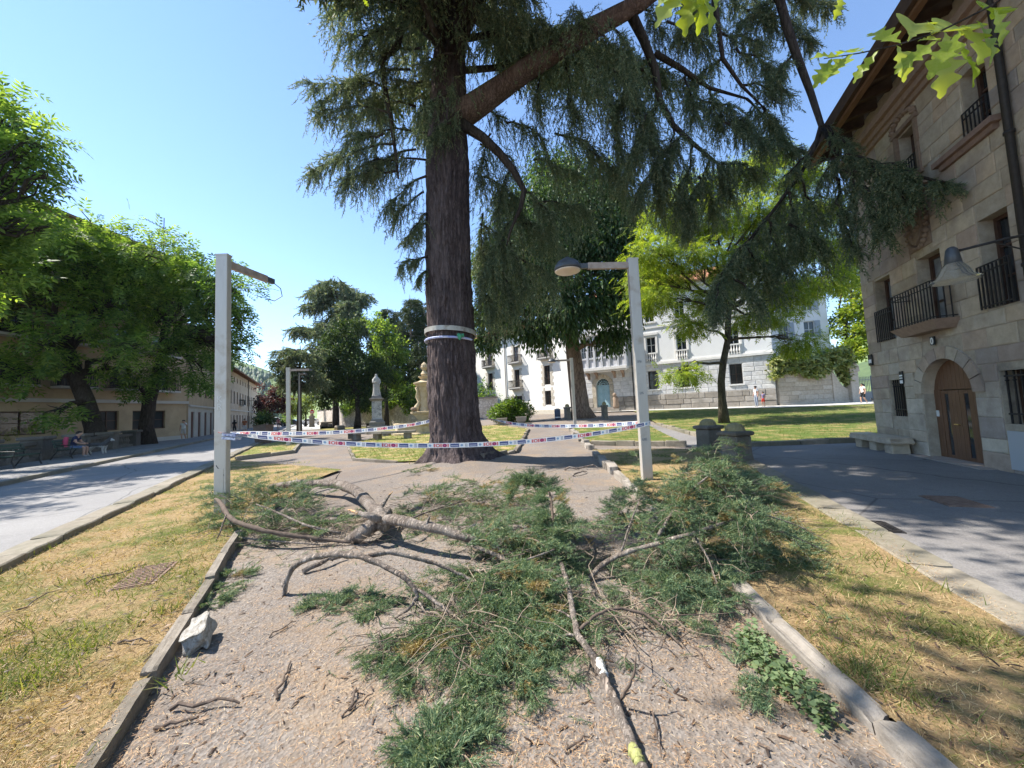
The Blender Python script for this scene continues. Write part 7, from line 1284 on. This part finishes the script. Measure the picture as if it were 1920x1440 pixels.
Gf.limb([(1088, 1180, .1), (1120, 1150, .16), (1150, 1140, .14), (1210, 1150, .1), (1250, 1180, .06), (1275, 1210, .02)], [.011, .011, .011, .011, .01, .005], 6, m=M_DTWIG)
Gf.twigs(1130, 1180, 90, 34, .12, .45); Gf.twigs(1230, 1180, 80, 22, .1, .4); Gf.clump(1100, 1170, 60, .1, 16, None, .12); Gf.clump(1200, 1130, 50, .1, 14, None, .12); Gf.clump(1150, 1085, 50, .12, 16, None, .13); Gf.clump(1240, 1110, 45, .1, 14, None, .13); Gf.clump(1270, 1170, 40, .05, 8, None, .12); Gf.clump(1120, 1210, 40, .05, 7, None, .11); Gf.clump(1030, 1230, 40, .05, 8, None, .12); Gf.done()
Hf = Fallen('big leafy fallen bough leaning over the right kerb below the right lamp post', 1330, 1010)
Hf.limb([(1100, 1090, .02), (1130, 1058, .12), (1165, 1038, .22), (1230, 1020, .34), (1300, 1000, .44), (1370, 975, .5), (1430, 985, .42), (1500, 1010, .25), (1560, 1040, .1)], [0.0204, 0.0229, 0.0221, 0.0204, 0.0179, 0.0145, 0.011, 0.0076, 0.0034], 8)
Hf.limb([(1230, 1015, .35), (1260, 960, .55), (1300, 915, .75), (1345, 880, .9)], [0.0153, 0.0136, 0.0102, 0.0051], 7); Hf.limb([(1165, 1035, .22), (1180, 985, .4), (1200, 935, .58)], [0.0119, 0.0093, 0.0043], 7); Hf.limb([(1370, 975, .5), (1420, 960, .45), (1500, 985, .3), (1560, 1020, .15)], [0.0102, 0.0085, 0.0068, 0.0026], 6); Hf.limb([(1300, 1000, .42), (1330, 1050, .25), (1350, 1110, .08)], [0.0102, 0.0076, 0.0034], 6)
for q in ((1200, 955, 35, .42, 20, 60), (1180, 990, 30, .3, 14, 100), (1280, 950, 45, .5, 28, 45), (1320, 905, 40, .62, 30, 40), (1350, 885, 35, .68, 22, 0), (1370, 940, 45, .5, 30, -10), (1300, 990, 45, .35, 24, None), (1410, 955, 38, .4, 20, -20), (1250, 1000, 35, .28, 14, None), (1390, 1005, 45, .28, 24, -20), (1330, 1060, 45, .2, 24, -60), (1290, 1100, 40, .15, 18, -80), (1440, 1010, 38, .22, 15, -20), (1420, 1055, 38, .14, 15, -30), (1480, 1050, 32, .1, 9, -20), (1360, 1110, 36, .12, 14, None), (1330, 1140, 30, .1, 9, None), (1490, 1085, 28, .05, 7, -20), (1250, 1060, 36, .1, 11, None), (1215, 900, 20, .5, 8, 80)): Hf.clump(*q[:5], q[5], .16)
for px, py, z, n in ((1345, 880, .9, 16), (1320, 905, .8, 18), (1290, 930, .68, 16), (1260, 962, .55, 14), (1330, 985, .48, 14), (1380, 972, .5, 18), (1400, 950, .62, 16), (1360, 915, .72, 16), (1430, 985, .42, 14), (1200, 935, .56, 12), (1185, 975, .42, 12), (1240, 1015, .36, 10)):
    for _ in range(n): a = RNG.uniform(0, 6.28); c = gp(px, py, z)+RNG.normal(0, .06, 3); Hf.spray(c, np.array([math.cos(a), math.sin(a), RNG.uniform(-.3, .5)]), RNG.uniform(.18, .4), .0, .75, 16, .14)
Hf.twigs(1420, 1000, 90, 70, .25, .8); [Hf.loose(x, y, 120, n) for x, y, n in ((1350, 1080, 60), (1500, 1060, 50), (1250, 1080, 50))]; Hf.twigs(1280, 1060, 90, 40, .15, .6); Hf.done()
for lab, cl in (('small green cedar sprig at the bottom edge of the path', [(840, 1425, 45, .04, 16), (800, 1400, 30, .03, 8)]), ('flat green cedar sprig on the dry grass right of the pale kerb', [(1600, 1190, 30, .03, 9), (1560, 1170, 25, .03, 6)]), ('green cedar sprigs beside the left path kerb', [(405, 1110, 28, .05, 8), (385, 1135, 25, .04, 6), (440, 1085, 20, .05, 5)]), ('small sprig on the gravel left of the arching branch tip', [(620, 1140, 28, .02, 6), (695, 1150, 22, .02, 5)]), ('sprigs at the foot of the cedar trunk', [(790, 885, 26, .12, 8), (905, 925, 30, .12, 8)]), ('little sprigs by the right kerb ivy', [(1395, 1285, 24, .03, 5)])):
    S = Fallen(lab, cl[0][0], cl[0][1]); S.th.name = 'cedar_sprig'; S.th['category'] = 'sprig'; del S.th['group']
    for q in cl: S.clump(*q, None, .14)
    S.done()
# loose sticks lying about
STK = [((320, 1330), (450, 1318), .012, 'dark forked stick on the gravel by the left kerb'), ((290, 1365), (370, 1345), .011, 'short dark stick below the forked stick by the left kerb'), ((520, 1310), (545, 1240), .009, 'thin upright looking stick on the gravel left of centre'), ((568, 1072), (648, 1042), .028, 'pale split stick under the arching branch'), ((640, 1345), (700, 1300), .006, 'fine twig on the open gravel'), ((1060, 1412), (1110, 1375), .006, 'fine twig left of the long pole branch'), ((1220, 1335), (1240, 1420), .006, 'thin twig right of the long pole branch'), ((505, 1195), (555, 1165), .006, 'thin twig on the gravel beyond the white rock'), ((1058, 880), (1120, 876), .03, 'short pale log in the cedar trunk shadow'), ((1075, 892), (1100, 884), .022, 'stub of pale log in front of the trunk shadow'), ((30, 1160), (110, 1120), .007, 'dark stick in the left grass'), ((160, 1110), (275, 1070), .008, 'long twig across the left lawn by the manhole'), ((220, 1225), (285, 1220), .008, 'curved twig on the left dry lawn'), ((1330, 1250), (1290, 1200), .007, 'dark stick beside the kerb ivy'), ((655, 1330), (668, 1290), .01, 'short black twig on the gravel left of the green tips')]
for (x0, y0), (x1, y1), r, lab in STK:
    a = gp(x0, y0, r); e = gp(x1, y1, r*1.5); lw = .07 if x0 < 420 and y0 < 1260 or x0 > 1480 else 0; th = thing('stick', lab, 'stick', a+(0, 0, lw), 0, 'loose sticks on the ground'); b = MB(); p = curve((0, 0, 0), e-a, .05, 7, .035); b.tube(list(p), list(np.linspace(r, r*.45, 7)), 7, jit=.12); b.ob('stick', M_DTWIG if r < .02 else M_FALLB, th)
    for k in (2, 4): b = MB(); q = p[k]+RNG.normal(0, .1, 3)*np.linalg.norm(e-a); q[2] = abs(q[2])*.3; b.tube([p[k], q], [r*.5, r*.2], 5); b.ob('side_twig', M_DTWIG, th)
# ------------------------------------------------------------ litter, grass, ground ivy
def pip(P, poly):
    poly = np.array([[q[0], q[1]] for q in poly]); x, y = P[:, 0], P[:, 1]; ins = np.zeros(len(P), bool); j = len(poly)-1
    for i in range(len(poly)):
        xi, yi = poly[i]; xj, yj = poly[j]; c = ((yi > y) != (yj > y)) & (x < (xj-xi)*(y-yi)/(yj-yi+1e-12)+xi); ins ^= c; j = i
    return ins
def nz2(P, s, seed=0.): return np.array([noise.noise(Vector((p[0]*s+seed, p[1]*s, seed))) for p in P])
def scatter(n, near=1.4, far=13., wide=1.45):
    y = near*(far/near)**RNG.random(n); x = RNG.uniform(-wide, wide, n)*y; return np.stack([x, y], -1)
LM_LIT = leafmat('needle_litter', [(0, (.14, .085, .05)), (.35, (.36, .20, .10)), (.75, (.55, .35, .18)), (1, (.66, .50, .30))], .05)
LM_DRY = leafmat('dry_grass', [(0, (.28, .19, .09)), (.5, (.48, .36, .19)), (.9, (.60, .48, .27)), (1, (.30, .31, .10))], .3, (1.3, 1.2, .7))
LM_GRN = leafmat('green_grass', [(0, (.085, .12, .03)), (.6, (.16, .20, .055)), (1, (.36, .34, .14))], .35, (1.5, 1.5, .5))
NEED = (np.array([[0, -.035, 0], [0, .035, 0], [.5, .05, .04], [1, 0, 0], [.5, -.05, .04]])[[0, 1, 3]], np.array([[0, 1, 2]]))
P = scatter(150000); onl = pip(P, left_lawn) | pip(P, right_lawn); k = (P[:, 0] > -9) & (P[:, 0] < 6) & (~pip(P, [ST(-14, -7.6), ST(60, -7.6), ST(60, -3.0), ST(-14, -3.0)])) & (~((P[:, 0]-3.3)*.94-(P[:, 1]-2.58)*.342 > 0)); q = nz2(P, .9); k &= (q+RNG.uniform(-.5, .5, len(P)) > -.12); P = P[k]; onl = onl[k]; n = len(P)
pz = gz(P[:, 0], P[:, 1])+.006+RNG.uniform(0, .012, n)+np.where(onl, .075, 0); a = RNG.uniform(0, 6.28, n); X = np.stack([np.cos(a), np.sin(a), RNG.uniform(-.12, .2, n)], -1); sz = RNG.uniform(.012, .036, n)*(1+.05*P[:, 1])
V, F_ = inst(*NEED, np.column_stack([P, pz]), X, np.tile([0, 0, 1.], (n, 1))+rv(n)*.3, sz); tag(mesh_np('needle_litter', V, F_, LM_LIT), 'orange brown fallen needles strewn over path and lawns', 'needle litter', kind='stuff')
PEB = (np.array([[.5, 0, 0], [-.5, .05, 0], [.05, .45, 0], [0, -.42, .05], [.05, 0, .33], [0, 0, -.3]]), np.array([[0, 2, 4], [2, 1, 4], [1, 3, 4], [3, 0, 4]]))
P = scatter(16000, 1.5, 9.); k = (P[:, 0] < KR(P[:, 1])[0]-.12) & ((P@NS) > LN+.1); P = P[k]; n = len(P)
V, F_ = inst(*PEB, np.column_stack([P, gz(P[:, 0], P[:, 1])+.002]), rv(n)*[1, 1, .1], np.tile([0, 0, 1.], (n, 1))+rv(n)*.3, .005+.012*RNG.random(n)**3); tag(mesh_np('loose_gravel', V, F_, leafmat('gravel_stones', [(0, (.11, .095, .085)), (.5, (.21, .18, .16)), (1, (.36, .32, .29))], .0)), 'loose grey gravel stones scattered on the path', 'gravel', kind='stuff')
P = scatter(5200, 1.5, 10.); k = (P[:, 0] < KR(P[:, 1])[0]+1.2) & ((P@NS) > LN-1.4); P = P[k]; n = len(P); onl = pip(P, left_lawn) | pip(P, right_lawn); BIT = (np.array([[0, -.12, 0], [0, .12, .02], [1, .09, .06], [1, -.07, 0], [.5, 0, .16]]), np.array([[0, 1, 4], [1, 2, 4], [2, 3, 4], [3, 0, 4]]))
V, F_ = inst(*BIT, np.column_stack([P, gz(P[:, 0], P[:, 1])+.004+np.where(onl, .08, 0)]), rv(n)*[1, 1, .15], np.tile([0, 0, 1.], (n, 1))+rv(n)*.4, .012+.05*RNG.random(n)**2.5); tag(mesh_np('bark_debris', V, F_, leafmat('bark_bits', [(0, (.035, .025, .02)), (.6, (.10, .065, .045)), (1, (.24, .16, .10))], .0)), 'dark broken bark bits and twig ends scattered on the ground', 'debris', kind='stuff')
BLADE = (np.array([[0, 0, -.045], [0, 0, .045], [.55, .12, .03], [1, .35, 0]])[[0, 1, 3]], np.array([[0, 1, 2]]))
def grass(name, n, polys, dz, hgt, m, lab, thr, seed, wid=1.45, far=13., flat=.8, near=1.4):
    P = scatter(n, near, far, wid); k = np.zeros(len(P), bool)
    for p in polys: k |= pip(P, p)
    P = P[k]; q = nz2(P, 1.4, seed)+.5*nz2(P, 4., seed+3); P = P[(q+RNG.uniform(-.15, .15, len(P))) > thr]; n = len(P); a = RNG.uniform(0, 6.28, n); X = np.stack([np.cos(a)*flat, np.sin(a)*flat, RNG.uniform(.25, 1.1, n)], -1)
    V, F_ = inst(*BLADE, np.column_stack([P, gz(P[:, 0], P[:, 1])+dz]), X, rv(n), hgt*RNG.uniform(.5, 1.3, n)*(1+.03*P[:, 1])); tag(mesh_np(name, V, F_, m), lab, 'grass', kind='stuff')
NLAWN = [left_lawn, right_lawn]
grass('dry_grass', 150000, NLAWN, .055, .06, LM_DRY, 'short straw coloured dry grass on the near lawns', -.45, 1., flat=1.3)
grass('green_grass', 110000, NLAWN, .055, .075, LM_GRN, 'patchy green grass tufts on the near lawns', .1, 5., flat=.8)
grass('lawn_grass', 60000, [centre_lawn, bed_lawn, lawn2, lawn3], .06, .11, LM_GRN, 'green grass on the lawns behind the cedar', -.1, 9., 1.2, 30., .8, 11.)
acc = Acc()
for px, py, nb in [(110, 1215, 60), (150, 1240, 90), (60, 1190, 60), (100, 1290, 90), (40, 1300, 80), (300, 1165, 60), (255, 1135, 40), (20, 1250, 60), (205, 1100, 30), (350, 1090, 40), (1640, 1060, 60), (1690, 1090, 40), (1590, 1090, 40), (1620, 1290, 110), (1650, 1270, 60), (1720, 1340, 60), (1860, 1240, 40), (30, 1060, 50), (90, 1040, 40), (330, 1290, 30), (1760, 1130, 40), (520, 905, 50), (600, 885, 40), (470, 890, 60), (560, 870, 50), (700, 862, 60), (780, 870, 40), (1060, 900, 16), (1000, 905, 10)]:
    c = gp(px, py); n = nb; P = c+np.column_stack([RNG.normal(0, .05+.008*c[1], (n, 2)), np.full(n, .05 if py > 900 else .02)]); a = RNG.uniform(0, 6.28, n); X = np.stack([np.cos(a)*.55, np.sin(a)*.55, RNG.uniform(.5, 1.2, n)], -1); V, F_ = inst(*BLADE, P, X, rv(n), RNG.uniform(.05, .13, n)); acc.add(V, F_)
tag(acc.ob('grass_tufts', LM_GRN), 'tall fresh green grass tufts dotted over the near lawns', 'grass', kind='stuff')
n = 800; gi = [gp(x, y)[:2] for x, y in ((1372, 1205), (1420, 1185), (1470, 1250), (1530, 1300), (1580, 1370), (1545, 1390), (1490, 1330), (1430, 1290))]; g_ = np.array(gi); P = RNG.uniform(g_.min(0), g_.max(0), (n*4, 2)); P = P[pip(P, gi)][:n]; n = len(P); P = np.column_stack([P, RNG.uniform(.01, .1, n)])
V, F_ = inst(*T_leaf(.8, .12), P, rv(n)*[1, 1, .3], np.tile([0, 0, 1.], (n, 1))+rv(n)*.5, RNG.uniform(.02, .045, n)); tag(mesh_np('ground_ivy', V, F_, LM_GIVY), 'green ivy patch creeping along the inside of the pale right kerb', 'ivy', kind='stuff')

# ------------------------------------------------------------ air between here and the hills
hz_ = MB(); hz_.box(-2990, 2990, -60, 2990, -3, 190); hz_ = hz_.ob('haze', T('haze_air').m); tag(hz_, kind='stuff')
t_ = hz_.data.materials[0].node_tree; t_.nodes.remove(t_.nodes['Principled BSDF']); pv = t_.nodes.new('ShaderNodeVolumePrincipled'); pv.inputs['Density'].default_value = .00009; pv.inputs['Color'].default_value = (.7, .85, 1, 1); pv.inputs['Anisotropy'].default_value = .2
t_.links.new(pv.outputs[0], t_.nodes['Material Output'].inputs['Volume'])
